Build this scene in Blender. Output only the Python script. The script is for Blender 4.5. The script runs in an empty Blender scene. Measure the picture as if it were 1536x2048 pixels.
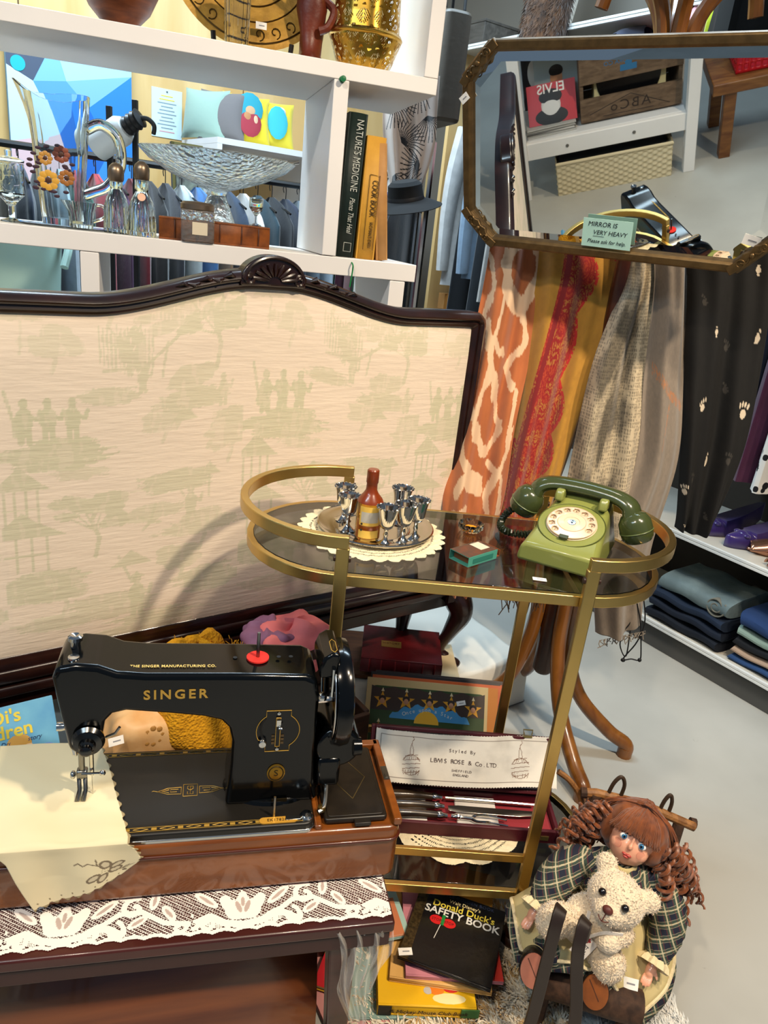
import bpy, bmesh, math, random
import numpy as np
from math import sin, cos, pi, radians, sqrt, atan2
from mathutils import Matrix, Vector
random.seed(7); RNG = np.random.default_rng(7)
SC = bpy.context.scene; COL = SC.collection
# ------------------------------------------------------------------ camera
FPX = 1480.0; PITCH = radians(20.5); ROLL = 0.113; EYE = Vector((0, 0, 1.22))
_f = Vector((0, cos(PITCH), -sin(PITCH))); _u0 = Vector((0, sin(PITCH), cos(PITCH))); _r0 = Vector((1, 0, 0))
_c = sqrt(1 - ROLL**2); CR = _r0*_c + _u0*ROLL; CU = _u0*_c - _r0*ROLL
cam_d = bpy.data.cameras.new('camera'); cam = bpy.data.objects.new('camera', cam_d); COL.objects.link(cam)
cam_d.sensor_fit = 'VERTICAL'; cam_d.sensor_height = 32.0; cam_d.lens = FPX*32.0/2048; cam_d.clip_start = .02
cam.matrix_world = Matrix(((CR.x, CU.x, -_f.x, EYE.x), (CR.y, CU.y, -_f.y, EYE.y), (CR.z, CU.z, -_f.z, EYE.z), (0, 0, 0, 1)))
SC.camera = cam
# ------------------------------------------------------------------ light
w = bpy.data.worlds.new('world'); SC.world = w; w.use_nodes = True
w.node_tree.nodes['Background'].inputs[0].default_value = (.52, .72, 1.0, 1)
w.node_tree.nodes['Background'].inputs[1].default_value = .20
def kelvin(warm): return {'warm': (1.0, .83, .62), 'mid': (1.0, .88, .72), 'cool': (.66, .85, 1.0)}[warm]
def area(name, loc, aim, sx, sy, power, tint, spread=180):
    l = bpy.data.lights.new(name, 'AREA'); l.shape = 'RECTANGLE'; l.size = sx; l.size_y = sy
    l.energy = power; l.color = kelvin(tint); l.spread = radians(spread)
    o = bpy.data.objects.new(name, l); COL.objects.link(o); o.location = loc
    o.rotation_euler = (Vector(aim)-Vector(loc)).to_track_quat('-Z', 'Y').to_euler(); return o
def spot(name, loc, aim, power, tint, ang, r=.05, blend=.6):
    l = bpy.data.lights.new(name, 'SPOT'); l.energy = power; l.color = kelvin(tint); l.spot_size = radians(ang); l.spot_blend = blend; l.shadow_soft_size = r
    o = bpy.data.objects.new(name, l); COL.objects.link(o); o.location = loc
    o.rotation_euler = (Vector(aim)-Vector(loc)).to_track_quat('-Z', 'Y').to_euler(); return o
spot('track_spot', (1.25, .10, 2.75), (-.15, 1.1, .5), 210, 'warm', 75, .06)
spot('track_spot', (-.55, -.25, 2.75), (-.2, .9, .5), 85, 'warm', 80, .06)
spot('track_spot', (.75, .35, 2.8), (.85, 1.0, .0), 105, 'warm', 75, .06)
area('tube_light', (-.9, 2.45, 2.7), (-.9, 2.7, 0), 1.4, .4, 66, 'cool')
area('tube_light', (.55, 2.45, 2.9), (.6, 2.0, 0), 1.2, .25, 34, 'cool')
area('tube_light', (-1.5, -.6, 2.8), (-1.5, -.5, 0), 1.2, .25, 30, 'cool')
SC.view_settings.view_transform = 'Standard'; SC.view_settings.look = 'None'
SC.view_settings.exposure = 0.12; SC.view_settings.gamma = 1.0; SC.view_settings.use_curve_mapping = False
# ------------------------------------------------------------------ pixel helpers (find real positions in the place)
def ray(px, py): return _f*FPX + CR*(px-768) - CU*(py-1024)
def atz(px, py, z):
    d = ray(px, py); return EYE + d*((z-EYE.z)/d.z)
def atpl(px, py, p, n):
    d = ray(px, py); n = Vector(n); return EYE + d*((Vector(p)-EYE).dot(n)/d.dot(n))
# ------------------------------------------------------------------ materials
def lin(h):
    h = h.lstrip('#'); v = [int(h[i:i+2], 16)/255 for i in (0, 2, 4)]
    return tuple(x/12.92 if x <= .04045 else ((x+.055)/1.055)**2.4 for x in v) + (1.0,)
MATS = {}
def mat(name, hexc, rough=.5, metal=0, noise=None, bump=None, trans=0, ior=1.45, alpha=1, coat=0, sheen=0, wood=None, vcol=False, emit=0, hex2=None, spec=None, wave=None, sss=0, rvar=0):
    """noise=(scale, amount[, stretch xyz]); bump=(scale, strength[, stretch]); wood=(stretch axis scales, scale); all object-space"""
    if name in MATS: return MATS[name]
    m = bpy.data.materials.new(name); m.use_nodes = True; MATS[name] = m
    nt = m.node_tree; N = nt.nodes; b = N['Principled BSDF']; L = nt.links.new
    c = lin(hexc); I = b.inputs
    I['Base Color'].default_value = c; I['Roughness'].default_value = rough; I['Metallic'].default_value = metal
    I['IOR'].default_value = ior; I['Transmission Weight'].default_value = trans; I['Alpha'].default_value = alpha
    I['Coat Weight'].default_value = coat; I['Coat Roughness'].default_value = .08; I['Sheen Weight'].default_value = sheen
    if spec is not None: I['Specular IOR Level'].default_value = spec
    if sss: I['Subsurface Weight'].default_value = sss; I['Subsurface Radius'].default_value = (.01, .005, .003)
    tc = None
    def coord(st):
        nonlocal tc
        if tc is None: tc = N.new('ShaderNodeTexCoord')
        mp = N.new('ShaderNodeMapping'); L(tc.outputs['Object'], mp.inputs['Vector']); mp.inputs['Scale'].default_value = st; return mp.outputs['Vector']
    base = None
    if vcol:
        at = N.new('ShaderNodeVertexColor'); at.layer_name = 'Col'; base = at.outputs['Color']
    if wood:
        tx = N.new('ShaderNodeTexNoise'); tx.inputs['Scale'].default_value = wood[1]; tx.inputs['Detail'].default_value = 6; tx.inputs['Distortion'].default_value = .6
        L(coord(wood[0]), tx.inputs['Vector']); rp = N.new('ShaderNodeValToRGB'); L(tx.outputs['Fac'], rp.inputs['Fac'])
        rp.color_ramp.elements[0].position = .35; rp.color_ramp.elements[1].position = .68
        rp.color_ramp.elements[0].color = lin(hex2) if hex2 else tuple(x*.55 for x in c[:3])+(1,); rp.color_ramp.elements[1].color = c; base = rp.outputs['Color']
    if noise:
        tx = N.new('ShaderNodeTexNoise'); tx.inputs['Scale'].default_value = noise[0]; tx.inputs['Detail'].default_value = 4
        L(coord(noise[2] if len(noise) > 2 else (1, 1, 1)), tx.inputs['Vector'])
        mx = N.new('ShaderNodeMix'); mx.data_type = 'RGBA'; mx.blend_type = 'MIX' if hex2 and not wood else 'MULTIPLY'
        mr = N.new('ShaderNodeMapRange'); mr.inputs[1].default_value = .35; mr.inputs[2].default_value = .65; mr.inputs[3].default_value = 0; mr.inputs[4].default_value = noise[1]
        L(tx.outputs['Fac'], mr.inputs[0]); L(mr.outputs[0], mx.inputs[0])
        if base is not None: L(base, mx.inputs[6])
        else: mx.inputs[6].default_value = c
        mx.inputs[7].default_value = lin(hex2) if (hex2 and not wood) else (.35, .33, .3, 1)
        base = mx.outputs[2]
        if rvar:
            m2 = N.new('ShaderNodeMapRange'); m2.inputs[3].default_value = rough-rvar; m2.inputs[4].default_value = rough+rvar; L(tx.outputs['Fac'], m2.inputs[0]); L(m2.outputs[0], I['Roughness'])
    if base is not None:
        L(base, I['Base Color'])
    if bump:
        if len(bump) > 3 and bump[3] == 'vor':
            tb = N.new('ShaderNodeTexVoronoi'); out = tb.outputs['Distance']
        else:
            tb = N.new('ShaderNodeTexNoise'); tb.inputs['Detail'].default_value = 3; out = tb.outputs['Fac']
        tb.inputs['Scale'].default_value = bump[0]; L(coord(bump[2] if len(bump) > 2 and bump[2] else (1, 1, 1)), tb.inputs['Vector'])
        bp = N.new('ShaderNodeBump'); bp.inputs['Strength'].default_value = bump[1]; bp.inputs['Distance'].default_value = .002
        L(out, bp.inputs['Height']); L(bp.outputs['Normal'], I['Normal'])
    if emit: I['Emission Color'].default_value = c; I['Emission Strength'].default_value = emit
    return m
# ------------------------------------------------------------------ mesh builder
class MB:
    def __init__(s): s.v = []; s.f = []
    def add(s, vs, fs, M=None):
        o = len(s.v)
        s.v += [tuple(M @ Vector(p)) for p in vs] if M is not None else [tuple(p) for p in vs]
        s.f += [tuple(i+o for i in f) for f in fs]; return s
    def box(s, c, d, M=None, rz=0):
        x, y, z = d[0]/2, d[1]/2, d[2]/2
        T = Matrix.Translation(c) @ Matrix.Rotation(rz, 4, 'Z')
        if M is not None: T = M @ T
        return s.add([(sx*x, sy*y, sz*z) for sz in (-1, 1) for sy in (-1, 1) for sx in (-1, 1)],
                     [(0, 2, 3, 1), (4, 5, 7, 6), (0, 1, 5, 4), (2, 6, 7, 3), (0, 4, 6, 2), (1, 3, 7, 5)], T)
    def prism(s, poly, z0, z1, M=None):
        n = len(poly)
        return s.add([(x, y, z0) for x, y in poly]+[(x, y, z1) for x, y in poly],
                     [tuple(range(n-1, -1, -1)), tuple(range(n, 2*n))]+[(i, (i+1) % n, n+(i+1) % n, n+i) for i in range(n)], M)
    def flat(s, poly, M=None, z=0): return s.add([(x, y, z) for x, y in poly], [tuple(range(len(poly)))], M)
    def lathe(s, prof, n=32, M=None, wob=None):
        vs, fs = [], []; k = len(prof)
        for i in range(n):
            a = 2*pi*i/n
            for r, z in prof:
                q = r*(wob(a, z) if wob else 1); vs.append((q*cos(a), q*sin(a), z))
        for i in range(n):
            j = (i+1) % n
            for t in range(k-1): fs.append((i*k+t, j*k+t, j*k+t+1, i*k+t+1))
        ra, rb = prof[0][0], prof[-1][0]
        if ra > 1e-5 and rb > 1e-5 and abs(ra-rb) < .35*max(ra, rb): return s.add(vs, fs, M)      # an open ring, no end caps
        if prof[0][0] > 1e-5: fs.append(tuple(i*k for i in range(n-1, -1, -1)))
        if prof[-1][0] > 1e-5: fs.append(tuple(i*k+k-1 for i in range(n)))
        return s.add(vs, fs, M)
    def tube(s, path, r, n=8, closed=False, M=None, sec=None, up=(0, 0, 1)):
        """sweep circle (or 2D section sec) along path; r scalar or list; parallel-ish frame from up"""
        P = [Vector(p) for p in path]; k = len(P); rr = r if hasattr(r, '__len__') else [r]*k
        if sec is None: sec = [(cos(2*pi*i/n), sin(2*pi*i/n)) for i in range(n)]
        n = len(sec); vs, fs = [], []; up = Vector(up); pn = None
        for i in range(k):
            a = P[(i-1) % k] if closed or i > 0 else P[i]; b = P[(i+1) % k] if closed or i < k-1 else P[i]
            t = (b-a).normalized() if (b-a).length > 1e-9 else Vector((0, 0, 1))
            if pn is None:
                x = t.cross(up)
                if x.length < 1e-3: x = t.cross(Vector((1, 0, .1)))
            else: x = pn - t*pn.dot(t)
            x.normalize(); y = x.cross(t).normalized(); pn = x
            for cx, cy in sec: vs.append(tuple(P[i]+x*(cx*rr[i])+y*(cy*rr[i])))
        for i in range(k if closed else k-1):
            j = (i+1) % k
            for q in range(n): fs.append((i*n+q, i*n+(q+1) % n, j*n+(q+1) % n, j*n+q))
        if not closed: fs += [tuple(range(n-1, -1, -1)), tuple((k-1)*n+q for q in range(n))]
        return s.add(vs, fs, M)
    def ell(s, c, r, nu=16, nv=10, M=None):
        prof = [(sin(pi*t/nv), -cos(pi*t/nv)) for t in range(nv+1)]; prof[0] = (0, -1); prof[-1] = (0, 1)
        T = Matrix.Translation(c) @ Matrix.Diagonal((*r, 1)); T = M @ T if M is not None else T
        return s.lathe(prof, nu, T)
    def grid(s, fn, nu, nv, mask=None, cu=False, M=None):
        """fn(u,v)->xyz for u,v in 0..1; mask(u,v) on cell centres keeps a face"""
        ku = nu if cu else nu+1
        vs = [fn(i/nu, j/nv) for j in range(nv+1) for i in range(ku)]
        fs = []
        for j in range(nv):
            for i in range(nu):
                if mask is None or mask((i+.5)/nu, (j+.5)/nv):
                    i2 = (i+1) % ku; fs.append((j*ku+i, j*ku+i2, (j+1)*ku+i2, (j+1)*ku+i))
        return s.add(vs, fs, M)
    def build(s, name, m, parent=None, smooth=True, bevel=0, sub=0, solid=0, ang=35, seg=2, clean=False):
        me = bpy.data.meshes.new(name); me.from_pydata(s.v, [], s.f); me.update()
        if len(s.f) < 9000 and not clean:
            bm = bmesh.new(); bm.from_mesh(me); bmesh.ops.recalc_face_normals(bm, faces=bm.faces[:]); bm.to_mesh(me); bm.free()
        if clean:
            bm = bmesh.new(); bm.from_mesh(me); loose = [v for v in bm.verts if not v.link_faces]; bmesh.ops.delete(bm, geom=loose, context='VERTS'); bm.to_mesh(me); bm.free()
        if smooth: me.shade_smooth(); me.set_sharp_from_angle(angle=radians(ang))
        o = bpy.data.objects.new(name, me); COL.objects.link(o)
        if m is not None: me.materials.append(m)
        if parent is not None: o.parent = parent
        if solid: q = o.modifiers.new('solid', 'SOLIDIFY'); q.thickness = solid; q.offset = 0
        if bevel: q = o.modifiers.new('bevel', 'BEVEL'); q.width = bevel; q.segments = seg; q.limit_method = 'ANGLE'; q.angle_limit = radians(40)
        if sub: q = o.modifiers.new('sub', 'SUBSURF'); q.levels = sub; q.render_levels = sub
        return o
def tag(o, label, cat, group=None, kind=None):
    o['label'] = label; o['category'] = cat
    if group: o['group'] = group
    if kind: o['kind'] = kind
    return o
def struct(o): o['kind'] = 'structure'; return o
def stuff(o): o['kind'] = 'stuff'; return o
def thing(name, label, cat, loc=(0, 0, 0), rz=0, group=None, M=None):
    o = bpy.data.objects.new(name, None); o.empty_display_size = .02; COL.objects.link(o)
    if M is not None: o.matrix_world = M
    else: o.location = loc; o.rotation_euler = (0, 0, rz)
    return tag(o, label, cat, group)
def dup(root, label=None, M=None, loc=None, rz=None):
    r = root.copy(); COL.objects.link(r)
    if M is not None: r.matrix_world = M
    if loc is not None: r.location = loc
    if rz is not None: r.rotation_euler = (0, 0, rz)
    if label: r['label'] = label
    for ch in list(root.children):
        c = ch.copy(); COL.objects.link(c); c.parent = r
        for g in list(ch.children):
            d = g.copy(); COL.objects.link(d); d.parent = c
    return r
def frame(o, x, y, z=None):
    """matrix with origin o, x axis, approx y axis"""
    x = Vector(x).normalized(); y = Vector(y); zz = x.cross(y).normalized(); y = zz.cross(x)
    return Matrix(((x.x, y.x, zz.x, o[0]), (x.y, y.y, zz.y, o[1]), (x.z, y.z, zz.z, o[2]), (0, 0, 0, 1)))
def TR(x=0, y=0, z=0): return Matrix.Translation((x, y, z))
def RX(d): return Matrix.Rotation(radians(d), 4, 'X')
def RY(d): return Matrix.Rotation(radians(d), 4, 'Y')
def RZ(d): return Matrix.Rotation(radians(d), 4, 'Z')
def text(name, s, size, M, m, parent, align='CENTER', ext=.0002, xs=1, shear=0, space=1, bold=0):
    cu = bpy.data.curves.new(name, 'FONT'); cu.body = s; cu.size = size; cu.align_x = align; cu.align_y = 'CENTER'; cu.extrude = ext; cu.resolution_u = 3
    cu.shear = shear; cu.space_character = space; cu.offset = bold
    t = bpy.data.objects.new(name, cu); COL.objects.link(t)
    bpy.context.view_layer.update()
    me = bpy.data.meshes.new_from_object(t.evaluated_get(bpy.context.evaluated_depsgraph_get()))
    bpy.data.objects.remove(t); bpy.data.curves.remove(cu)
    me.name = name; me.transform(M @ Matrix.Diagonal((xs, 1, 1, 1))); me.materials.clear(); me.materials.append(m)
    o = bpy.data.objects.new(name, me); COL.objects.link(o); o.parent = parent; return o
def hull(pts): return pts
def arc(cx, cy, r, a0, a1, n): return [(cx+r*cos(radians(a0+(a1-a0)*i/n)), cy+r*sin(radians(a0+(a1-a0)*i/n))) for i in range(n+1)]
def rrect(x0, y0, x1, y1, r, n=4):
    return arc(x1-r, y1-r, r, 0, 90, n)+arc(x0+r, y1-r, r, 90, 180, n)+arc(x0+r, y0+r, r, 180, 270, n)+arc(x1-r, y0+r, r, 270, 360, n)
def spline(pts, n):
    """Catmull-Rom through pts, n samples per span"""
    P = [Vector(p) for p in pts]; out = []
    for i in range(len(P)-1):
        a = P[max(i-1, 0)]; b = P[i]; c = P[i+1]; d = P[min(i+2, len(P)-1)]
        for k in range(n):
            t = k/n; out.append(.5*((2*b)+(c-a)*t+(2*a-5*b+4*c-d)*t*t+(3*b-a-3*c+d)*t**3))
    out.append(P[-1]); return out
# ------------------------------------------------------------------ numpy painting on dense grids (colour attribute)
def vnoise(X, Y, seed=0):
    r = np.random.default_rng(seed).random((64, 64)); xi = np.floor(X).astype(int); yi = np.floor(Y).astype(int); fx = X-xi; fy = Y-yi
    fx = fx*fx*(3-2*fx); fy = fy*fy*(3-2*fy); g = lambda a, b: r[a % 64, b % 64]
    return (g(xi, yi)*(1-fx)+g(xi+1, yi)*fx)*(1-fy)+(g(xi, yi+1)*(1-fx)+g(xi+1, yi+1)*fx)*fy
def fbm(X, Y, seed=0, o=4):
    s = 0; a = .5
    for k in range(o): s = s+a*vnoise(X*2**k, Y*2**k, seed+k); a *= .5
    return s
def m_ell(X, Y, cx, cy, rx, ry, rot=0):
    c, s = cos(rot), sin(rot); x = (X-cx)*c+(Y-cy)*s; y = -(X-cx)*s+(Y-cy)*c; return (x/rx)**2+(y/ry)**2 < 1
def d_seg(X, Y, x0, y0, x1, y1):
    dx, dy = x1-x0, y1-y0; t = np.clip(((X-x0)*dx+(Y-y0)*dy)/(dx*dx+dy*dy+1e-12), 0, 1); return np.hypot(X-x0-t*dx, Y-y0-t*dy)
def m_line(X, Y, pts, r):
    k = np.zeros(X.shape, bool)
    for a, b in zip(pts[:-1], pts[1:]): k |= d_seg(X, Y, a[0], a[1], b[0], b[1]) < r
    return k
def paint_grid(name, fn, nu, nv, colfn, m, parent=None, M=None, mask=None, smooth=True, solid=0, wu=1, wv=1):
    """dense grid: fn(U,V)->X,Y,Z arrays, colfn(U*wu, V*wv)-> (h,w,3) linear colours"""
    U, V = np.meshgrid(np.linspace(0, 1, nu+1), np.linspace(0, 1, nv+1))
    X, Y, Z = fn(U, V); vs = np.stack([X, Y, Z], -1).reshape(-1, 3)
    i = np.arange(nu)[None, :]+np.arange(nv)[:, None]*(nu+1); F = np.stack([i, i+1, i+nu+2, i+nu+1], -1)
    if mask is not None:
        Uc, Vc = np.meshgrid((np.arange(nu)+.5)/nu, (np.arange(nv)+.5)/nv); k = mask(Uc*wu, Vc*wv); F = F[k]
    F = F.reshape(-1, 4); used = np.unique(F); re = np.full(len(vs), -1); re[used] = np.arange(len(used))
    cols = None
    if colfn is not None: cols = colfn(U*wu, V*wv).reshape(-1, 3)[used]
    me = bpy.data.meshes.new(name); me.from_pydata(vs[used].tolist(), [], re[F].tolist()); me.update()
    if cols is not None:
        at = me.color_attributes.new('Col', 'FLOAT_COLOR', 'POINT'); at.data.foreach_set('color', np.concatenate([cols, np.ones((len(cols), 1))], 1).astype(np.float32).ravel())
    if smooth: me.shade_smooth()
    if M is not None: me.transform(M)
    o = bpy.data.objects.new(name, me); COL.objects.link(o); me.materials.append(m); o.parent = parent
    if solid: q = o.modifiers.new('solid', 'SOLIDIFY'); q.thickness = solid; q.offset = 0
    return o
def rgb(h): return np.array(lin(h)[:3])
def fill(shape, h): return np.ones(shape+(1,))*rgb(h)
def price_tag(M, name='price_tag', parent=None, w=.016, h=.009):
    o = MB().box((0, 0, .0003), (w, h, .0006)).build(name, mat('tag_paper', '#f4f1ea', .7), parent, smooth=False); 
    k = MB().box((w*.05, 0, .0008), (w*.5, h*.14, .0004)).build('print', mat('tag_print', '#8d8d92', .7), o, smooth=False)
    if parent is None: o.matrix_world = M
    else: o.matrix_local = M
    return o
# ================================================================== setting
RA = Vector((cos(radians(36)), sin(radians(36)), 0)); RB = Vector((RA.y, -RA.x, 0))   # the two room directions
m_floor = mat('painted_concrete', '#b0aea6', .42, noise=(3.0, .22), bump=(9, .05), rvar=.1)
nt = m_floor.node_tree; N = nt.nodes; b = N['Principled BSDF']
old = b.inputs['Base Color'].links[0].from_socket
tcn = N.new('ShaderNodeTexCoord'); vz = N.new('ShaderNodeTexNoise'); vz.inputs['Scale'].default_value = 22; vz.inputs['Detail'].default_value = 6; vz.inputs['Roughness'].default_value = .75
nt.links.new(tcn.outputs['Object'], vz.inputs['Vector'])
rp = N.new('ShaderNodeValToRGB'); rp.color_ramp.elements[0].position = .66; rp.color_ramp.elements[0].color = (0, 0, 0, 1); rp.color_ramp.elements[1].position = .74; rp.color_ramp.elements[1].color = (.5, .5, .5, 1)
nt.links.new(vz.outputs['Fac'], rp.inputs['Fac']); mx = N.new('ShaderNodeMix'); mx.data_type = 'RGBA'; mx.inputs[7].default_value = lin('#6d675c')
nt.links.new(rp.outputs['Color'], mx.inputs[0]); nt.links.new(old, mx.inputs[6]); nt.links.new(mx.outputs[2], b.inputs['Base Color'])
struct(MB().add([(-4.5, -4, 0), (4.5, -4, 0), (4.5, 7, 0), (-4.5, 7, 0)], [(0, 1, 2, 3)]).build('floor', m_floor, smooth=False))
m_ply = mat('plywood_board', '#e6c58d', .55, wood=((1, 1, .12), 6), hex2='#cfa565', bump=(30, .05))
# back wall of plywood sheets (each sheet a panel), right wall behind the clothes bay
wb = struct(MB().box((0, 0, 1.5), (7, .04, 3), Matrix.Translation((0, 4.34, 0)) @ RZ(36)).build('wall_back', mat('wall_core', '#9a8a6c', .8), smooth=False))
for k in range(-4, 3):
    MB().box((k*.9+.3, -.028, 1.5), (.894, .012, 2.98), Matrix.Translation((0, 4.34, 0)) @ RZ(36)).build('panel', m_ply, wb, smooth=False)
wr0 = Vector((.918, 2.282, 0)) + RA*.47
struct(MB().box((0, 0, 1.5), (6, .05, 3), Matrix.Translation(wr0) @ RZ(-54)).build('wall_right', mat('wall_dark_paint', '#6f6a62', .8), smooth=False))
# ================================================================== white cube shelf
SE = Vector((.953, .304, 0)).normalized(); SN = Vector((-SE.y, SE.x, 0)); SH = Matrix.Translation((.01, 1.74, 0)) @ Matrix.Rotation(atan2(SE.y, SE.x), 4, 'Z')
m_white = mat('white_laminate', '#ece7e2', .45, noise=(5, .06))
su = thing('cube_shelf', 'tall white open cube shelving unit behind the upholstered headboard', 'shelf', M=SH)
D = .34
MB().box((-.75, D/2, 1.1435), (1.5, D, .037)).build('shelf_board', m_white, su, bevel=.0015)
MB().box((-.75, D/2, 1.512), (1.5, D, .03)).build('shelf_board', m_white, su, bevel=.0015)
MB().box((-.75, D/2, .62), (1.5, D, .03)).build('shelf_board', m_white, su, bevel=.0015)
MB().box((-.90, D/2, .10), (1.2, D, .03)).build('shelf_board', m_white, su, bevel=.0015)
MB().box((-.2, D/2, 1.33), (.031, D, .333)).build('upright', m_white, su, bevel=.0015)
MB().box((-.0155, D/2, 1.716), (.031, D, .377)).build('upright', m_white, su, bevel=.0015)
MB().box((-.682, D/2, .88), (.035, D, .488)).build('upright', m_white, su, bevel=.0015)
MB().box((-.04, D/2, .88), (.035, D, .488)).build('upright', m_white, su, bevel=.0015)
for x in (-.316, -.72, -1.484): MB().box((x, D/2, .36), (.032, D, .488)).build('upright', m_white, su, bevel=.0015)
MB().box((-1.484, D/2, 1.54), (.032, D, .73)).build('upright', m_white, su, bevel=.0015)
for x in (-.32, -1.48): MB().box((x, D/2, .0425), (.04, D, .085)).build('foot', m_white, su, bevel=.0015)
# ================================================================== headboard
HD = Vector((.805, .593, 0)).normalized(); HB = Matrix.Translation(Vector((.147, 1.68, 0))) @ Matrix.Rotation(atan2(HD.y, HD.x), 4, 'Z')
m_dk = mat('dark_mahogany', '#2b1410', .28, wood=((1, 1, 1), 14), hex2='#1a0c0a', coat=.35)
hb = thing('headboard', 'wide upholstered headboard with dark carved wooden frame and pale green toile fabric', 'headboard', M=HB)
HC = -.493
def htop(x, inner=False):
    d = abs(x-HC); e = 1 - min(max((d-.02)/.30, 0), 1); e = e*e*(3-2*e)
    z = 1.081 + .056*e
    return z - (.027 if inner else 0)
xo0, xo1 = -1.055, .036
def frame_path(x0, x1, z0, off, r):
    top = []
    n = 60
    for i in range(n+1):
        x = x0+r+(x1-x0-2*r)*i/n; top.append((x, htop(x)-off))
    ar = [(x1-r+r*sin(t), htop(x1)-off-r+r*cos(t)) for t in np.linspace(.2, pi/2, 6)]
    al = [(x0+r-r*cos(t), htop(x0)-off-r+r*sin(t)) for t in np.linspace(0, pi/2-.2, 6)]
    return al+top+ar+[(x1, z0), (x0, z0)]
def ring(P, Q, y0, y1, name):
    n = len(P); vs = []; fs = []
    for A, y in ((P, y0), (Q, y0), (Q, y1), (P, y1)): vs += [(x, y, z) for x, z in A]
    for k in range(4):
        o, o2 = k*n, ((k+1) % 4)*n
        for i in range(n): j = (i+1) % n; fs.append((o+i, o+j, o2+j, o2+i))
    return MB().add(vs, fs)
LEV = [(0, -.002), (.005, -.011), (.013, -.0155), (.0175, -.013), (.0195, -.007), (.025, -.0085), (.029, -.004), (.032, -.003), (.035, .004)]
rings = [frame_path(xo0+o, xo1-o, .40+o*1.6, o, max(.03-o, .006)) for o, _ in LEV]
n = len(rings[0]); vs = []; fs = []
allr = [(rings[0], .03)]+[(rings[i], LEV[i][1]*1.0) for i in range(len(LEV))]+[(rings[-1], .03)]
for P, y in allr: vs += [(x, y, z) for x, z in P]
for k in range(len(allr)):
    o, o2 = k*n, ((k+1) % len(allr))*n
    for i in range(n): j = (i+1) % n; fs.append((o+i, o2+i, o2+j, o+j))
MB().add(vs, fs).build('frame', m_dk, hb, ang=50)
# carved crest: shell arch, scrolls and leaf sprays
cz = 1.132
cr = MB()
poly = [(HC-.064, cz-.022)]+[(HC+.064*cos(pi-t), cz-.014+.046*sin(t)) for t in np.linspace(0, pi, 25)]+[(HC+.064, cz-.022)]
cr.prism([(x, z) for x, z in poly], 0, .030, Matrix(((1, 0, 0, 0), (0, 0, -1, .014), (0, 1, 0, 0), (0, 0, 0, 1))))
crest = cr.build('crest', m_dk, hb, bevel=.004, seg=3)
cr = MB()
for k in range(9):
    a = pi*(k+.5)/9; p0 = Vector((HC, -.018, cz-.013)); p1 = p0+Vector((cos(a)*.044, 0, sin(a)*.031))
    cr.tube([p0.lerp(p1, t) for t in (.28, .5, .75, 1)], [.0015, .0035, .0045, .003], 8)
cr.tube([(HC+.058*cos(t), -.018, cz-.013+.041*sin(t)) for t in np.linspace(0, pi, 24)], .0035, 8)
for s in (-1, 1):
    cr.tube([(HC+s*(.050+.011*cos(t)*(1-t/14)), -.017, cz-.010+.011*sin(t)*(1-t/14)) for t in np.linspace(0, 9, 26)], .0032, 6)
cr.build('shell_carving', m_dk, crest)
for s in (-1, 1):
    for k in range(5):
        cr = MB(); x = HC+s*(.074+.021*k); z = htop(x)-.010
        cr.tube([(x, -.012, z), (x+s*.010, -.0165, z+.005-(k % 2)*.008), (x+s*.021, -.012, z-.001)], [.002, .0056-.0006*k, .001], 8)
        cr.build('carved_leaf', m_dk, crest)
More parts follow.
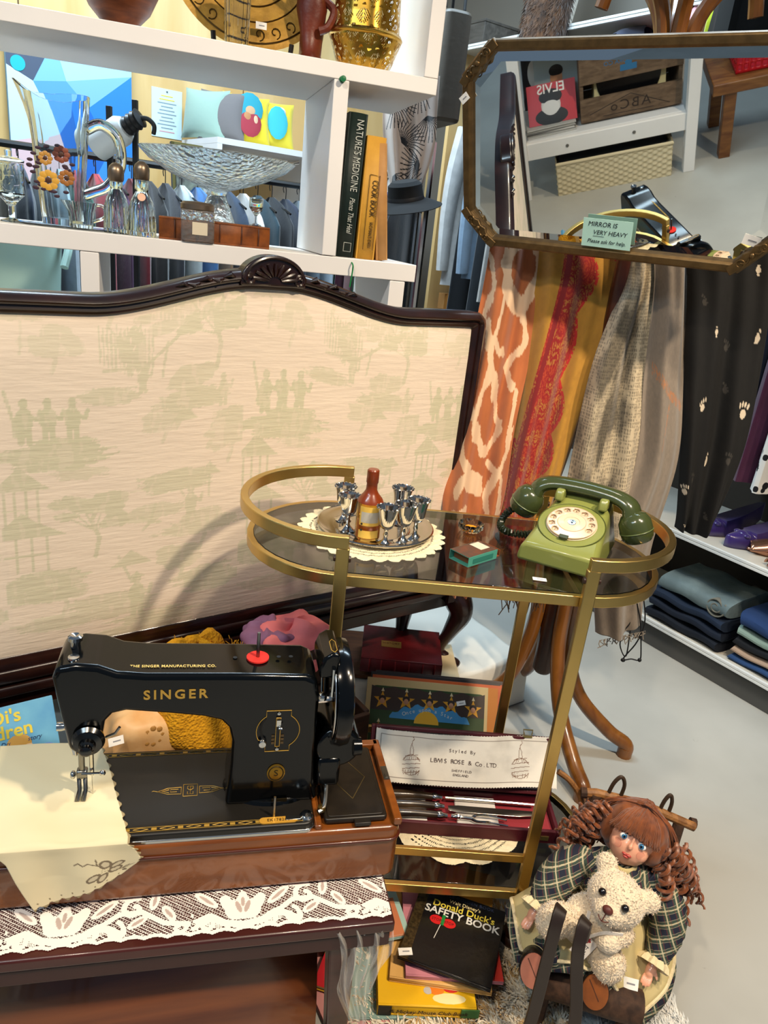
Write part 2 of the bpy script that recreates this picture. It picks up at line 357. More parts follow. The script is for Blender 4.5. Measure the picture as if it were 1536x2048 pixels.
# upholstery with the woven toile
m_toile = mat('toile_damask', '#e0d2b4', .72, vcol=True, bump=(95, .55, (.22, 1, 1.6)), sheen=.2)
def toile(X, Y):
    S = .42                                            # repeat width in metres
    base = fill(X.shape, '#e6d4bf'); base = base*(.96+.08*fbm(X*14, Y*60, 3))[..., None]
    wob = (fbm(X*70, Y*70, 11)-.5)*.012; wob2 = (fbm(X*70, Y*160, 17)-.5)*.010
    g = np.zeros(X.shape)
    def land(x, y, w, h, seed):                        # ragged islet: horizontal streaks
        q = np.zeros(X.shape, bool)
        rr = np.random.default_rng(seed)
        for i in range(9):
            yy_ = y-h*i/9; ww = w*(.35+.65*sin(pi*(i+1.2)/11))*(.75+.5*rr.random()); xx = x+(rr.random()-.5)*w*.35
            q |= m_ell(x_, y_+wob2, xx, yy_, ww, h*.085)
        return q
    def tree(x, y, h, seed, droop=False):
        rr = np.random.default_rng(seed); q = m_line(x_, y_, [(x, y), (x+.008, y+h*.35), (x-.006, y+h*.7), (x+.012, y+h)], .0042)
        for i in range(16):
            bx = x+(rr.random()-.5)*h*1.1; by = y+h*(.55+.6*rr.random())
            if droop:
                for k in range(5): q |= m_ell(x_, y_, bx+(k-2)*.007, by-.018-.004*k, .0022, .017)
            else: q |= m_ell(x_+wob, y_+wob2, bx, by, .017+.012*rr.random(), .007+.005*rr.random())
            if i < 6: q |= m_line(x_, y_, [(x, y+h*.5), (bx, by)], .0016)
        return q
    def person(x, y, h, hat=False):
        q = m_ell(x_, y_, x, y+h*.86, h*.10, h*.12) | m_ell(x_+wob*.4, y_, x, y+h*.5, h*.20, h*.27) | m_line(x_, y_, [(x-h*.09, y), (x-h*.07, y+h*.35)], h*.075) | m_line(x_, y_, [(x+h*.09, y), (x+h*.07, y+h*.35)], h*.075)
        q |= m_line(x_, y_, [(x, y+h*.62), (x+h*.3, y+h*.5), (x+h*.36, y+h*.68)], h*.05)
        if hat: q |= (np.abs(x_-x) < (y+h*1.05-y_)*1.6) & (y_ > y+h*.92) & (y_ < y+h*1.05)
        return q
    def pagoda(x, y, s):
        q = np.zeros(X.shape, bool)
        for k in range(2):
            yb = y+s*(.45+.5*k); wv = s*(.45-.14*k); q |= (np.abs(x_-x) < wv*(1-(y_-yb)/(s*.28))**1.3) & (y_ > yb) & (y_ < yb+s*.27)
            for j in range(4): q |= m_line(x_, y_, [(x+(j-1.5)*wv*.36, yb-s*.38), (x+(j-1.5)*wv*.36, yb)], .0024)
            q |= m_line(x_, y_, [(x-wv*.6, yb-s*.2), (x+wv*.6, yb-s*.2)], .0018)
        return q
    cells = np.floor(X/S).astype(int)
    x_ = (X/S - cells)*.47; y_ = Y.copy()
    def half(q, v):
        nonlocal g; g = np.maximum(g, q*v)
    # one repeat, measured from the cloth's lower edge
    half(land(.10, .385, .105, .055, 1), .8); half(land(.33, .30, .085, .04, 2), .7); half(land(.20, .47, .06, .03, 3), .6); half(land(.36, .44, .07, .035, 4), .65)
    for i, dx in enumerate((-.04, 0, .042)): half(person(.09+dx, .385, .075, False), .9)
    half(m_line(x_, y_, [(.02, .47), (.035, .41)], .003) | m_ell(x_, y_, .035, .405, .006, .012), .8)
    half(tree(.235, .49, .075, 5, True), .65); half(m_line(x_, y_, [(.19, .50), (.27, .50), (.345, .545)], .003) | m_line(x_, y_, [(.265, .46), (.27, .50)], .003) | m_line(x_, y_, [(.30, .475), (.31, .53)], .0025), .7)
    half(person(.262, .455, .05), .7)
    half(tree(.41, .47, .11, 6), .7); half(tree(.36, .42, .05, 7), .55)
    half((np.abs(x_-.345) < (.415-y_)*1.1) & (y_ > .39) & (y_ < .415), .7)
    half(pagoda(.035, .14, .17), .8); half(land(.06, .145, .10, .06, 8), .75)
    half(tree(.165, .165, .10, 9), .75); half(land(.19, .08, .09, .05, 10), .6)
    half(person(.245, .03, .085, True), .85); half(land(.29, .03, .10, .028, 12), .7)
    half((np.abs(x_-.235) < (.165-y_)*1.4) & (y_ > .135) & (y_ < .165), .7) ; half(m_line(x_, y_, [(.21, .155), (.235, .10)], .003), .7)
    half(m_line(x_, y_, [(.26, .20), (.275, .215), (.285, .245)], .003) | m_line(x_, y_, [(.255, .225), (.275, .213), (.295, .21)], .003), .75)
    half((np.abs(x_-.40) < (.305-y_)*1.0) & (y_ > .28) & (y_ < .305) | m_line(x_, y_, [(.40, .24), (.40, .30)], .002), .75)
    half(tree(.385, .15, .05, 13), .5); half(land(.38, .20, .09, .03, 14), .6); half(person(.36, .20, .07), .7); half(land(.40, .10, .08, .05, 15), .7); half(tree(.335, .085, .055, 16), .6)
    half(m_line(x_, y_, [(.29, .30), (.33, .275), (.345, .25)], .002) | m_line(x_, y_, [(.30, .28), (.335, .27)], .002), .6)
    half(tree(.10, .50, .06, 31), .45); half(land(.14, .335, .05, .022, 32), .5); half(tree(.30, .36, .045, 33), .5); half(land(.27, .245, .07, .03, 34), .55); half(tree(.44, .30, .06, 35), .5); half(land(.45, .395, .05, .03, 36), .6); half(person(.425, .405, .055), .7); half(tree(.10, .06, .06, 37), .6); half(land(.09, .055, .08, .03, 38), .6); half(land(.24, .005, .12, .02, 39), .6); half(land(.05, .60, .06, .02, 40), .4); half(tree(.20, .57, .05, 41), .4); half(tree(.33, .555, .06, 42, True), .45)
    half(m_ell(x_+wob, y_, .30, .555, .03, .012) | m_ell(x_+wob, y_, .27, .575, .022, .008), .5)
    half(m_line(x_, y_, [(.04, .62), (.055, .575), (.05, .53)], .0022), .5)
    tx = fbm(X*120, Y*40, 21); line = np.where((np.sin(Y*1800) > -.2), 1.0, .82)
    edge = np.clip((g*(1.05)-.25*(tx > .58))*line, 0, 1)
    return base*(1-edge[..., None]*.68) + rgb('#b7ba93')*(edge[..., None]*.68)
px0, px1, pz0 = xo0+.028, xo1-.028, .448
def panel_fn(U, V):
    X = px0+(px1-px0)*U; top = np.vectorize(lambda q: htop(q)-.030)(X[0]); Z = pz0+(top[None, :]-pz0)*V
    return X, .004-.010*(np.clip(U*14, 0, 1)*np.clip((1-U)*14, 0, 1)*np.clip(V*9, 0, 1)*np.clip((1-V)*9, 0, 1))**.5, Z
paint_grid('upholstered_panel', panel_fn, 470, 300, lambda U, V: toile((px1-px0)*U+.353, (1.06-pz0)*V-.018), m_toile, hb)
MB().prism([(px0, pz0)]+[(px1, pz0)]+[(px1-(px1-px0)*i/30, htop(px1-(px1-px0)*i/30)-.03) for i in range(31)], -.028, -.012, Matrix(((1, 0, 0, 0), (0, 0, -1, 0), (0, 1, 0, 0), (0, 0, 0, 1)))).build('backing', m_dk, hb, smooth=False)
# ================================================================== platform under sheet and the low cabriole table that carries the headboard
pm = HB.copy()
m_sheet = mat('white_sheet', '#d9d4c8', .85, bump=(18, .5))
PX0, PX1, PY0, PY1 = -.30, .33, -.045, .30
def sheet_fn(U, V):
    du = np.minimum(U, 1-U)*(PX1-PX0+.04); dv = np.minimum(V, 1-V)*(PY1-PY0+.04); e = np.minimum(du, dv)
    X = PX0-.02+(PX1-PX0+.04)*U; Y = PY0-.02+(PY1-PY0+.04)*V
    Z = .149+.003*np.sin(X*31+Y*17)+.002*np.sin(Y*47-X*9)
    Z = np.where(e < .014, .004+.143*np.clip(e/.014, 0, 1)**.6, Z); return X, Y, Z
plat = thing('low_platform', 'low floor platform draped with a crumpled white sheet', 'platform', M=pm)
paint_grid('sheet', sheet_fn, 90, 60, None, m_sheet, plat)
MB().box(((PX0+PX1)/2, (PY0+PY1)/2, .07), (PX1-PX0-.006, PY1-PY0-.006, .138)).build('plinth', mat('raw_pine', '#b08d5c', .7), plat, smooth=False)
ct = thing('cabriole_table', 'low dark wooden table on cabriole legs under the headboard', 'table', M=pm)
MB().box((-.50, .065, .387), (1.23, .15, .022)).build('table_top', m_dk, ct, bevel=.006, seg=3)
MB().box((-.475, .065, .355), (1.10, .11, .04)).build('apron', m_dk, ct, bevel=.003)
def cab(x, y, sx, sy):
    P = spline([(x, y, .375), (x+sx*.018, y+sy*.018, .345), (x+sx*.024, y+sy*.024, .31), (x+sx*.010, y+sy*.010, .255), (x-sx*.004, y-sy*.004, .20), (x+sx*.008, y+sy*.008, .172), (x+sx*.026, y+sy*.026, .161)], 4)
    R = [v[0] for v in spline([(.034, 0, 0), (.036, 0, 0), (.031, 0, 0), (.020, 0, 0), (.013, 0, 0), (.018, 0, 0), (.011, 0, 0)], 4)]
    mb = MB().tube(P, R, 10); mb.box((x, y, .385), (.07, .07, .05)); mb.ell((x+sx*.024, y+sy*.024, .164), (.022, .022, .012), 10, 6)
    mb.build('leg', m_dk, ct, bevel=0, ang=60)
for x, y, sx, sy in ((.075, .02, 1, -1), (.0, .11, 1, 1), (-1.03, .02, -1, -1), (-1.03, .11, -1, 1)): cab(x, y, sx, sy)
# ================================================================== table, sewing machine, cloth, lace
MO = Vector((.078, .852, .32)); MZ = radians(14); MF = Matrix.Translation(MO) @ Matrix.Rotation(MZ, 4, 'Z')
m_mah = mat('mahogany_polish', '#8a4c1a', .27, wood=((.5, 3, 3), 9), hex2='#66340f', coat=.5)
m_mah2 = mat('dark_red_table', '#4a1c16', .35, wood=((.4, 3, 3), 8), hex2='#36120e', coat=.25)
tb = thing('side_table', 'low dark red wooden table with bowed front panel under the sewing machine', 'table', M=MF)
MB().box((-.38, .054, -.011), (.73, .258, .020)).build('table_top', m_mah2, tb, bevel=.004, seg=3)
MB().box((-.38, .054, -.036), (.722, .25, .028)).build('apron', mat('apron_grey_brown', '#3c201c', .5, noise=(20, .2)), tb, bevel=.003)
def leg(x, y, sx, sy):
    vs = [];
    for t, zz in ((0, -.05), (1, -.32)):
        h = .020*(1-t*.25); cx = x+sx*.012*t; cy = y+sy*.012*t
        vs += [(cx-h, cy-h, zz), (cx+h, cy-h, zz), (cx+h, cy+h, zz), (cx-h, cy+h, zz)]
    MB().add(vs, [(3, 2, 1, 0), (4, 5, 6, 7)]+[(i, (i+1) % 4, 4+(i+1) % 4, 4+i) for i in range(4)]).build('leg', m_mah2, tb, bevel=.003)
for x, y, sx, sy in ((-.084, -.045, 1, 1), (-.084, .15, 1, -1), (-.70, -.045, -1, 1), (-.70, .15, -1, -1)): leg(x, y, sx, sy)
prof = [(.03+-.075*sin(min(1, t*1.15)*pi*.62)-.01*t, -.052-.27*t) for t in np.linspace(0, .96, 22)]
def bow(u, v):
    k = v*(len(prof)-1); i = min(int(k), len(prof)-2); f = k-i; y = prof[i][0]*(1-f)+prof[i+1][0]*f; z = prof[i][1]*(1-f)+prof[i+1][1]*f
    return (-.655+.545*u, y, z)
MB().grid(bow, 2, 44).build('bowed_panel', mat('bowed_veneer', '#7a4220', .3, wood=((.3, 2, 2), 10), hex2='#4a2010', coat=.4), tb, solid=.008)
# ---- sewing machine
sm = thing('sewing_machine', 'black vintage sewing machine with gold lettering in a wooden base', 'sewing machine', M=MF)
m_blk = mat('black_enamel', '#040506', .15, coat=.12, spec=.35); m_sat = mat('black_bed', '#16130f', .42); m_bake = mat('brown_black_bakelite', '#17120d', .38, noise=(40, .4), hex2='#2c241a')
m_chr = mat('chrome', '#c9c9c6', .14, 1); m_gold = mat('gold_decal', '#b8923f', .42, .35); m_steel = mat('worn_steel', '#8b8a86', .3, 1)
base = MB().prism(rrect(-.585, 0, 0, .187, .018), .003, .098).build('wooden_base', m_mah, sm, bevel=.006, seg=3)
MB().prism(rrect(-.588, -.003, .003, .190, .02), .074, .0785).build('moulding', mat('moulding_dark', '#4a1d0e', .3, coat=.4), base, bevel=.0015)
MB().box((-.068, .177, .104), (.13, .014, .012)).box((-.006, .093, .104), (.012, .18, .012)).build('rim', m_mah, base, bevel=.002)
MB().box((-.122, .09, .101), (.010, .17, .008)).build('divider', m_mah, base, bevel=.002)
MB().box((-.006, .10, .1105), (.009, .030, .002)).box((-.0055, .093, .112), (.005, .009, .003)).build('lock_plate', m_steel, base)
bed = MB().prism(rrect(-.50, .004, -.128, .178, .014), .098, .112).build('bed_plate', m_sat, sm, bevel=.003, seg=3)
MB().prism(rrect(-.502, .002, -.126, .180, .015), .097, .103).build('bed_edge', m_chr, bed, bevel=.001)
# gold border bands
for y in (.014, .169):
    g = MB(); x0, x1 = -.49, -.142
    g.box(((x0+x1)/2, y-.0035, .1122), (x1-x0, .0007, .0005)); g.box(((x0+x1)/2, y+.0035, .1122), (x1-x0, .0007, .0005)); k = x0+.01
    while k < x1-.02:
        for s in (-1, 1): g.tube([(k, y, .1123), (k+.010, y+s*.0025, .1123), (k+.020, y, .1123)], .0004, 4)
        g.box((k+.0275, y, .1122), (.007, .004, .0005)); k += .035
    stuff(g.build('gold_border', m_gold, bed, smooth=False))
g = MB(); cx, cy = -.302, .085
def pl(mb, pts, r=.0005, z=.1123): mb.tube([(x, y, z) for x, y in pts], r, 4)
pl(g, [(cx-.010, cy-.012), (cx+.010, cy-.012), (cx+.010, cy+.012), (cx-.010, cy+.012), (cx-.010, cy-.012)])
for s in (-1, 1):
    pl(g, [(cx, cy), (cx+s*.004, cy+.003), (cx+s*.004, cy+.008), (cx, cy+.008), (cx, cy-.008), (cx+s*.004, cy-.008), (cx+s*.004, cy-.003)])
    pl(g, [(cx+s*.013, cy+.007), (cx+s*.032, cy+.006), (cx+s*.046, cy), (cx+s*.032, cy-.006), (cx+s*.013, cy-.007), (cx+s*.013, cy+.007)])
    pl(g, [(cx+s*.017, cy+.003), (cx+s*.028, cy+.003), (cx+s*.028, cy-.002), (cx+s*.019, cy-.002)]); pl(g, [(cx+s*.030, cy+.003), (cx+s*.040, cy), (cx+s*.030, cy-.003)])
    pl(g, [(cx+s*.046, cy), (cx+s*.052, cy+.002), (cx+s*.055, cy), (cx+s*.052, cy-.002), (cx+s*.046, cy)])
stuff(g.build('gold_motif', m_gold, bed, smooth=False))
# body: pillar, arm and head in one casting
out = [(-.253, .110), (-.247, .18), (-.246, .222), (-.251, .244), (-.262, .257), (-.285, .264), (-.33, .271), (-.385, .278), (-.402, .274), (-.412, .262), (-.416, .24), (-.419, .222), (-.430, .212), (-.447, .211), (-.458, .220), (-.464, .26), (-.470, .30), (-.474, .332), (-.468, .346), (-.445, .350), (-.418, .347), (-.395, .337), (-.36, .333), (-.25, .330), (-.15, .326), (-.134, .318), (-.129, .29), (-.130, .2), (-.127, .15), (-.120, .110)]
YX = Matrix(((1, 0, 0, 0), (0, 0, -1, 0), (0, 1, 0, 0), (0, 0, 0, 1)))
body = MB().prism(out, -.136, -.050, YX).build('arm', m_blk, sm, bevel=.013, seg=5, ang=25)
MB().lathe([(0, 0), (.071, 0), (.068, .005), (.063, .007)], 32, TR(-.185, .093, .112) @ Matrix.Diagonal((1, .72, 1, 1))).build('pillar_foot', m_blk, sm)
MB().prism([(-.4735, .33), (-.4645, .26), (-.4565, .205), (-.449, .202), (-.455, .26), (-.463, .335)], -.128, -.058, YX).build('face_plate', m_chr, sm, bevel=.002)
# text
FR = lambda x, z, y=.0492: TR(x, y, z) @ RX(90)
text('gold_lettering', 'SINGER', .0195, FR(-.322, .303), m_gold, body, space=1.35, ext=.0004, bold=.0004)
text('gold_lettering', 'THE SINGER MANUFACTURING CO.', .0062, TR(-.326, .070, .3338) @ RX(12) @ RY(1.2), mat('gold_bright', '#d6b25a', .45, .2), body, space=1.12, ext=.0003, bold=.0001)
# head fittings
k = MB().lathe([(0, 0), (.0065, 0), (.0065, .009), (.0095, .011), (.0095, .016), (.006, .018), (0, .016)], 20, TR(-.452, .098, .349)); k.build('pressure_screw', m_chr, sm)
MB().lathe([(0, 0), (.0075, 0), (.007, .0025), (0, .003)], 20, TR(-.450, .070, .349)).build('oil_cap', m_chr, sm)
tn = MB().lathe([(0, 0), (.020, 0), (.021, .004), (.017, .009), (.018, .012), (.011, .014), (.010, .020), (.0075, .022), (.0075, .028), (.004, .030), (0, .030)], 28, TR(-.432, .049, .239) @ RX(90)); tn.build('tension_dial', mat('dark_chrome', '#4d4c4a', .2, 1), sm)
MB().tube([(-.41, .045, .243), (-.398, .04, .252), (-.392, .04, .262)], .002, 6).build('thread_hook', m_steel, sm)
MB().lathe([(0, 0), (.005, 0), (.006, .004), (.006, .010), (0, .011)], 14, TR(-.466, .075, .24) @ RY(-90)).build('side_screw', m_chr, sm)
ft = MB(); ft.tube([(-.449, .085, .215), (-.449, .085, .146)], .0042, 10); ft.build('presser_bar', m_steel, sm)
ft = MB(); ft.tube([(-.436, .085, .215), (-.436, .085, .150)], .003, 10); ft.build('needle_bar', m_chr, sm)
ft = MB(); ft.box((-.449, .085, .154), (.014, .012, .012)); ft.build('foot_clamp', m_steel, sm, bevel=.002)
MB().tube([(-.449, .08, .156), (-.425, .077, .158)], .0016, 8).ell((-.421, .077, .158), (.0045, .004, .0045), 12, 8).build('clamp_screw', m_chr, sm)
MB().ell((-.460, .08, .155), (.004, .006, .006), 10, 8).build('clamp_knob', m_chr, sm)
for dx in (-.004, .004): MB().add([(-.449+dx-.0028, .083, .15), (-.449+dx+.0028, .083, .15), (-.449+dx+.0028, .083, .126), (-.449+dx-.0028, .083, .126), (-.450+dx-.003, .068, .119), (-.450+dx+.003, .068, .119)], [(0, 1, 2, 3), (3, 2, 5, 4)]).build('presser_toe', m_steel, sm, solid=.0018)
MB().tube([(-.436, .085, .16), (-.436, .085, .116)], .0007, 6).build('needle', m_chr, sm)
# stitch dial face
d = MB(); dcx, dcz = -.184, .238; r = .030; pts = []
for a0, a1 in ((-55, 55), (125, 235)):
    pts += arc(dcx, dcz, r, a0, a1, 14)
    pts += [(dcx+(.017 if a0 < 0 else -.017), dcz+(.025 if a0 < 0 else -.025)), (dcx+(.017 if a0 < 0 else -.017), dcz+(.034 if a0 < 0 else -.034)), (dcx+(-.017 if a0 < 0 else .017), dcz+(.034 if a0 < 0 else -.034)), (dcx+(-.017 if a0 < 0 else .017), dcz+(.025 if a0 < 0 else -.025))]
pts.append(pts[0]); d.tube([(x, .0492, z) for x, z in pts], .00055, 5); dl = d.build('dial_outline', m_gold, body)
s_ = [(dcx-.003, dcz+.022), (dcx+.003, dcz+.022), (dcx+.003, dcz-.026), (dcx-.003, dcz-.026), (dcx-.003, dcz+.022)]
MB().tube([(x, .0492, z) for x, z in s_], .0005, 5).build('slot_outline', m_gold, body)
MB().tube([(dcx-.024+.008*(1-cos(t)), .0492, dcz+.004+.018*sin(t)) for t in np.linspace(-1.3, 1.3, 12)], .0018, 6).build('curved_slot', mat('slot_black', '#030303', .6), body)
MB().lathe([(0, 0), (.006, 0), (.006, .005), (.0048, .007), (0, .0075)], 18, TR(dcx-.021, .049, dcz-.017) @ RX(90)).build('lever_knob', m_chr, sm)
MB().box((dcx, .047, dcz+.016), (.006, .005, .010)).ell((dcx+.003, .043, dcz+.009), (.004, .003, .002), 10, 6).build('stitch_lever', m_chr, sm)
for zz in (.030, -.030): MB().lathe([(0, 0), (.0028, 0), (.0024, .0015), (0, .002)], 12, TR(dcx, .049, dcz+zz) @ RX(90)).build('screw', m_chr, sm)
nb = MB()
for i in range(3):
    for s in (-1, 1): nb.box((dcx+s*.0065, .0492, dcz-.008-.006*i), (.004, .0006, .0035))
stuff(nb.build('dial_numbers', mat('faded_gold', '#4c3a1e', .5), body, smooth=False))
bd = MB().lathe([(0, 0), (.0150, 0), (.0150, .001), (.0135, .0016)], 32, TR(-.183, .0495, .166) @ RX(90) @ Matrix.Diagonal((.86, 1, 1, 1))).build('badge', mat('badge_brass', '#8c6a22', .35, .8), sm)
MB().lathe([(.0112, .0016), (.0122, .0022), (.0128, .0016)], 32, TR(-.183, .0492, .166) @ RX(90) @ Matrix.Diagonal((.86, 1, 1, 1))).build('badge_rim', mat('badge_dark', '#2a2110', .4, .6), bd)
text('badge_letter', 'S', .015, FR(-.183, .166, .0478), mat('badge_dark', '#2a2110', .4, .6), bd)
# spool pins, felt
MB().lathe([(0, 0), (.0155, 0), (.0155, .0022), (0, .0024)], 26, TR(-.214, .093, .3295)).build('felt_disc', mat('red_felt', '#d3261c', .9, bump=(300, .3)), sm)
MB().tube([(-.214, .093, .329), (-.214, .093, .370)], [.0028, .0022], 10).build('spool_pin', m_steel, sm)
MB().tube([(-.185, .022, .111), (-.185, .022, .147)], [.0024, .0018], 10).build('spool_pin', m_steel, sm)
for x, y in ((-.245, .093), (-.185, .093), (-.168, .093)): MB().lathe([(0, 0), (.003, 0), (.003, .0008), (0, .0009)], 12, TR(x, y, .3305)).build('oil_hole', mat('slot_black', '#030303', .6), sm)
pt = MB().prism(arc(-.158, .0140, .0058, -90, 90, 6)+arc(-.200, .0140, .0058, 90, 270, 6), .1121, .1135).build('serial_plate', mat('serial_gold', '#e0a63f', .35, .4), sm)
text('serial_number', 'EK178268', .0068, TR(-.179, .0138, .1137), mat('serial_black', '#20160a', .5), pt, space=1.15)
MB().lathe([(0, 0), (.0095, 0), (.0095, .002), (.006, .0035), (.007, .006), (0, .007)], 22, TR(-.139, .018, .112)).build('bed_knob', m_chr, sm)
MB().box((-.158, .016, .113), (.022, .008, .002)).build('bed_latch', m_steel, sm, bevel=.001)
MB().box((-.176, .046, .119), (.022, .002, .005)).build('model_plate', mat('badge_dark', '#2a2110', .4, .6), sm)
# balance wheel with bobbin winder and motor
WX = TR(-.100, .092, .272) @ RY(90)
wh = MB().lathe([(.05, -.004), (.064, -.008), (.074, -.006), (.077, .004), (.075, .013), (.066, .016), (.060, .012), (.052, .010)], 48, WX)
wr = wh.build('balance_wheel', m_blk, sm, solid=.002)
MB().lathe([(0, -.006), (.055, -.003), (.054, .004), (.030, .007), (.022, .010), (.022, .020), (.018, .022), (0, .022)], 40, WX).build('wheel_hub', m_blk, wr)
MB().lathe([(.063, -.009), (.066, -.0105), (.069, -.009)], 48, WX).build('chrome_ring', m_chr, wr, solid=.0008)
MB().prism([(-.131, .318), (-.131, .336), (-.126, .350), (-.116, .357), (-.104, .356), (-.104, .335), (-.108, .318)], -.125, -.055, YX).build('winder_cover', m_blk, sm, bevel=.004, seg=3)
cv = MB(); pl(cv, [(-.112, .060), (-.108, .066), (-.108, .088), (-.112, .094), (-.116, .088), (-.116, .066), (-.112, .060)], .0006, .3572); cv.build('gold_scroll', m_gold, sm)
w_ = MB(); w_.tube([(-.112, .052, .335), (-.112, .050, .292)], .003, 8); w_.build('winder_arm', m_chr, sm)
MB().tube([(-.131, .05, .288), (-.088, .05, .290)], [.0052, .0044], 10).build('winder_spindle', m_chr, sm)
MB().lathe([(0, 0), (.006, 0), (.0065, .004), (.005, .008), (0, .009)], 14, TR(-.126, .047, .291)).build('winder_screw', m_chr, sm)
MB().prism([(-.115, .30), (-.09, .30), (-.086, .285), (-.119, .285)], -.062, -.048, YX).build('winder_bracket', m_steel, sm, bevel=.002)
mo = MB().prism(arc(-.094, .196, .034, 0, 360, 28)[:-1], -.150, -.058, YX).build('motor', m_blk, sm, bevel=.006, seg=3)
MB().box((-.106, .085, .155), (.036, .06, .05)).build('motor_bracket', m_blk, sm, bevel=.006)
MB().lathe([(0, 0), (.014, 0), (.013, .012), (0, .014)], 20, TR(-.072, .062, .196) @ RY(90)).build('motor_cap', m_blk, mo)
MB().tube(spline([(-.106, .06, .13), (-.112, .03, .118), (-.122, .022, .115)], 5), .0035, 8).build('wing_nut_arm', m_steel, sm)
MB().lathe([(0, 0), (.006, 0), (.006, .006), (0, .007)], 14, TR(-.116, .028, .113)).build('wing_nut', mat('brass_dark', '#7a6232', .4, .9), sm)
# accessory compartment lid
ld = MB().prism(rrect(-.113, .012, -.020, .167, .006), .1, .1085).build('compartment_lid', m_bake, sm, bevel=.002)
MB().prism(rrect(-.108, .017, -.025, .162, .005), .1085, .1098).build('lid_panel', m_bake, ld, bevel=.0008)
cx, cy = -.066, .095
g = MB(); pl(g, [(cx, cy-.045), (cx+.026, cy), (cx, cy+.045), (cx-.026, cy), (cx, cy-.045)], .0006, .1099); g.build('diamond_inlay', mat('faded_gold2', '#63532d', .5, .3), ld)
MB().box((-.058, .008, .104), (.024, .010, .006)).build('lid_catch', m_bake, ld, bevel=.001)
MB().lathe([(0, 0), (.002, 0), (.002, .014), (0, .015)], 8, TR(-.07, .153, .109)).build('lid_pin', m_steel, ld)
# ---- embroidered cloth over the bed
CR_ = spline([(-.442, .198, 0), (-.42, .14, 0), (-.400, .076, 0), (-.378, .012, 0), (-.366, -.03, 0), (-.359, -.07, 0)], 8)
def cloth_fn(U, V):
    s = .20-.335*V                                     # arclength coordinate: y on the bed, then down the front
    xr = np.interp(-s, [-.2, -.14, -.076, -.012, .03, .075, .135], [-.440, -.418, -.399, -.379, -.367, -.359, -.372])
    xl = np.interp(-s, [-.2, 0, .03, .135], [-.585, -.548, -.528, -.497])
    X = xl+(xr-xl)*U
    drop = .0+.0*U
    lim = -.104+(.055)*U**1.3                          # lower edge slants up to the right
    s2 = np.where(s < 0, s*(lim/-.135), s)
    k = -.0085
    Y = np.where(s2 > 0, s2, k+0*s2-.004*np.sin(X*70)*np.clip(-s2*20, 0, 1)-.006*np.clip(-s2*8, 0, 1)); Z = np.where(s2 > 0, .1155+.0025*np.sin(X*60+s2*40)*np.sin(s2*28+1), .1155+s2)
    # soften the fold
    near = np.exp(-(s2/.012)**2); Y = Y+near*(-.001); Z = Z-near*.002
    Z = Z+np.where((s2 > .02), .004*np.exp(-((X+.47)/.02)**2-((s2-.10)/.03)**2), 0)
    return X, Y, Z
def cloth_col(U, V):
    c = fill(U.shape, '#e0d2ac'); x, y = U*.17, -V*.30
    q = np.zeros(U.shape, bool); e = np.zeros(U.shape, bool)
    fx, fy = .119, -.256
    for a, rr in ((90, .017), (25, .016), (-25, .015), (205, .020), (255, .017)):
        ca, sa = cos(radians(a)), sin(radians(a)); o = m_ell(x, y, fx+ca*rr, fy+sa*rr, .0115, .0085, radians(a)); i = m_ell(x, y, fx+ca*rr, fy+sa*rr, .0075, .005, radians(a)); q |= o & ~i; e |= i
    q |= m_line(x, y, [(fx-.005, fy+.016), (fx-.02, fy+.03), (fx-.028, fy+.026), (fx-.032, fy+.034), (fx-.038, fy+.03)], .0011) | m_line(x, y, [(fx-.010, fy+.02), (fx-.008, fy+.036)], .001)
    q |= m_line(x, y, [(fx+.016, fy-.012), (fx+.030, fy-.018), (fx+.042, fy-.010)], .0011) | m_ell(x, y, fx+.030, fy-.012, .008, .002, .5) | m_ell(x, y, fx+.03, fy-.024, .006, .0025, -.8)
    for i in range(4):
        for j in range(4): q |= m_ell(x, y, fx-.006+i*.004, fy-.006+j*.005, .0009, .0009)
    c[e] = rgb('#cdbf9f'); c[q] = rgb('#7a6a54')
    edge = (U > .975) | (V > .985); c[edge] = rgb('#9c8a66')
    for t in np.linspace(.06, .94, 9): c[m_ell(x, y, .17*t, -.287, .0016, .0016)] = rgb('#8a7a5a')
    return c
def cloth_mask(U, V):
    return (U < 1-.030*np.abs(np.sin(V*pi*17))**2-.0) & (V < 1-.022*np.abs(np.sin(U*pi*9))**2) & ~((U > .80) & (V > .80) & (((U-.80)/.20)**2+((V-.80)/.20)**2 > 1.02))
tag(paint_grid('embroidered_cloth', cloth_fn, 150, 230, cloth_col, mat('cream_cotton', '#ece0bf', .85, vcol=True, bump=(14, .5)), None, MF, cloth_mask, solid=.0011), 'cream scalloped cloth with an embroidered flower draped under the sewing machine needle', 'cloth')
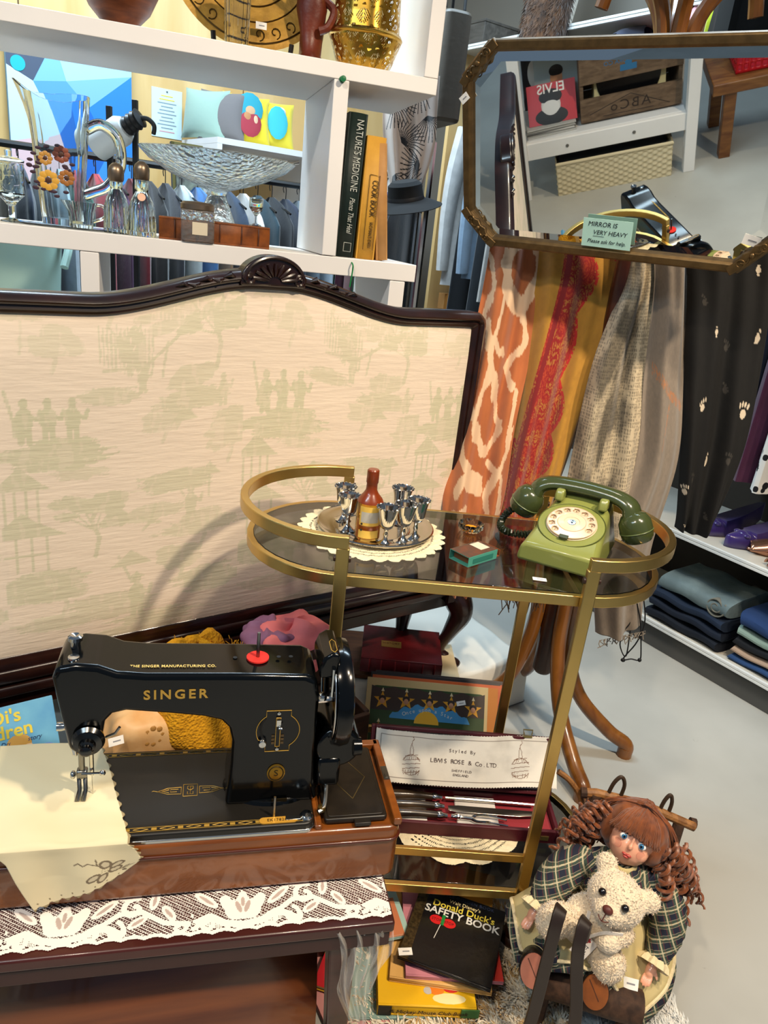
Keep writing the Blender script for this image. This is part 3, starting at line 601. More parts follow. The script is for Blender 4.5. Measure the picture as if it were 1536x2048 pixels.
# ---- lace runner
LW, LH = .735, .086
def lace_parts(x, y):
    S = .235; xx = (x+.03) % S; q = np.zeros(x.shape, bool); g = np.zeros(x.shape, bool); f = np.zeros(x.shape, bool)
    def spiral(cx, cy, r, turns, d, w_):
        t = np.linspace(.25, 1, 26); a = t*turns*2*pi*d+(0 if d > 0 else pi); return m_line(xx, y, list(zip(cx+r*t*np.cos(a), cy+r*t*np.sin(a))), w_)
    tx, ty = .070, .036                                 # tulip
    q |= m_ell(xx, y, tx, ty, .025, .020) & (y > ty-.016); 
    for s in (-1, 1): q |= m_ell(xx, y, tx+s*.021, ty+.010, .0085, .016, -s*.5); g |= m_ell(xx, y, tx+s*.006, ty+.004, .0035, .010, -s*.35)
    q |= m_ell(xx, y, tx, ty+.017, .007, .013); g |= m_ell(xx, y, tx, ty+.012, .003, .008)
    q &= ~(m_ell(xx, y, tx+.012, ty+.024, .003, .009, -.2) | m_ell(xx, y, tx-.012, ty+.024, .003, .009, .2))
    for s in (-1, 1):
        q |= m_line(xx, y, [(tx+s*.004, .012), (tx+s*.026, .016), (tx+s*.045, .028), (tx+s*.06, .022)], .0055); f |= m_ell(xx, y, tx+s*.040, .016, .013, .006, s*.3)
        q |= spiral(tx+s*.066, .020, .013, 1.2, s, .0032)
        q |= m_ell(xx, y, tx+s*.050, .055, .020, .007, s*.7); g |= m_ell(xx, y, tx+s*.050, .055, .013, .0025, s*.7)
        q |= spiral(tx+s*.088, .052, .017, 1.3, -s, .0038); q |= m_ell(xx, y, tx+s*.033, .073, .007, .007)
    for cx, cy in ((.165, .03), (.185, .062), (.15, .072), (.205, .04)):
        q |= m_ell(xx, y, cx, cy, .015, .0065, (cx*40) % 3); g |= m_ell(xx, y, cx, cy, .009, .0025, (cx*40) % 3)
    for cx in (.02, .105, .14, .22): q |= spiral(cx, .016, .010, 1.1, 1, .003)
    q |= m_line(xx, y, [(.12, .03), (.14, .045), (.17, .045), (.20, .025), (.235, .02)], .004)
    return q, g, f
def lace_edge(x): return .0035*np.abs(np.sin(x*pi/.0293))+.002*np.sin(x*pi/.235)**2
def lace_mask(x, y):
    q, g, f = lace_parts(x, y); band = (y < .0055+lace_edge(x)) | (x > LW-.007)
    net = (np.abs(((x*1.0+y*1.55)/.0078) % 1-.5) < .115) | (np.abs(((x*1.0-y*2.3)/.0078) % 1-.5) < .10)
    fine = (((x/.0024) % 1 < .62) | ((y/.0024) % 1 < .62))
    return (y > lace_edge(x)) & (q | band | np.where(f, fine, net))
def lace_col(x, y):
    c = fill(x.shape, '#efe3d8'); q, g, f = lace_parts(x, y); c[g] = rgb('#b3a095'); return c
def lace_fn(U, V):
    X = -.735+LW*U+.0; Y = -.066+LH*V; over = np.clip(X+.018, 0, 1); X2 = X-np.where(over > 0, over*.75, 0)
    return X2, Y, .0005-over*.9+0*V
ln = thing('lace_runner', 'white floral lace runner under the sewing machine base', 'runner', M=MF)
paint_grid('lace_border', lace_fn, 735, 86, lace_col, mat('lace_cotton', '#efe3d8', .85, vcol=True), ln, None, lace_mask, smooth=False, wu=LW, wv=LH)
MB().box((-.377, .10, .0006), (.716, .16, .0008)).build('lace_field', mat('lace_field', '#e6dbd0', .85), ln, smooth=False)
# ================================================================== gold drinks trolley
TF = Matrix.Translation((.126, 1.19, 0)) @ RZ(3.2); TT = .733
m_brass = mat('satin_gold', '#d0b06a', .33, 1, noise=(30, .15), hex2='#b28e48'); m_smoke = mat('smoked_glass', '#85888a', .03, trans=1, ior=1.46); m_brown = mat('brown_plastic', '#2c160c', .4)
tr = thing('drinks_trolley', 'oval gold metal drinks trolley with smoked glass shelves', 'trolley', M=TF)
RECT = lambda w, h: [(-w/2, -h/2), (w/2, -h/2), (w/2, h/2), (-w/2, h/2)]
def race(r, L, z, n=18): return [(L+r*cos(a), r*sin(a), z) for a in np.linspace(-pi/2, pi/2, n)]+[(-L+r*cos(a), r*sin(a), z) for a in np.linspace(pi/2, 3*pi/2, n)]
for zf in (.722, .115):
    MB().tube(race(.160, .19, zf), 1, closed=True, sec=RECT(.011, .018)).build('shelf_frame', m_brass, tr, bevel=.0012)
    MB().prism([(x, y) for x, y, _ in race(.1545, .19, 0)], zf+.0045, zf+.0095).build('glass_shelf', m_smoke, tr, bevel=.0008)
for s in (-1, 1):
    P = [(s*.182, -.172, .789)]+[(s*.19+s*.172*cos(a), .172*sin(a), .789) for a in np.linspace(-pi/2, pi/2, 26)]+[(s*.182, .172, .789)]
    MB().tube(P, 1, sec=RECT(.013, .020)).build('guard_rail', m_brass, tr, bevel=.0015)
for sx in (-1, 1):
    for sy in (-1, 1):
        MB().box((sx*.19, sy*.172, .412), (.020, .012, .736)).build('post', m_brass, tr, bevel=.0015)
        MB().ell((sx*.19, sy*.172, .0175), (.019, .019, .0175), 18, 12).lathe([(0, .03), (.014, .03), (.016, .040), (.013, .050), (0, .05)], 18, TR(sx*.19, sy*.172, 0)).build('caster', m_brown, tr)
        for q in (-1, 1): MB().lathe([(0, 0), (.0055, 0), (.005, .003), (0, .004)], 12, TR(sx*.19+q*.010, sy*.172, .762) @ RY(90*q)).build('bolt', m_brown, tr)
    MB().box((sx*.19, 0, .722), (.012, .32, .012)).build('cross_bar', m_brass, tr)
for sy in (-1, 1): MB().box((0, sy*.168, .208), (.362, .008, .016)).build('lower_rail', m_brass, tr, bevel=.001)
def onT(x, y, z=TT, rz=0): return TF @ TR(x, y, z) @ RZ(rz)
# crochet doily
m_croc = mat('crochet_cream', '#e6d8b4', .9, bump=(260, .6))
def doily(name, R, nsc, M, label, z=.0012, inner=0):
    n = int(R*2/.0014)
    def mk(U, V):
        x = (U-.5)*2*R; y = (V-.5)*2*R; r = np.hypot(x, y); a = np.arctan2(y, x)
        ed = R*(.93+.07*np.abs(np.cos(a*nsc/2)))
        hole = ((np.floor(r/.0052) % 2 < 1) & (np.abs(((a*r/.0042) % 1)-.5) < .26) & (r > R*.55) & (np.abs(((r/.0052) % 1)-.5) < .33))
        return (r < ed) & (r > inner) & ~(hole & (r < R*.88))
    o = paint_grid(name, lambda U, V: ((U-.5)*2*R, (V-.5)*2*R, z+.0006*np.sin(U*90)*np.sin(V*90)), n, n, None, m_croc, None, None, mk, smooth=False)
    o.matrix_world = M; return tag(o, label, 'doily')
doily('doily', .130, 30, onT(-.143, .018, TT), 'cream crochet doily under the silver tray')
m_silver = mat('silver_plate', '#d9d6d0', .10, 1); m_silvd = mat('silver_tray', '#c9c2b6', .18, 1, noise=(14, .25), hex2='#9a8468')
t = MB().lathe([(0, .004), (.070, .004), (.074, .005), (.090, .010), (.098, .0105), (.1005, .012), (.103, .0105), (.101, .008), (.092, .0065), (.074, .002), (0, .002)], 56).build('tray', m_silvd)
t.matrix_world = onT(-.137, .030); tag(t, 'round silver tray holding small goblets on the trolley', 'tray')
MB().lathe([(.058, .0042), (.060, .0050), (.062, .0042)], 48).build('engraved_ring', m_silver, t, solid=.0003)
def goblet_bm():
    return MB().lathe([(0, .0), (.0135, 0), (.0135, .0015), (.009, .004), (.004, .009), (.0028, .014), (.004, .018), (.0028, .022), (.0035, .027), (.009, .031), (.0118, .038), (.0135, .052), (.0158, .063), (.0165, .066), (.0150, .0655), (.0125, .054), (.010, .040), (.004, .034), (0, .033)], 28)
gob0 = None
for i, (x, y, h, lb) in enumerate([(-.195, .050, .064, 'silver goblet furthest back at the left of the tray'), (-.186, .004, .064, 'silver goblet beside the bottle under the left rail'), (-.122, -.048, .068, 'silver goblet nearest the tray front beside the bottle'), (-.094, .058, .068, 'silver goblet furthest back behind the right hand cluster'), (-.092, -.030, .070, 'silver goblet in front of the right hand cluster'), (-.070, -.008, .072, 'silver goblet furthest right on the tray')]):
    M = onT(x, y, TT+.0105 if np.hypot(x+.137, y-.03) > .085 else TT+.0045) @ Matrix.Diagonal((1.13, 1.13, h/.066, 1))
    if gob0 is None:
        gob0 = thing('goblet', lb, 'goblet', M=M, group='silver goblets on the tray')
        goblet_bm().build('bowl_and_stem', m_silver, gob0)
        for k in range(16): MB().ell((.0163*cos(k*pi/8), .0163*sin(k*pi/8), .0655), (.0022, .0022, .0018), 6, 5).build('rim_bead', m_silver, gob0) if k == 0 else None
        bd_ = gob0.children[-1]
        for k in range(1, 16):
            c = bd_.copy(); COL.objects.link(c); c.parent = gob0; c.matrix_local = RZ(22.5*k)
    else: dup(gob0, lb, M)
# bottle with wax cap and two labels
bt = thing('liquor_bottle', 'small liquor bottle with brown wax neck and pale label on the tray', 'bottle', M=onT(-.152, -.022, TT+.005) @ Matrix.Diagonal((1.0, 1.0, .93, 1)))
MB().lathe([(0, 0), (.020, 0), (.0215, .003), (.0215, .062), (.019, .074), (.012, .084), (.0085, .092), (.008, .115), (.006, .115), (.006, .09), (.016, .072), (.0195, .06), (.0195, .004), (0, .003)], 32).build('glass_body', mat('bottle_glass', '#f0cf78', .03, trans=1), bt)
MB().lathe([(0, .004), (.0193, .004), (.0193, .040), (0, .040)], 28).build('liquor', mat('amber_liquor', '#e8a01e', .05, trans=.6, ior=1.36), bt)
MB().lathe([(.0222, .070), (.0200, .076), (.0130, .085), (.0094, .092), (.0090, .104), (.0102, .106), (.0100, .128), (.0085, .130), (0, .130)], 28).build('wax_cap', mat('brown_wax', '#7a300e', .28, coat=.4), bt)
lb = MB().grid(lambda u, v: (.0219*cos(-2.35+u*1.7), .0219*sin(-2.35+u*1.7), .030+.036*v), 14, 4).build('paper_label', mat('label_cream', '#e0b750', .6), bt)
MB().grid(lambda u, v: (.0221*cos(-2.2+u*1.4), .0221*sin(-2.2+u*1.4), .036+.020*v), 12, 3).build('label_panel', mat('label_grey', '#b9b3a6', .6), lb)
MB().grid(lambda u, v: (.0219*cos(-2.35+u*1.7), .0219*sin(-2.35+u*1.7), .006+.015*v), 14, 3).build('base_label', mat('label_cream', '#e0b750', .6), bt)
for zz, a in ((.033, -2.1), (.0215, -2.1)): MB().ell((.0221*cos(a), .0221*sin(a), zz), (.002, .002, .002), 8, 6).build('label_dot', mat('label_black', '#17120e', .5), bt)
# ashtray, matchbox, tag
at = thing('ashtray', 'tiny pressed glass ashtray with amber centre on the trolley top', 'ashtray', M=onT(.038, .066, TT+.0005))
MB().lathe([(0, .003), (.013, .003), (.018, .010), (.0215, .015), (.0225, .0145), (.022, .006), (.017, .0), (0, 0)], 32, None, lambda a, z: 1+.05*cos(a*14)).build('glass_dish', mat('pressed_glass', '#f0e6c8', .04, trans=1), at)
MB().lathe([(0, .0032), (.012, .0032), (.012, .006), (0, .0065)], 24).build('amber_centre', mat('amber_enamel', '#e39a12', .25, coat=.5), at)
mbx = thing('matchbox', 'half open green and brown matchbox lying in front of the telephone', 'matchbox', M=onT(.026, -.060, TT+.0005, 41))
MB().add([(x, y, z) for x in (-.036, .036) for y, z in ((-.0205, 0), (.0205, 0), (.0205, .016), (-.0205, .016))], [(0, 1, 5, 4), (1, 2, 6, 5), (2, 3, 7, 6), (3, 0, 4, 7)]).build('sleeve', mat('matchbox_green', '#4f9f8d', .5), mbx, solid=.0008, smooth=False)
MB().box((0, 0, .0165), (.0715, .040, .0004)).build('picture', mat('matchbox_brown', '#6b3e2a', .5, noise=(60, .7), hex2='#2f3a33'), mbx, smooth=False)
MB().box((.018, .004, .0169), (.022, .026, .0003)).build('picture_inset', mat('matchbox_pale', '#d8cdb6', .5), mbx, smooth=False)
MB().box((0, -.0213, .008), (.050, .0003, .008)).build('side_print', mat('matchbox_teal', '#2f7a6c', .5), mbx, smooth=False)
MB().box((.010, 0, .0018), (.071, .038, .0014)).box((.0455, 0, .007), (.001, .038, .012)).box((-.0255, 0, .007), (.001, .038, .012)).build('drawer', mat('matchbox_card', '#8a4b26', .7), mbx, smooth=False)
tg = price_tag(onT(.126, -.120, TT+.0002, -6), w=.022, h=.011); tag(tg, 'small white price tag lying on the smoked glass beside the telephone', 'price tag')
# ---- rotary telephone
m_gr = mat('avocado_plastic', '#868c48', .28, coat=.3); m_dg = mat('dark_green_plastic', '#3d4626', .2, coat=.4)
ph = thing('rotary_telephone', 'avocado green rotary dial telephone with dark green handset', 'telephone', M=onT(.160, -.078, TT+.001, -28) @ Matrix.Scale(.96, 4))
def sec(y): # half width bottom, half width top, height
    t = y/.19; return (.070-.004*t, .064-.022*t, .034+.062*min(1, t/.86)**1.15)
vs = []; fs = []; NY = 16
for i in range(NY+1):
    y = .19*i/NY; wb_, wt, h = sec(y); y2 = y
    for x, z in ((-wb_, 0), (-wb_, .010), (-wt-.003, h-.006), (-wt+.006, h), (0, h+.001), (wt-.006, h), (wt+.003, h-.006), (wb_, .010), (wb_, 0)): vs.append((x, y2, z))
for i in range(NY):
    for k in range(8): a = i*9+k; fs.append((a, a+1, a+10, a+9))
    fs.append((i*9+8, i*9, i*9+9, i*9+17))
fs += [tuple(range(8, -1, -1)), tuple(NY*9+k for k in range(9))]
pb = MB().add(vs, fs).build('body', m_gr, ph, bevel=.006, seg=4, ang=30)
sl = atan2(sec(.12)[2]-sec(.03)[2], .09); DM = TR(0, .074, sec(.074)[2]+.0012) @ Matrix.Rotation(sl, 4, 'X')
MB().lathe([(.057, -.003), (.058, .0006), (.0565, .001), (0, .001)], 48, DM).build('dial_base', m_gr, ph)
MB().lathe([(.0575, .0006), (.0585, .0014), (.0595, .0004)], 48, DM).build('dial_groove', mat('dial_line', '#565f2a', .4), ph, solid=.0004)
m_dial = mat('ivory_dial', '#dcc6a6', .3, coat=.2); m_clear = mat('clear_plastic', '#efdfc8', .06, trans=.85)
MB().lathe([(.044, .001), (.0445, .0025), (.043, .0032), (0, .0032)], 48, DM).build('number_ring', m_dial, ph)
hb_ = MB()
fr_ = MB().lathe([(.0255, .0042), (.0425, .0042), (.0425, .0058), (.0255, .0058), (.0255, .0042)], 60, DM)
fw = MB(); nR = 120
def fwm(u, v):
    a = u*2*pi; r = .024+.0195*v; 
    for k in range(10):
        b_ = radians(-38+k*27.5+20)
        if (r*cos(a)-.0345*cos(b_))**2+(r*sin(a)-.0345*sin(b_))**2 < .0056**2: return False
    return True
fw.grid(lambda u, v: ((.024+.0195*v)*cos(2*pi*u), (.024+.0195*v)*sin(2*pi*u), .0056), nR, 10, fwm, True, DM); fo = fw.build('finger_wheel', mat('finger_wheel_plastic', '#d8b898', .15, coat=.5), ph, solid=.0018, clean=True)
MB().lathe([(.0245, .0045), (.024, .0068), (.014, .0072), (.0135, .0062), (.008, .0062), (0, .0062)], 40, DM).build('wheel_hub', m_dial, ph)
MB().lathe([(0, .0064), (.0075, .0064), (.0070, .0072), (0, .0073)], 24, DM).lathe([(0, .0072), (.0022, .0072), (.0020, .0095), (0, .0096)], 12, DM).build('centre_screw', m_chr, ph)
for k in range(10):
    b_ = radians(-38+k*27.5+20); text('digit', '1234567890'[9-k] if False else '0987654321'[k], .0085, DM @ TR(.0345*cos(b_), .0345*sin(b_), .0035), mat('dial_digit', '#6f4a3a', .6), ph)
MB().box((-.002, -.043, .007), (.016, .009, .0025), DM).prism([(-.008, 0), (.008, 0), (.005, .007), (-.005, .007)], .004, .0062, DM @ TR(-.002, -.0475, .001)).build('finger_stop', mat('dark_olive', '#3a3f22', .35), ph, bevel=.0008)
for s in (-1, 1): MB().prism([(-.014, -.008), (.014, -.008), (.012, .004), (.004, .013), (-.006, .014), (-.012, .006)], -.008, .008, TR(s*.040, .128, .092) @ RZ(90*0) @ RY(90) @ RZ(90)).build('cradle_horn', m_gr, ph, bevel=.004, seg=3)
HP = spline([(-.090, .142, .080), (-.082, .145, .097), (-.055, .149, .107), (0, .151, .110), (.055, .149, .107), (.082, .145, .097), (.090, .142, .080)], 5)
hs = MB().tube(HP, [v[0] for v in spline([(.018, 0, 0), (.0165, 0, 0), (.0145, 0, 0), (.0140, 0, 0), (.0145, 0, 0), (.0165, 0, 0), (.018, 0, 0)], 5)], 14, sec=[(1.25*cos(a), .82*sin(a)) for a in np.linspace(0, 2*pi, 15)[:-1]]).build('handset_grip', m_dg, ph)
for s in (-1, 1):
    MB().lathe([(0, -.034), (.022, -.033), (.0275, -.026), (.0295, -.012), (.0285, .004), (.022, .016), (.010, .022), (0, .023)], 32, TR(s*.098, .138, .070) @ RY(s*-24)).build('earpiece' if s < 0 else 'mouthpiece', m_dg, ph)
    MB().lathe([(.0293, -.015), (.0300, -.0135), (.0293, -.012)], 32, TR(s*.098, .138, .070) @ RY(s*-24)).build('cap_seam', mat('olive_line', '#57633a', .3), ph, solid=.0004)
ax = spline([(-.108, .135, .055), (-.135, .140, .030), (-.140, .120, .010), (-.120, .100, .006), (-.085, .105, .008), (-.068, .12, .012)], 40)
cc = []
for i, p in enumerate(ax):
    a = i*.95; q = ax[min(i+1, len(ax)-1)]-ax[max(i-1, 0)]; q.normalize(); n1 = q.cross(Vector((0, 0, 1)) if abs(q.z) < .9 else Vector((1, 0, 0))).normalized(); n2 = q.cross(n1); cc.append(p+n1*(.0055*cos(a))+n2*(.0055*sin(a)))
MB().tube(cc, .0024, 6).build('coiled_cord', mat('cord_dark_green', '#1f2616', .35), ph)
# ---- carving set on the lower shelf
LZ = .1246
doily('crochet_mat', .150, 12, TF @ TR(.085, .035, LZ) @ RZ(20), 'scalloped cream crochet mat under the carving set case')
m_case = mat('burgundy_leatherette', '#4a0c18', .5, bump=(220, .15)); m_vel = mat('crimson_velvet', '#8d0b1c', .9, sheen=.6, bump=(300, .2)); m_satin = mat('white_satin', '#d8d2cc', .4, sheen=.3)
CF = TF @ TR(-.095, -.045, LZ+.0018); CWd, CDp = .385, .105
cs = thing('carving_set_case', 'open burgundy case lined with crimson velvet on the trolley lower shelf', 'case', M=CF)
bx_ = MB().box((CWd/2, CDp/2, .002), (CWd, CDp, .004))
for x in (.004, CWd-.004): bx_.box((x, CDp/2, .016), (.008, CDp, .028))
for y in (.004, CDp-.004): bx_.box((CWd/2, y, .016), (CWd-.016, .008, .028))
bx_.build('tray_shell', m_case, cs, bevel=.002)
MB().box((CWd/2, CDp/2, .009), (CWd-.018, CDp-.018, .010)).build('velvet_lining', m_vel, cs, smooth=False)
MB().box((.070, CDp/2, .0165), (.105, CDp-.020, .006)).build('satin_rest', m_satin, cs, bevel=.002)
MB().box((.225, CDp/2, .0165), (.085, CDp-.020, .006)).build('satin_rest', m_satin, cs, bevel=.002)
LM = TR(0, CDp-.002, .034) @ RX(62)
lid = MB().box((CWd/2, .058, -.004), (CWd, .116, .004), LM)
for x in (.004, CWd-.004): lid.box((x, .058, .006), (.008, .116, .020), LM)
for y in (.004, .112): lid.box((CWd/2, y, .006), (CWd-.016, .008, .020), LM)
lid.build('lid', m_case, cs, bevel=.002)
MB().box((CWd/2, .058, .004), (CWd-.02, .10, .006), LM).build('lid_padding', m_satin, cs, bevel=.002)
MB().box((CWd*.85, .116, .012), (.018, .004, .014), LM).tube([(CWd*.85-.008, .120, .018), (CWd*.85-.010, .130, .018), (CWd*.85+.010, .130, .018), (CWd*.85+.008, .120, .018)], .0015, 6, M=LM).build('brass_clasp', mat('pale_brass', '#c8b06a', .3, .9), cs)
MB().box((CWd-.03, -.0008, .014), (.016, .002, .010)).build('front_clasp', mat('pale_brass', '#c8b06a', .3, .9), cs)
pt_ = price_tag(CF @ TR(CWd-.05, .018, .0148) @ RZ(-15), w=.018, h=.012); tag(pt_, 'white price tag lying on the crimson velvet of the carving case', 'price tag')
m_horn = mat('dark_horn', '#20160f', .35, noise=(18, .8, (1, 4, 4)), hex2='#5a4631', coat=.15); m_blade = mat('polished_blade', '#cfcac0', .16, 1)
BX = TR(.166-.136*.87, 0, 0) @ Matrix.Diagonal((.87, 1, 1, 1))
def handle(kn, y, ln=.128):
    MB().tube(spline([(.010, y, .026), (.045, y-.004, .029), (.095, y, .028), (.010+ln, y+.001, .026)], 6), [v[0] for v in spline([(.0095, 0, 0), (.0105, 0, 0), (.0085, 0, 0), (.0070, 0, 0)], 6)], 12).build('handle', m_horn, kn)
    MB().tube([(.010+ln, y+.001, .026), (.016+ln, y+.001, .026), (.022+ln, y+.001, .0255), (.030+ln, y+.001, .025)], [.0078, .0085, .0062, .005], 12).build('ferrule', m_silver, kn)
kn = thing('carving_knife', 'middle piece of the carving set, a broad bladed knife with horn handle', 'knife', M=CF); handle(kn, .052)
MB().prism([(.136, .044), (.150, .041), (.30, .040), (.345, .045), (.362, .056), (.335, .058), (.16, .0595), (.136, .057)], .0245, .0262, BX).build('blade', m_blade, kn, bevel=.0006)
kn = thing('sharpening_steel', 'rearmost piece of the carving set, a slim steel with horn handle', 'sharpening steel', M=CF); handle(kn, .078, .126)
MB().tube([(.132, .079, .0255), (.20, .079, .0255), (.345, .077, .0255)], [.0045, .0045, .003], 10, M=BX).build('steel_rod', m_blade, kn)
kn = thing('carving_fork', 'front piece of the carving set, a two pronged fork with horn handle', 'fork', M=CF); handle(kn, .027, .132)
fk = MB().tube(spline([(.14, .028, .0255), (.155, .028, .0265), (.165, .028, .025), (.19, .026, .025)], 4), [.005]*3+[.0065]*4+[.0045]*6, 10, M=BX)
for s in (-1, 1): fk.tube(spline([(.185, .026, .025), (.200, .026+s*.008, .0255), (.225, .024+s*.009, .028), (.270, .022+s*.008, .024)], 6), [.0032]*6+[.003]*7+[.0022]*6, 8, M=BX)
fk.build('prongs', m_silver, kn)
# printed cloth lying in the lid
def scl_fn(U, V):
    X = .008+.385*U; Y = .010+.104*V; return X, Y-.006*np.sin(U*5)*1, .018+.005*np.sin(U*11+1)+.004*np.sin(U*23)*V+.010*(1-V)+.006*(1-V)**2
pk = lambda U, V: (V > .012+.022*np.abs(((U*64) % 1)-.5)) & (V < .985-.022*np.abs(((U*64) % 1)-.5)) & (U < .995-.006*np.abs(((V*18) % 1)-.5)) & (U > .004)
sc_ = thing('printed_cloth', 'white pinked edge maker cloth with printed lettering inside the case lid', 'cloth', M=CF @ LM)
def scl_col(U, V):
    c = fill(U.shape, '#e2dcd0'); st = fbm(U*9, V*3, 5); c = c*(1-.35*np.clip(st-.5, 0, 1)*2)[..., None]+rgb('#b79a72')*(.30*np.clip(fbm(U*6+3, V*2, 9)-.5, 0, 1)*2)[..., None]
    x, y = U*.385, V*.104; b_ = np.minimum.reduce([x-.012, .373-x, y-.012, .092-y]); c[np.abs(b_) < .0006] = rgb('#6b5a4c')
    q = np.zeros(U.shape, bool)
    for gx in (.078, .305):
        for k in range(5): yy_ = .022+k*.008; w_ = .019*sqrt(max(0, 1-((k-2)/2.8)**2)); q |= d_seg(x, y, gx-w_, yy_, gx+w_, yy_+.004) < .0006
        rr = np.hypot((x-gx), (y-.038)); q |= (np.abs(rr-.0195) < .0006) & ((y < .030) | (y > .046))
        for k in range(-3, 4): q |= (d_seg(x, y, gx+k*.005, .020, gx+k*.006, .028) < .0005) | (d_seg(x, y, gx+k*.005, .048, gx+k*.003, .056) < .0005)
        q |= m_line(x, y, [(gx-.003, .058), (gx-.003, .070), (gx-.001, .078), (gx+.003, .070), (gx+.004, .058)], .0006) | m_line(x, y, [(gx, .078), (gx, .083), (gx+.004, .088), (gx+.001, .093)], .0006)
    c[q] = rgb('#7d5a44'); return c
paint_grid('cloth_sheet', scl_fn, 330, 90, scl_col, mat('maker_cotton', '#e2dcd0', .7, vcol=True, bump=(40, .35)), sc_, None, pk, solid=.0006)
m_ink = mat('brown_ink', '#5b4a44', .8)
def sz(x, y): return float(scl_fn(np.array((x-.008)/.385), np.array((y-.010)/.104))[2])
def word(s_, x0, y, size, adv):
    for i, ch in enumerate(s_):
        if ch != ' ':
            x = x0+i*adv; dz = (sz(x+.002, y)-sz(x-.002, y))/.004
            text('printed_letter', ch, size, TR(x, y, sz(x, y)+.0008) @ Matrix.Rotation(-math.atan(dz), 4, 'Y'), m_ink, sc_, ext=.0001)
word('LEWIS ROSE & Co.LTD.', .128, .055, .0125, .0072); word('Styled By', .166, .076, .010, .0062); word('SHEFFIELD', .172, .038, .0070, .0046); word('ENGLAND', .175, .030, .0070, .0046)
# ================================================================== mirror
MP = Vector((.408, 1.57, 1.225)); Mh = Vector((cos(radians(30)), -sin(radians(30)), 0)); Mn = Vector((-sin(radians(30))*cos(radians(19.5)), -cos(radians(30))*cos(radians(19.5)), -sin(radians(19.5)))); Mu = Mn.cross(Mh).normalized()
MM = frame(MP, Mh, Mu)
mi = thing('framed_mirror', 'large mirror in an antique brass frame with clipped ornate corners', 'mirror', M=MM)
m_fr = mat('antique_brass', '#6b5433', .42, .7, noise=(60, .5), hex2='#43331d', bump=(90, .2))
def octo(o, c=.056):
    x0, x1, y0, y1 = -.345+o, .277-o, -.004+o, .374-o; c = c-o*.35
    return [(x0+c, y0), (x1-c, y0), (x1, y0+c), (x1, y1-c), (x1-c, y1), (x0+c, y1), (x0, y1-c), (x0, y0+c)]
LV = [(0, -.018), (0, .004), (.003, .007), (.015, .007), (.019, .003), (.020, -.002), (.020, -.018)]
vs = []; fs = []
for o, z in LV: vs += [(x, y, z) for x, y in octo(o)]
for k in range(len(LV)):
    k2 = (k+1) % len(LV)
    for i in range(8): j = (i+1) % 8; fs.append((k*8+i, k*8+j, k2*8+j, k2*8+i))
MB().add(vs, fs).build('frame', m_fr, mi, smooth=False, bevel=.001)
m_mir = mat('mirror_silver', '#e4e8e6', .012, 1)
a, b_ = octo(.019), octo(.036)
MB().add([(x, y, -.0050) for x, y in a]+[(x, y, -.0032) for x, y in b_], [(i, (i+1) % 8, 8+(i+1) % 8, 8+i) for i in range(8)]).build('bevelled_edge', m_mir, mi, smooth=False)
MB().flat(b_, z=-.0032).build('mirror_glass', m_mir, mi, smooth=False)
MB().flat(octo(.018)[::-1], z=-.016).build('backing_board', mat('backing_brown', '#3b2d20', .8), mi, smooth=False)
P = octo(.011)
for i, (p, q) in enumerate(((0, 7), (2, 1), (4, 3), (6, 5))):
    p, q = Vector((*P[p], 0)), Vector((*P[q], 0)); mid = (p+q)/2; d = (q-p).normalized(); nrm = Vector((-d.y, d.x, 0)); L_ = (q-p).length
    cn = Vector(((-.345+.277)/2, .185, 0)); nrm = nrm if nrm.dot(mid-cn) > 0 else -nrm
    pts = [mid+d*(L_*.5+.012)-nrm*.010, mid+d*(L_*.5+.014)+nrm*.007, mid+d*L_*.4+nrm*.0095, mid-d*L_*.4+nrm*.0095, mid-d*(L_*.5+.014)+nrm*.007, mid-d*(L_*.5+.012)-nrm*.010, mid-d*L_*.3-nrm*.006, mid-d*L_*.15-nrm*.012, mid-nrm*.008, mid+d*L_*.15-nrm*.012, mid+d*L_*.3-nrm*.006]
    pl_ = [(v.x, v.y) for v in pts]
    area_ = sum(pl_[k][0]*pl_[(k+1) % len(pl_)][1]-pl_[(k+1) % len(pl_)][0]*pl_[k][1] for k in range(len(pl_)))
    co = MB().prism(pl_ if area_ > 0 else pl_[::-1], .0, .0105).build('corner_plate', m_fr, mi, bevel=.0015)
    sc = MB()
    for s in (-1, 1):
        c0 = mid+d*s*L_*.33; sc.tube([(c0.x+(.009-.0009*t)*cos(t*s), c0.y+(.009-.0009*t)*sin(t*s), .0115) for t in np.linspace(0, 8.5, 26)], .0013, 6)
        sc.tube([(mid+d*s*(.006+.005*k)+nrm*(.005*sin(k)))[:2]+(.0115,) for k in range(4)], .0018, 6)
    sc.ell((mid.x, mid.y, .0115), (.005, .005, .003), 10, 6); stuff(sc.build('relief_scrolls', m_fr, co))
# note card and tags on the mirror
nc = thing('note_card', 'handwritten pale green card propped at the bottom of the mirror', 'card', M=MM @ TR(-.028, .046, .0095) @ RZ(-1))
MB().box((0, 0, 0), (.098, .054, .0008)).build('paper', mat('mint_paper', '#b3dccf', .75), nc, smooth=False)
m_pen = mat('black_pen', '#10131a', .7)
text('handwriting', 'MIRROR IS', .0125, TR(-.010, .0165, .0006), m_pen, nc, shear=.15); text('handwriting', 'VERY HEAVY', .0118, TR(.006, .001, .0006), m_pen, nc, shear=.2); text('handwriting', 'Please ask for help.', .0105, TR(.001, -.016, .0006), m_pen, nc, shear=.25, xs=.95)
MB().box((-.016, -.0062, .0006), (.022, .0006, .0003)).build('underline', m_pen, nc, smooth=False)
tag(price_tag(MM @ TR(.232, .055, -.0028) @ RZ(-12), w=.030, h=.018), 'white price tag stuck on the mirror glass near the lower right corner', 'price tag')
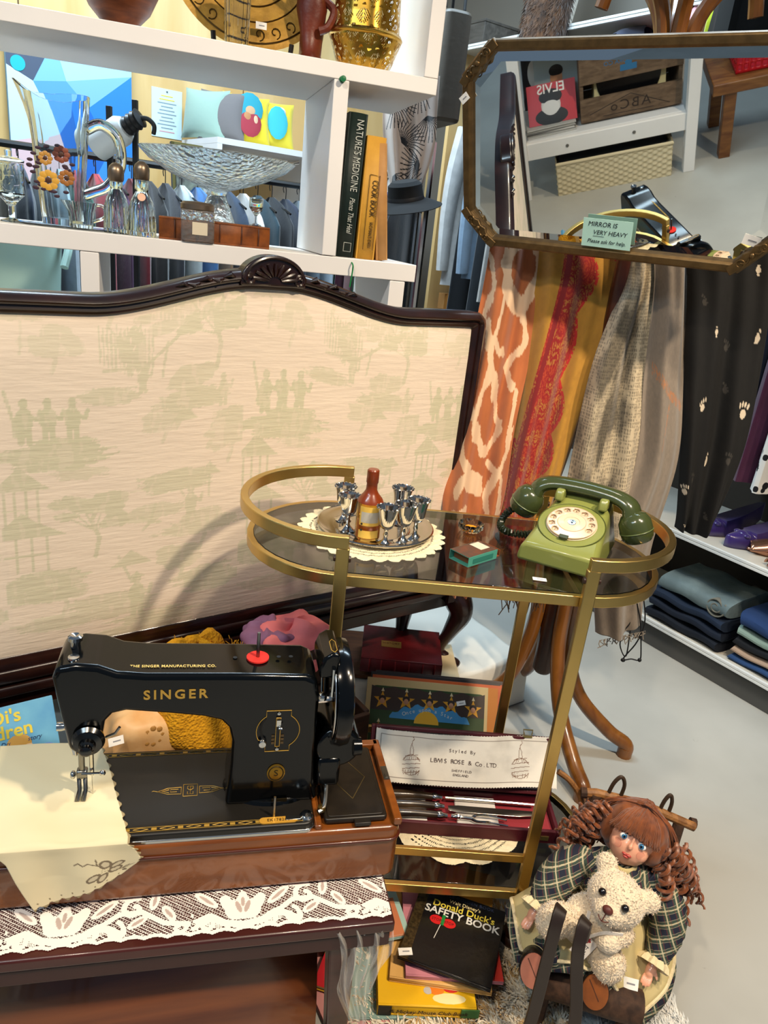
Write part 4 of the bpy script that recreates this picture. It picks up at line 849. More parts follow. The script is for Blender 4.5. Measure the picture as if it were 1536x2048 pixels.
tag(price_tag(MM @ TR(-.338, .278, .0075) @ RZ(38), w=.020, h=.014), 'white price tag stuck on the left side of the mirror frame', 'price tag')
# ================================================================== bentwood hat stand behind the mirror
HSX, HSY = .462, 1.70; m_bent = mat('honey_bentwood', '#8f5a24', .3, wood=((3, 3, .5), 10), hex2='#6b3d14', coat=.4)
st = thing('bentwood_hat_stand', 'honey brown bentwood hat stand with curved legs and hooks behind the mirror', 'hat stand', (HSX, HSY, 0))
MB().tube([(0, 0, .19), (0, 0, .2), (0, 0, 1.0), (0, 0, 1.64)], [.020, .027, .027, .024], 16).build('pole', mat('dark_bentwood', '#4f2410', .35, wood=((3, 3, .5), 10), hex2='#33150a'), st)
for k, (fx, fy) in enumerate(((.235, -.060), (.085, -.245), (-.20, .03), (-.02, .23))):
    d = Vector((fx, fy, 0)); u = d.normalized()
    P = spline([u*.034+Vector((0, 0, .62)), u*.040+Vector((0, 0, .42)), u*.050+Vector((0, 0, .28)), d*.42+Vector((0, 0, .15)), d*.80+Vector((0, 0, .065)), d*1.02+Vector((0, 0, .035)), d*1.03+Vector((0, 0, .003))], 6)
    MB().tube(P, .0185, 12).build('leg', m_bent, st)
    MB().tube([d*1.03+Vector((0, 0, .028)), d*1.03+Vector((0, 0, .0))], .0195, 12).build('foot_cap', m_bent, st)
    MB().lathe([(0, 0), (.005, 0), (.005, .002), (0, .002)], 10, Matrix.Translation(P[3]+u*.018) @ u.to_track_quat('Z', 'Y').to_matrix().to_4x4()).build('screw', m_steel, st)
for k in range(6):
    a = radians(20+60*k); u = Vector((cos(a), sin(a), 0))
    P = spline([u*.022+Vector((0, 0, 1.50)), u*.024+Vector((0, 0, 1.60)), u*.045+Vector((0, 0, 1.68)), u*.10+Vector((0, 0, 1.745)), u*.155+Vector((0, 0, 1.75)), u*.175+Vector((0, 0, 1.70))], 6)
    MB().tube(P, .0145, 10).build('hook', m_bent, st)
    MB().lathe([(0, 0), (.006, 0), (.006, .0015), (0, .002)], 10, Matrix.Translation(u*.0375+Vector((0, 0, 1.60))) @ u.to_track_quat('Z', 'Y').to_matrix().to_4x4()).build('screw', m_steel, st)
# ================================================================== scarves
def scarf(name, label, L, R, Y0, Y1, colfn, hexc, nu=90, nv=230, folds=(1.6, .016, .3), cat='scarf', rough=.85, sheen=.3, mask=None, bump=(60, .25)):
    """L,R: outline points (px,py) top to bottom placed on upright planes from depth Y0 (top) to Y1 (bottom)"""
    K = len(L); Lw, Rw = [], []
    for i in range(K):
        Y = Y0+(Y1-Y0)*i/(K-1)
        Lw.append(atpl(*L[i], (0, Y, 0), (0, 1, 0))); Rw.append(atpl(*R[i], (0, Y, 0), (0, 1, 0)))
    Ls = spline(Lw, 10); Rs = spline(Rw, 10); T = np.linspace(0, 1, len(Ls)); A = np.array(Ls); B = np.array(Rs)
    def fn(U, V):
        v = V[:, 0]; a = np.stack([np.interp(v, T, A[:, k]) for k in range(3)], 1)[:, None, :]; b = np.stack([np.interp(v, T, B[:, k]) for k in range(3)], 1)[:, None, :]
        P = a+(b-a)*U[..., None]; n, amp, ph = folds
        f = amp*(np.sin(2*pi*n*U+ph+2.2*V)+.45*np.sin(2*pi*n*2.3*U-3*V+ph*2)+.25*np.sin(9*V+5*U))*(.55+.6*V)
        return P[..., 0], P[..., 1]+f+.02*(np.abs(U-.5)*2)**3, P[..., 2]+.004*np.sin(7*U+ph)*V
    o = paint_grid(name, fn, nu, nv, colfn, mat(name+label[:14], hexc, rough, vcol=True, sheen=sheen, bump=bump), None, None, mask, solid=.0012)
    return tag(o, label, cat, 'scarves hanging on the hat stand')
def c_batik(U, V):
    c = fill(U.shape, '#ad6134'); c = c*(.80+.40*fbm(U*7, V*16, 2))[..., None]; x, y = U*.16, V*.62+(fbm(U*4, V*6, 8)-.5)*.03; x = x+(fbm(U*9, V*20, 31)-.5)*.022
    q = np.abs(np.hypot((x-.10)*1.0, (y-.12)*.8)-.045) < .011
    for pts, r in (([(.02, .02), (.05, .06), (.04, .10), (.07, .15)], .007), ([(.13, .0), (.10, .03), (.14, .06)], .009), ([(.12, .19), (.14, .22), (.10, .26), (.13, .29)], .008), ([(.03, .20), (.06, .26), (.04, .33), (.09, .40), (.12, .36), (.08, .29), (.06, .26)], .0075), ([(.02, .36), (.05, .42), (.03, .48)], .008), ([(.14, .30), (.15, .40), (.11, .47), (.14, .53)], .006), ([(.02, .52), (.06, .50), (.05, .57)], .007), ([(.06, .17), (.05, .22), (.08, .24)], .005), ([(.10, .42), (.14, .44), (.15, .50)], .005), ([(.0, .10), (.03, .14), (.02, .19)], .006), ([(.09, .55), (.12, .58), (.10, .61)], .006), ([(.01, .29), (.03, .32)], .008)): q |= m_line(x, y, pts, r)
    q |= m_ell(x, y, .075, .45, .032, .02, .6) | m_ell(x, y, .03, .60, .03, .014, -.4) | m_ell(x, y, .09, .02, .03, .01, .2)
    c[q] = rgb('#dcb995'); return c
def paisley(x, y, seed=1):
    w1 = fbm(x*60, y*60, seed)*14; r = np.sin(w1*1.6+x*230)*np.sin(y*210+w1*1.8); k = np.hypot(((x/.034+seed*.3) % 1-.5), ((y/.052+.5*np.floor(x/.034)) % 1-.5)); return (np.abs(r) < .30) | (np.abs(k-.40) < .035) | (np.abs(k-.26) < .03)
def c_mustard(U, V):
    x, y = U*.22, V*.62; c = fill(U.shape, '#ac7b28')*(.85+.25*fbm(U*30, V*90, 4))[..., None]
    e = .115+.020*np.abs(np.sin(y*pi/.085))*1+.010*np.sin(y*22); lo = .035+.02*np.sin(y*9+1); band = (x > lo) & (x < e) & (V < .98)
    pz = paisley(x, y); c[band] = rgb('#a8662a'); c[band & (vnoise(x*50, y*50, 17) > .56)] = rgb('#a83a1c'); c[band & pz] = rgb('#8e1616')
    c[(np.abs(x-lo-.012) < .006) & band] = rgb('#7a1216'); fr = np.abs(x-e) < .0035; c[fr & (vnoise(x*400, y*400, 9) > .35)] = rgb('#b0211d')
    for cx, cy in ((.175, .045), (.165, .60)):
        r = np.hypot((x-cx)/.024, (y-cy)/.038); q = (np.abs(r-1) < .22) | (r < .35); c[q & pz] = rgb('#b0211d')
    red = (x < lo) & (V > .55); c[red & paisley(x, y, 3)] = rgb('#a3161c'); return c
def c_snake(U, V):
    x, y = U*.12, V*.5; n = fbm(U*5, V*9, 12); cell = np.abs(np.sin(x*900+3*n))*np.abs(np.sin(y*700+3*n)); dk = np.clip((n-.42)*4+.35*(U < .45)-.55*(U > .7), 0, 1)
    dm = np.clip(1.25-2.2*np.hypot(((x/.055+.5*np.floor(y/.085)) % 1-.5), ((y/.085) % 1-.5))*1.3, 0, 1)*(U < .72); dk = np.clip(dk+.55*dm, 0, 1); c = fill(U.shape, '#bfae90')*(1-dk[..., None]*.75); sp = (cell > .45) & (vnoise(x*300, y*300, 5) > .32); c[sp] = c[sp]*.42+rgb('#2b2723')*.25; return c
def c_taupe(U, V):
    c = fill(U.shape, '#85786a')*(.82+.36*fbm(U*50, V*160, 3))[..., None]*(.9+.2*fbm(U*4, V*7, 9))[..., None]
    q = (m_line(U, V, [(.15, .38), (.55, .43), (.95, .47)], .012) | m_line(U, V, [(.55, .45), (.42, .55)], .01)) & (vnoise(U*120, V*220, 2) > .5); c[q] = rgb('#a8714b'); return c
def c_paws(U, V):
    c = fill(U.shape, '#121110')*(.9+.3*fbm(U*20, V*60, 3))[..., None]; x, y = U*.20, V*.58
    for cx, cy, s, rot, g in ((.055, .04, .010, .4, 0), (.135, .03, .013, .2, 1), (.15, .09, .012, 1.6, 1), (.03, .14, .010, .8, 0), (.172, .19, .0115, -1.2, 1), (.10, .20, .010, .5, 0), (.06, .18, .008, 1.5, 1), (.05, .28, .012, -.5, 1), (.16, .29, .0165, .1, 1), (.11, .26, .010, .9, 0), (.09, .365, .012, -1.3, 1), (.14, .36, .012, .3, 0), (.04, .39, .011, .2, 0), (.015, .41, .0115, -.2, 1), (.03, .50, .010, .2, 1), (.12, .46, .010, 1, 0)):
        ca, sa = cos(rot), sin(rot); h = '#d8c7ae' if g else '#3c3833'
        q = m_ell(x, y, cx-sa*-s*.35, cy+ca*s*.35, s*.55, s*.42, rot)
        for k in (-1.5, -.5, .5, 1.5): dx, dy = k*s*.48, -s*(.55-.12*abs(k)); q |= m_ell(x, y, cx+dx*ca-dy*sa, cy+dx*sa+dy*ca, s*.17, s*.26, rot+k*.2)
        c[q] = rgb(h)
    return c
scarf('orange_scarf', 'orange and white batik scarf hanging at the left of the hat stand', [(990, 440), (975, 540), (940, 720), (905, 900), (886, 1010), (896, 1190)], [(1095, 440), (1090, 540), (1060, 720), (1030, 860), (1002, 1030), (938, 1192)], 1.79, 1.60, c_batik, '#c0703a')
sc_pais = scarf('paisley_scarf', 'mustard scarf with a red paisley border beside the orange batik one', [(1085, 450), (1078, 560), (1045, 760), (1020, 920), (1000, 1050), (1010, 1180)], [(1270, 450), (1262, 560), (1205, 740), (1150, 900), (1105, 1040), (1090, 1180)], 1.75, 1.60, c_mustard, '#bd852b', 230, 480, (1.8, .016, .9))
scarf('snake_scarf', 'grey and cream snakeskin print scarf hanging in the middle of the stand', [(1250, 460), (1255, 560), (1195, 720), (1160, 860), (1132, 1010), (1140, 1070)], [(1320, 460), (1318, 560), (1300, 720), (1285, 860), (1262, 1010), (1255, 1080)], 1.68, 1.57, c_snake, '#b9a98c', 150, 280, (1.4, .016, 1.7))
sc_taup = scarf('taupe_scarf', 'plain taupe scarf with copper stitching hanging next to the paw print one', [(1305, 470), (1318, 560), (1295, 760), (1275, 940), (1200, 1120), (1195, 1275)], [(1385, 470), (1383, 560), (1378, 760), (1365, 930), (1310, 1110), (1288, 1265)], 1.64, 1.55, c_taupe, '#85786a', 80, 260, (1.1, .016, .4))
scarf('paw_print_scarf', 'black scarf printed with white paw prints at the right of the stand', [(1372, 470), (1383, 570), (1372, 740), (1365, 900), (1358, 1030), (1352, 1060)], [(1560, 470), (1555, 570), (1530, 740), (1495, 900), (1440, 1040), (1425, 1075)], 1.60, 1.66, c_paws, '#1b1917', 170, 330, (1.5, .016, 2.2), sheen=0)
# fringes
def fringe(name, par, p0, p1, Y, n, ln, hexc):
    rr = random.Random(n); mb = MB()
    for i in range(n):
        t = i/(n-1); a = atpl(p0[0]+(p1[0]-p0[0])*t, p0[1]+(p1[1]-p0[1])*t, (0, Y, 0), (0, 1, 0)); l = ln*(.6+.6*rr.random())
        mb.tube([a, a+Vector((rr.uniform(-.006, .006), rr.uniform(-.006, .006), -l*.5)), a+Vector((rr.uniform(-.012, .012), rr.uniform(-.008, .008), -l))], .0012, 4)
    return stuff(mb.build(name, mat(name+hexc, hexc, .9), par))
fringe('fringe', sc_pais, (1008, 1180), (1095, 1180), 1.60, 30, .055, '#4a3a2c')
fringe('fringe', sc_taup, (1200, 1280), (1290, 1262), 1.55, 30, .018, '#8f8578')
# black cord loop hanging below the taupe scarf
cp = [atpl(x, y, (0, 1.57, 0), (0, 1, 0)) for x, y in [(1285, 1180), (1290, 1240), (1275, 1282), (1252, 1310), (1246, 1320), (1262, 1318), (1279, 1320), (1282, 1300), (1280, 1240), (1270, 1200), (1262, 1250), (1252, 1312), (1240, 1290), (1248, 1262), (1262, 1240), (1268, 1180)]]
cd = MB().tube(spline(cp, 5), .0016, 6); cd.ell(tuple(cp[4]), (.006, .005, .005), 8, 6).ell(tuple(cp[6]), (.005, .005, .005), 8, 6); tag(cd.build('drawstring', mat('black_cord', '#0c0d10', .6)), 'black knotted drawstring dangling below the taupe scarf', 'cord')
# ================================================================== clothes bay on the right
BO = Vector((.918, 2.282, 0)); BF = frame(BO, RB, RA); ba = thing('clothes_bay', 'long plywood clothes bay with white edged shelves behind the hat stand', 'shelving', M=BF)
m_bd = mat('pale_shelf_board', '#c9c2b4', .5, noise=(8, .15)); m_edge = mat('white_edge', '#d9dad6', .45)
for z in (.089, .418, 1.938):
    MB().box((-.05, .215, z), (2.72, .41, .020)).build('shelf_board', m_bd, ba, smooth=False)
    for dz in (-.005, .005): MB().box((-.05, .006, z+dz), (2.72, .010, .0085)).build('edge_strip', m_edge, ba, bevel=.001)
MB().box((-1.425, .21, .97), (.020, .42, 1.94)).build('end_panel', m_ply, ba, smooth=False)
MB().box((-.05, .425, .97), (2.72, .012, 1.94)).build('back_panel', mat('dark_back_panel', '#3a332b', .8), ba, smooth=False)
MB().box((-.05, .03, .04), (2.72, .02, .078)).build('plinth', mat('dark_plinth', '#4b4a47', .8), ba, smooth=False)
MB().tube([(-1.41, .21, 1.74), (1.3, .21, 1.74)], .012, 10).build('hanging_rail', m_chr, ba)
def garment(M, ln, wd, th, m, label, group, shoulder=.10, cat='garment', sleeve=None, hanger=True, seed=0):
    """a garment on a hanger: closed pleated surface, shoulders up; local x = thickness, y = width, z down from 0"""
    rr = random.Random(seed); g = thing('hanging_garment', label, cat, M=M, group=group); p1, p2 = rr.random()*6, rr.random()*6
    def fn(u, v):
        a = 2*pi*u; t = v; w = wd*(.10+.90*min(1, (t*ln/shoulder)**.6)) if t*ln < shoulder else wd*(1+.10*(t-.2)); z = -ln*t
        if t*ln < shoulder: z = -ln*t
        q = th*(.35+.65*min(1, t*6))*(1+.35*sin(5*a+p1+t*3)+.2*sin(9*a+p2))
        return (q*sin(a)*.5, w*cos(a)*.5, z)
    MB().grid(fn, 36, 26, None, True).build('cloth', m, g)
    if sleeve:
        for s in ((-1, 1) if sleeve is True else (sleeve,)):
            MB().tube(spline([(0, s*wd*.44, -.06), (th*.2, s*wd*.54, -.22), (th*.1, s*wd*.56, -.40), (0, s*wd*.53, -.60)], 6), [v[0] for v in spline([(.055, 0, 0), (.05, 0, 0), (.042, 0, 0), (.036, 0, 0)], 6)], 12, sec=[(.55*cos(k), sin(k)) for k in np.linspace(0, 2*pi, 13)[:-1]]).build('sleeve', m, g)
    if hanger:
        MB().tube(spline([(0, 0, -.01), (0, 0, .035), (0, .014, .05), (0, .025, .038), (0, .018, .024)], 5), .0018, 6).tube([(0, -wd*.42, -.055), (0, 0, -.008), (0, wd*.42, -.055)], .004, 6).build('hanger', mat('hanger_black', '#141414', .4), g)
    return g
def cloth_mat(h, b=None): return mat('cloth_'+h[1:]+(b or ''), h, .85, sheen=.3, noise=(25, .25), bump=(70, .3))
def onB(x, y, z, rz=0): return BF @ TR(x, y, z) @ RZ(rz)
for i, (x, ln, h, lb, sl) in enumerate([(-1.335, .66, '#d9d6d2', 'white long sleeved shirt hanging nearest the plywood end panel', -1), (-1.27, .90, '#16181d', 'long black dress hanging beside the white shirt', None), (-1.20, .62, '#8fa6bd', 'light blue denim shirt hanging left of the mirror', -1), (-1.14, .86, '#20252b', 'charcoal coat hanging just left of the mirror', None), (-1.08, .70, '#b9b4ad', 'pale grey top hanging behind the orange scarf', None), (-1.01, .85, '#3b2f45', 'plum dress hanging behind the orange scarf', None)]):
    garment(onB(x, .21, 1.70), ln, .40, .05, cloth_mat(h), lb, 'clothes in the right bay', sleeve=sl, seed=i)
for i, (x, ln, h, lb) in enumerate([(.02, 1.10, '#10131c', 'long navy garment hanging behind the paw print scarf'), (.075, 1.06, '#0f1220', 'dark blue black garment hanging right of the paw print scarf'), (.125, 1.02, '#12233f', 'royal blue garment tucked behind the purple one'), (.175, 1.06, '#4a1038', 'purple satin garment above the purple shoe'), (.36, .96, '#16151a', 'black garment at the right frame edge')]):
    garment(onB(x, .18, 1.70), ln, .30, .06, cloth_mat(h), lb, 'clothes in the right bay', seed=20+i)
m_bwf = mat('black_white_floral', '#e4e0d8', .8)
nt = m_bwf.node_tree; N = nt.nodes; vt = N.new('ShaderNodeTexVoronoi'); vt.inputs['Scale'].default_value = 34; vt.feature = 'F1'; tcn = N.new('ShaderNodeTexCoord'); nt.links.new(tcn.outputs['Object'], vt.inputs['Vector'])
rp = N.new('ShaderNodeValToRGB'); rp.color_ramp.interpolation = 'CONSTANT'; rp.color_ramp.elements[0].color = lin('#0d0d10'); rp.color_ramp.elements[1].color = lin('#e4e0d8'); rp.color_ramp.elements[1].position = .38
nt.links.new(vt.outputs['Distance'], rp.inputs['Fac']); nt.links.new(rp.outputs['Color'], N['Principled BSDF'].inputs['Base Color'])
garment(onB(.245, .15, 1.70), 1.07, .28, .08, m_bwf, 'white garment with black leaf print at the right frame edge', 'clothes in the right bay', seed=40)
# clothes above, seen over the mirror
m_dot = mat('black_dotted', '#14130f', .8)
garment(onB(-.60, .10, 1.93), .5, .34, .16, cloth_mat('#17233f'), 'navy jacket seen left of the hat stand hooks', 'clothes over the mirror', seed=50)
garment(onB(-.335, .10, 1.97), .5, .30, .12, cloth_mat('#d79aa0'), 'pink top seen through the hat stand hooks', 'clothes over the mirror', seed=51)
garment(onB(-.40, .16, 1.99), .5, .30, .08, cloth_mat('#a3131d'), 'red top behind the pink one over the mirror', 'clothes over the mirror', seed=54)
garment(onB(-.265, .10, 1.99), .5, .22, .05, cloth_mat('#b9c411'), 'yellow green scarf top over the mirror', 'clothes over the mirror', seed=52)
gd = garment(onB(-.12, .06, 2.02), .6, .40, .20, m_dot, 'black top with cream dots at the upper right corner', 'clothes over the mirror', seed=53)
for k in range(14):
    rr = random.Random(k); MB().ell((-.06-.05*rr.random(), -.19+.38*rr.random(), -.06-.4*rr.random()), (.006, .011, .017), 10, 6).build('dot', mat('cream_dot', '#d9b795', .7), gd)
# fur stole hanging over the top board
m_fur = mat('brown_fur', '#6a4527', .95, noise=(30, .8), hex2='#2c1a0e', sheen=.5)
fu = thing('fur_stole', 'brown fur stole hanging over the top board above the mirror', 'stole', M=BF)
for x, w_ in ((-.955, .085), (-.865, .035)):
    rr = random.Random(int(w_*1000)); MB().grid(lambda u, v: (x+w_*cos(2*pi*u)+.03*(1-v), -.02+.035*sin(2*pi*u), 2.18-.36*v), 22, 20, None, True).build('fur_panel', m_fur, fu)
    tf = MB()
    for k in range(2600):
        u, v = rr.random(), rr.random(); p = Vector((x+w_*cos(2*pi*u)+.03*(1-v), -.02+.035*sin(2*pi*u), 2.18-.36*v)); d = Vector((cos(2*pi*u)*.5+rr.uniform(-.4, .4), sin(2*pi*u)+rr.uniform(-.4, .4), -1.1)).normalized()*.022; s_ = d.cross(Vector((rr.random(), rr.random(), rr.random()))).normalized()*.0014
        tf.add([p-s_, p+s_, p+d], [(0, 1, 2)])
    stuff(tf.build('fur_pile', m_fur, fu, smooth=False))
# ---- shoes
def court_shoe(M, m, label, heel=.05):
    s = thing('court_shoe', label, 'shoe', M=M, group='purple satin court shoes'); out = lambda t: .040*(sin(pi*min(1, (.06+t*.94)))**.55)*(.72+.38*t)
    def top(u, v):
        t = v; w = out(t)*(.98); a = pi*(u-.5); lift = heel*(1-min(1, t/.62))**1.3; h = (.055 if t < .5 else .055-.020*((t-.5)/.5)**1.5)
        x = w*sin(a); opening = t < .66; z = lift+h*(abs(cos(a))**.5 if not opening else (1-abs(2*u-1)**6)*0+ .0)
        if opening: side = 1 if u > .5 else -1; k = abs(2*u-1); x = side*w*(.86+.14*k); z = lift+h*(1-k)
        return (x, .24*t, z)
    MB().grid(top, 24, 26).build('upper', m, s, solid=.003)
    MB().grid(lambda u, v: ((u-.5)*2*out(v)*.9, .24*v, heel*(1-min(1, v/.62))**1.3+.003), 8, 20).build('insole', mat('shoe_inside', '#15101c', .7), s, solid=.004)
    MB().tube([(0, .022, heel*.98), (0, .015, 0)], [.014, .007], 10).build('heel', m, s)
    MB().ell((0, .185, .040), (.022, .016, .012), 14, 8).ell((.020, .185, .041), (.014, .012, .007), 10, 6).ell((-.020, .185, .041), (.014, .012, .007), 10, 6).build('bow', m, s)
    return s
m_pur = mat('purple_satin', '#35206a', .28, sheen=.4, coat=.2)
court_shoe(onB(.265, .27, .429, 160), m_pur, 'purple satin court shoe with a bow, the one beside the rose gold sandals'); court_shoe(onB(.145, .28, .429, 164), m_pur, 'purple satin court shoe half hidden behind the paw print scarf')
m_rose = mat('rose_gold', '#b8876c', .2, .85)
def sandal(M, label):
    s = thing('heeled_sandal', label, 'shoe', M=M, group='rose gold heeled sandals')
    P = spline([(0, .0, .085), (0, .05, .070), (0, .11, .022), (0, .16, .008), (0, .21, .008)], 6)
    vs = []; 
    W = [v[0] for v in spline([(.022, 0, 0), (.024, 0, 0), (.028, 0, 0), (.036, 0, 0), (.012, 0, 0)], 6)]
    MB().add([(sx*w_, p.y, p.z) for p, w_ in zip(P, W) for sx in (-1, 1)], [(2*i, 2*i+1, 2*i+3, 2*i+2) for i in range(len(P)-1)]).build('sole', m_rose, s, solid=.007)
    MB().grid(lambda u, v: (.036*cos(pi*u), .150+.055*v*(1), .008+.040*sin(pi*u)*(1-.45*v)), 16, 6).build('toe_strap', m_rose, s, solid=.002)
    MB().grid(lambda u, v: (.027*cos(pi*u)*(1), .004+.05*v-.01*sin(pi*u), .085-.008*v+(.06-.02*v)*sin(pi*u)*.9), 16, 5).build('ankle_strap', mat('clear_strap', '#b5a9a4', .15, .5), s, solid=.002)
    MB().tube([(0, .010, .082), (0, .004, 0)], [.010, .005], 10).build('heel', m_rose, s); return s
sandal(onB(.395, .22, .429, 128), 'rose gold heeled sandal standing nearest the purple shoe'); sandal(onB(.455, .19, .429, 150), 'rose gold heeled sandal cut by the right frame edge')
# ---- folded trousers on the lowest shelf
def folded(M, w_, d_, h_, hexc, label, seed=0, roll=False, h2=None):
    o = thing('folded_trousers', label, 'trousers', M=M, group='folded trousers on the lowest shelf'); rr = random.Random(seed); m = mat('denim_'+hexc[1:], hexc, .9, noise=(14, .55), hex2=h2 or hexc, bump=(150, .3))
    nl = 1
    for k in range(nl):
        z0 = h_*k/nl; hh = h_/nl; ph = rr.random()*6
        def fn(u, v):
            a = 2*pi*v; cx = (u-.5)*w_; r = (abs(cos(a))**.35)*(1 if cos(a) > 0 else -1); q = (abs(sin(a))**.7)*(1 if sin(a) > 0 else -1)
            return (cx+.006*sin(a*2+ph), r*d_*.5*(1+.02*sin(u*9+ph)), z0+hh*.5+q*hh*.5+.004*sin(u*11+ph)*(k == nl-1))
        mb = MB(); vs = [fn(i/18, j/22) for j in range(22) for i in range(19)]; fs = [(j*19+i, j*19+i+1, ((j+1) % 22)*19+i+1, ((j+1) % 22)*19+i) for j in range(22) for i in range(18)]
        fs += [tuple(j*19 for j in range(22)), tuple(j*19+18 for j in range(21, -1, -1))]; mb.add(vs, fs); mb.build('fold', m, o)
    if roll: 
        sp = MB(); P = [(w_*.5-.02+.0, 0, 0)]
        sp.grid(lambda u, v: (w_*.5-.045+(.006+.030*v)*cos(v*4.2*pi), -d_*.5*(1-2*u)*.98, h_*.5+(.006+.030*v)*sin(v*4.2*pi)), 2, 60); sp.build('rolled_cuff', mat('roll_grey', '#6c6a60', .9, noise=(60, .5), hex2='#8e8a7c'), o, solid=.004)
    return o
zz = .100
for k, (h, hx) in enumerate(((.038, '#0c1420'), (.036, '#0f1a2b'), (.036, '#142338'))):
    folded(onB(.135, .14, zz), .27, .26, h, hx, ['bottom navy jeans of the left stack on the lowest shelf', 'middle navy jeans of the left stack on the lowest shelf', 'dark blue jeans directly under the rolled grey pair'][k], k); zz += h
folded(onB(.145, .135, zz), .25, .24, .062, '#75878a', 'washed grey jeans rolled on top of the left stack', 5, True, '#4b5a5f')
zz = .100
for k, (h, hx, lb) in enumerate(((.026, '#22406a', 'blue jeans at the bottom of the right stack'), (.026, '#a68d78', 'tan trousers second from the bottom of the right stack'), (.032, '#0d1016', 'black trousers in the middle of the right stack'), (.030, '#7d9186', 'mint green trousers under the bright blue jeans'), (.052, '#1a345f', 'bright blue jeans on top of the right stack'))):
    folded(onB(.46, .15, zz), .30, .27, h, hx, lb, 10+k); zz += h
# ================================================================== things on the white shelf
m_glass = mat('clear_glass', '#f4faf9', .02, trans=1, ior=1.45); m_cut = mat('cut_glass', '#f2fafa', .06, trans=1, ior=1.45, bump=(55, 1.0, None, 'vor')); m_top = mat('dull_silver_top', '#8d7a66', .35, .9)
SZ = 1.1622
def onS(x, y, z=SZ, rz=0): return SH @ TR(x, y, z) @ RZ(rz)
j = thing('lidded_glass', 'stemmed glass jar with a flat lid at the left frame edge', 'jar', M=onS(-.835, .10))
MB().lathe([(0, 0), (.022, 0), (.021, .003), (.006, .008), (.006, .030), (.014, .040), (.0265, .052), (.0275, .110), (.0255, .110), (.0245, .055), (.010, .043), (0, .042)], 28).build('glass_bowl', m_cut, j)
MB().lathe([(0, .112), (.028, .112), (.029, .116), (.020, .120), (.006, .122), (.007, .132), (0, .134)], 24).build('lid', m_glass, j)
j = thing('glass_jug', 'tall clear glass jug with brown and yellow flower print', 'jug', M=onS(-.742, .13, SZ+.004, -6))
def jr(z): return .040+.020*(z/.24)
def jugpt(a, z, r):
    q = .82/max(abs(cos(a)), abs(sin(a)))*.35+.70; x, y = r*q*cos(a), r*q*sin(a)
    sp = max(0, -cos(a))**6*max(0, (z-.17)/.07)**2; return (x-.030*sp, y*(1-.35*sp), z+.030*sp+.010*max(0, cos(a))*(z > .2))
prof = [(0, .004)]
vo = MB(); zs = [0, .004, .03, .08, .12, .16, .19, .21, .225, .235]
vo.grid(lambda u, v: jugpt(2*pi*u, zs[min(int(v*9+.5), 9)], jr(zs[min(int(v*9+.5), 9)])), 40, 9, None, True)
vo.grid(lambda u, v: jugpt(-2*pi*u, max(.012, zs[9-min(int(v*9+.5), 9)]), jr(zs[9-min(int(v*9+.5), 9)])-.004), 40, 9, None, True)
n0 = len(vo.v)//2; vo.f += [(9*40+i, 9*40+(i+1) % 40, n0+(40-i-1) % 40, n0+(40-i) % 40) for i in range(40)]
vo.f.append(tuple(range(39, -1, -1))); vo.f.append(tuple(n0+9*40+i for i in range(40)))
vo.build('glass_body', m_glass, j, ang=60)
MB().tube(spline([(.050, 0, .185), (.080, 0, .198), (.112, 0, .175), (.116, 0, .125), (.090, 0, .085), (.062, 0, .070), (.044, 0, .062)], 6), .0085, 10, sec=[(cos(a), 1.3*sin(a)) for a in np.linspace(0, 2*pi, 13)[:-1]]).build('handle', m_glass, j)
rr = random.Random(3)
for k, (fx, fz, s, hx) in enumerate(((-.014, .082, .022, '#d8a13a'), (.020, .090, .017, '#a3682c'), (.012, .132, .018, '#8a4a34'), (-.018, .122, .015, '#c08a3c'))):
    yv = -.049
    f_ = MB()
    for i in range(8): a = i*pi/4; f_.ell((fx+s*.6*cos(a), yv, fz+s*.6*sin(a)), (s*.36, .0008, s*.30), 8, 4)
    fo = f_.build('printed_flower', mat('petal_'+hx[1:], hx, .5), j); MB().ell((fx, yv-.001, fz), (s*.28, .0008, s*.28), 10, 4).build('flower_centre', mat('flower_brown', '#4a2a18', .5), fo)
lf = MB()
for k in range(40): a = rr.uniform(-1.5, 4.8); r = rr.uniform(.028, .050); lf.ell((-.006+r*cos(a)*.9, -.0488, .100+r*sin(a)), (.0060, .0006, .0034), 6, 4)
stuff(lf.build('printed_leaves', mat('leaf_print', '#3c2430', .5), j))
j = thing('glass_platter', 'flat cut glass platter under the jug and small cream jug', 'platter', M=onS(-.735, .10)); MB().lathe([(0, 0), (.085, 0), (.098, .003), (.1, .004), (.085, .003), (0, .002)], 40, Matrix.Diagonal((1.15, .75, 1, 1))).build('platter', m_cut, j)
j = thing('cream_jug', 'small ribbed glass cream jug in front of the tall jug', 'jug', M=onS(-.700, .062, SZ+.003))
MB().lathe([(0, 0), (.020, 0), (.021, .004), (.024, .03), (.030, .050), (.028, .050), (.022, .03), (.019, .008), (0, .007)], 40, None, lambda a, z: 1+.045*cos(a*12)+(.25*max(0, -cos(a))**8 if z > .04 else 0)).build('glass_body', m_glass, j)
MB().tube(spline([(.026, 0, .046), (.042, 0, .045), (.044, 0, .026), (.022, 0, .014)], 6), .0032, 8).build('handle', m_glass, j)
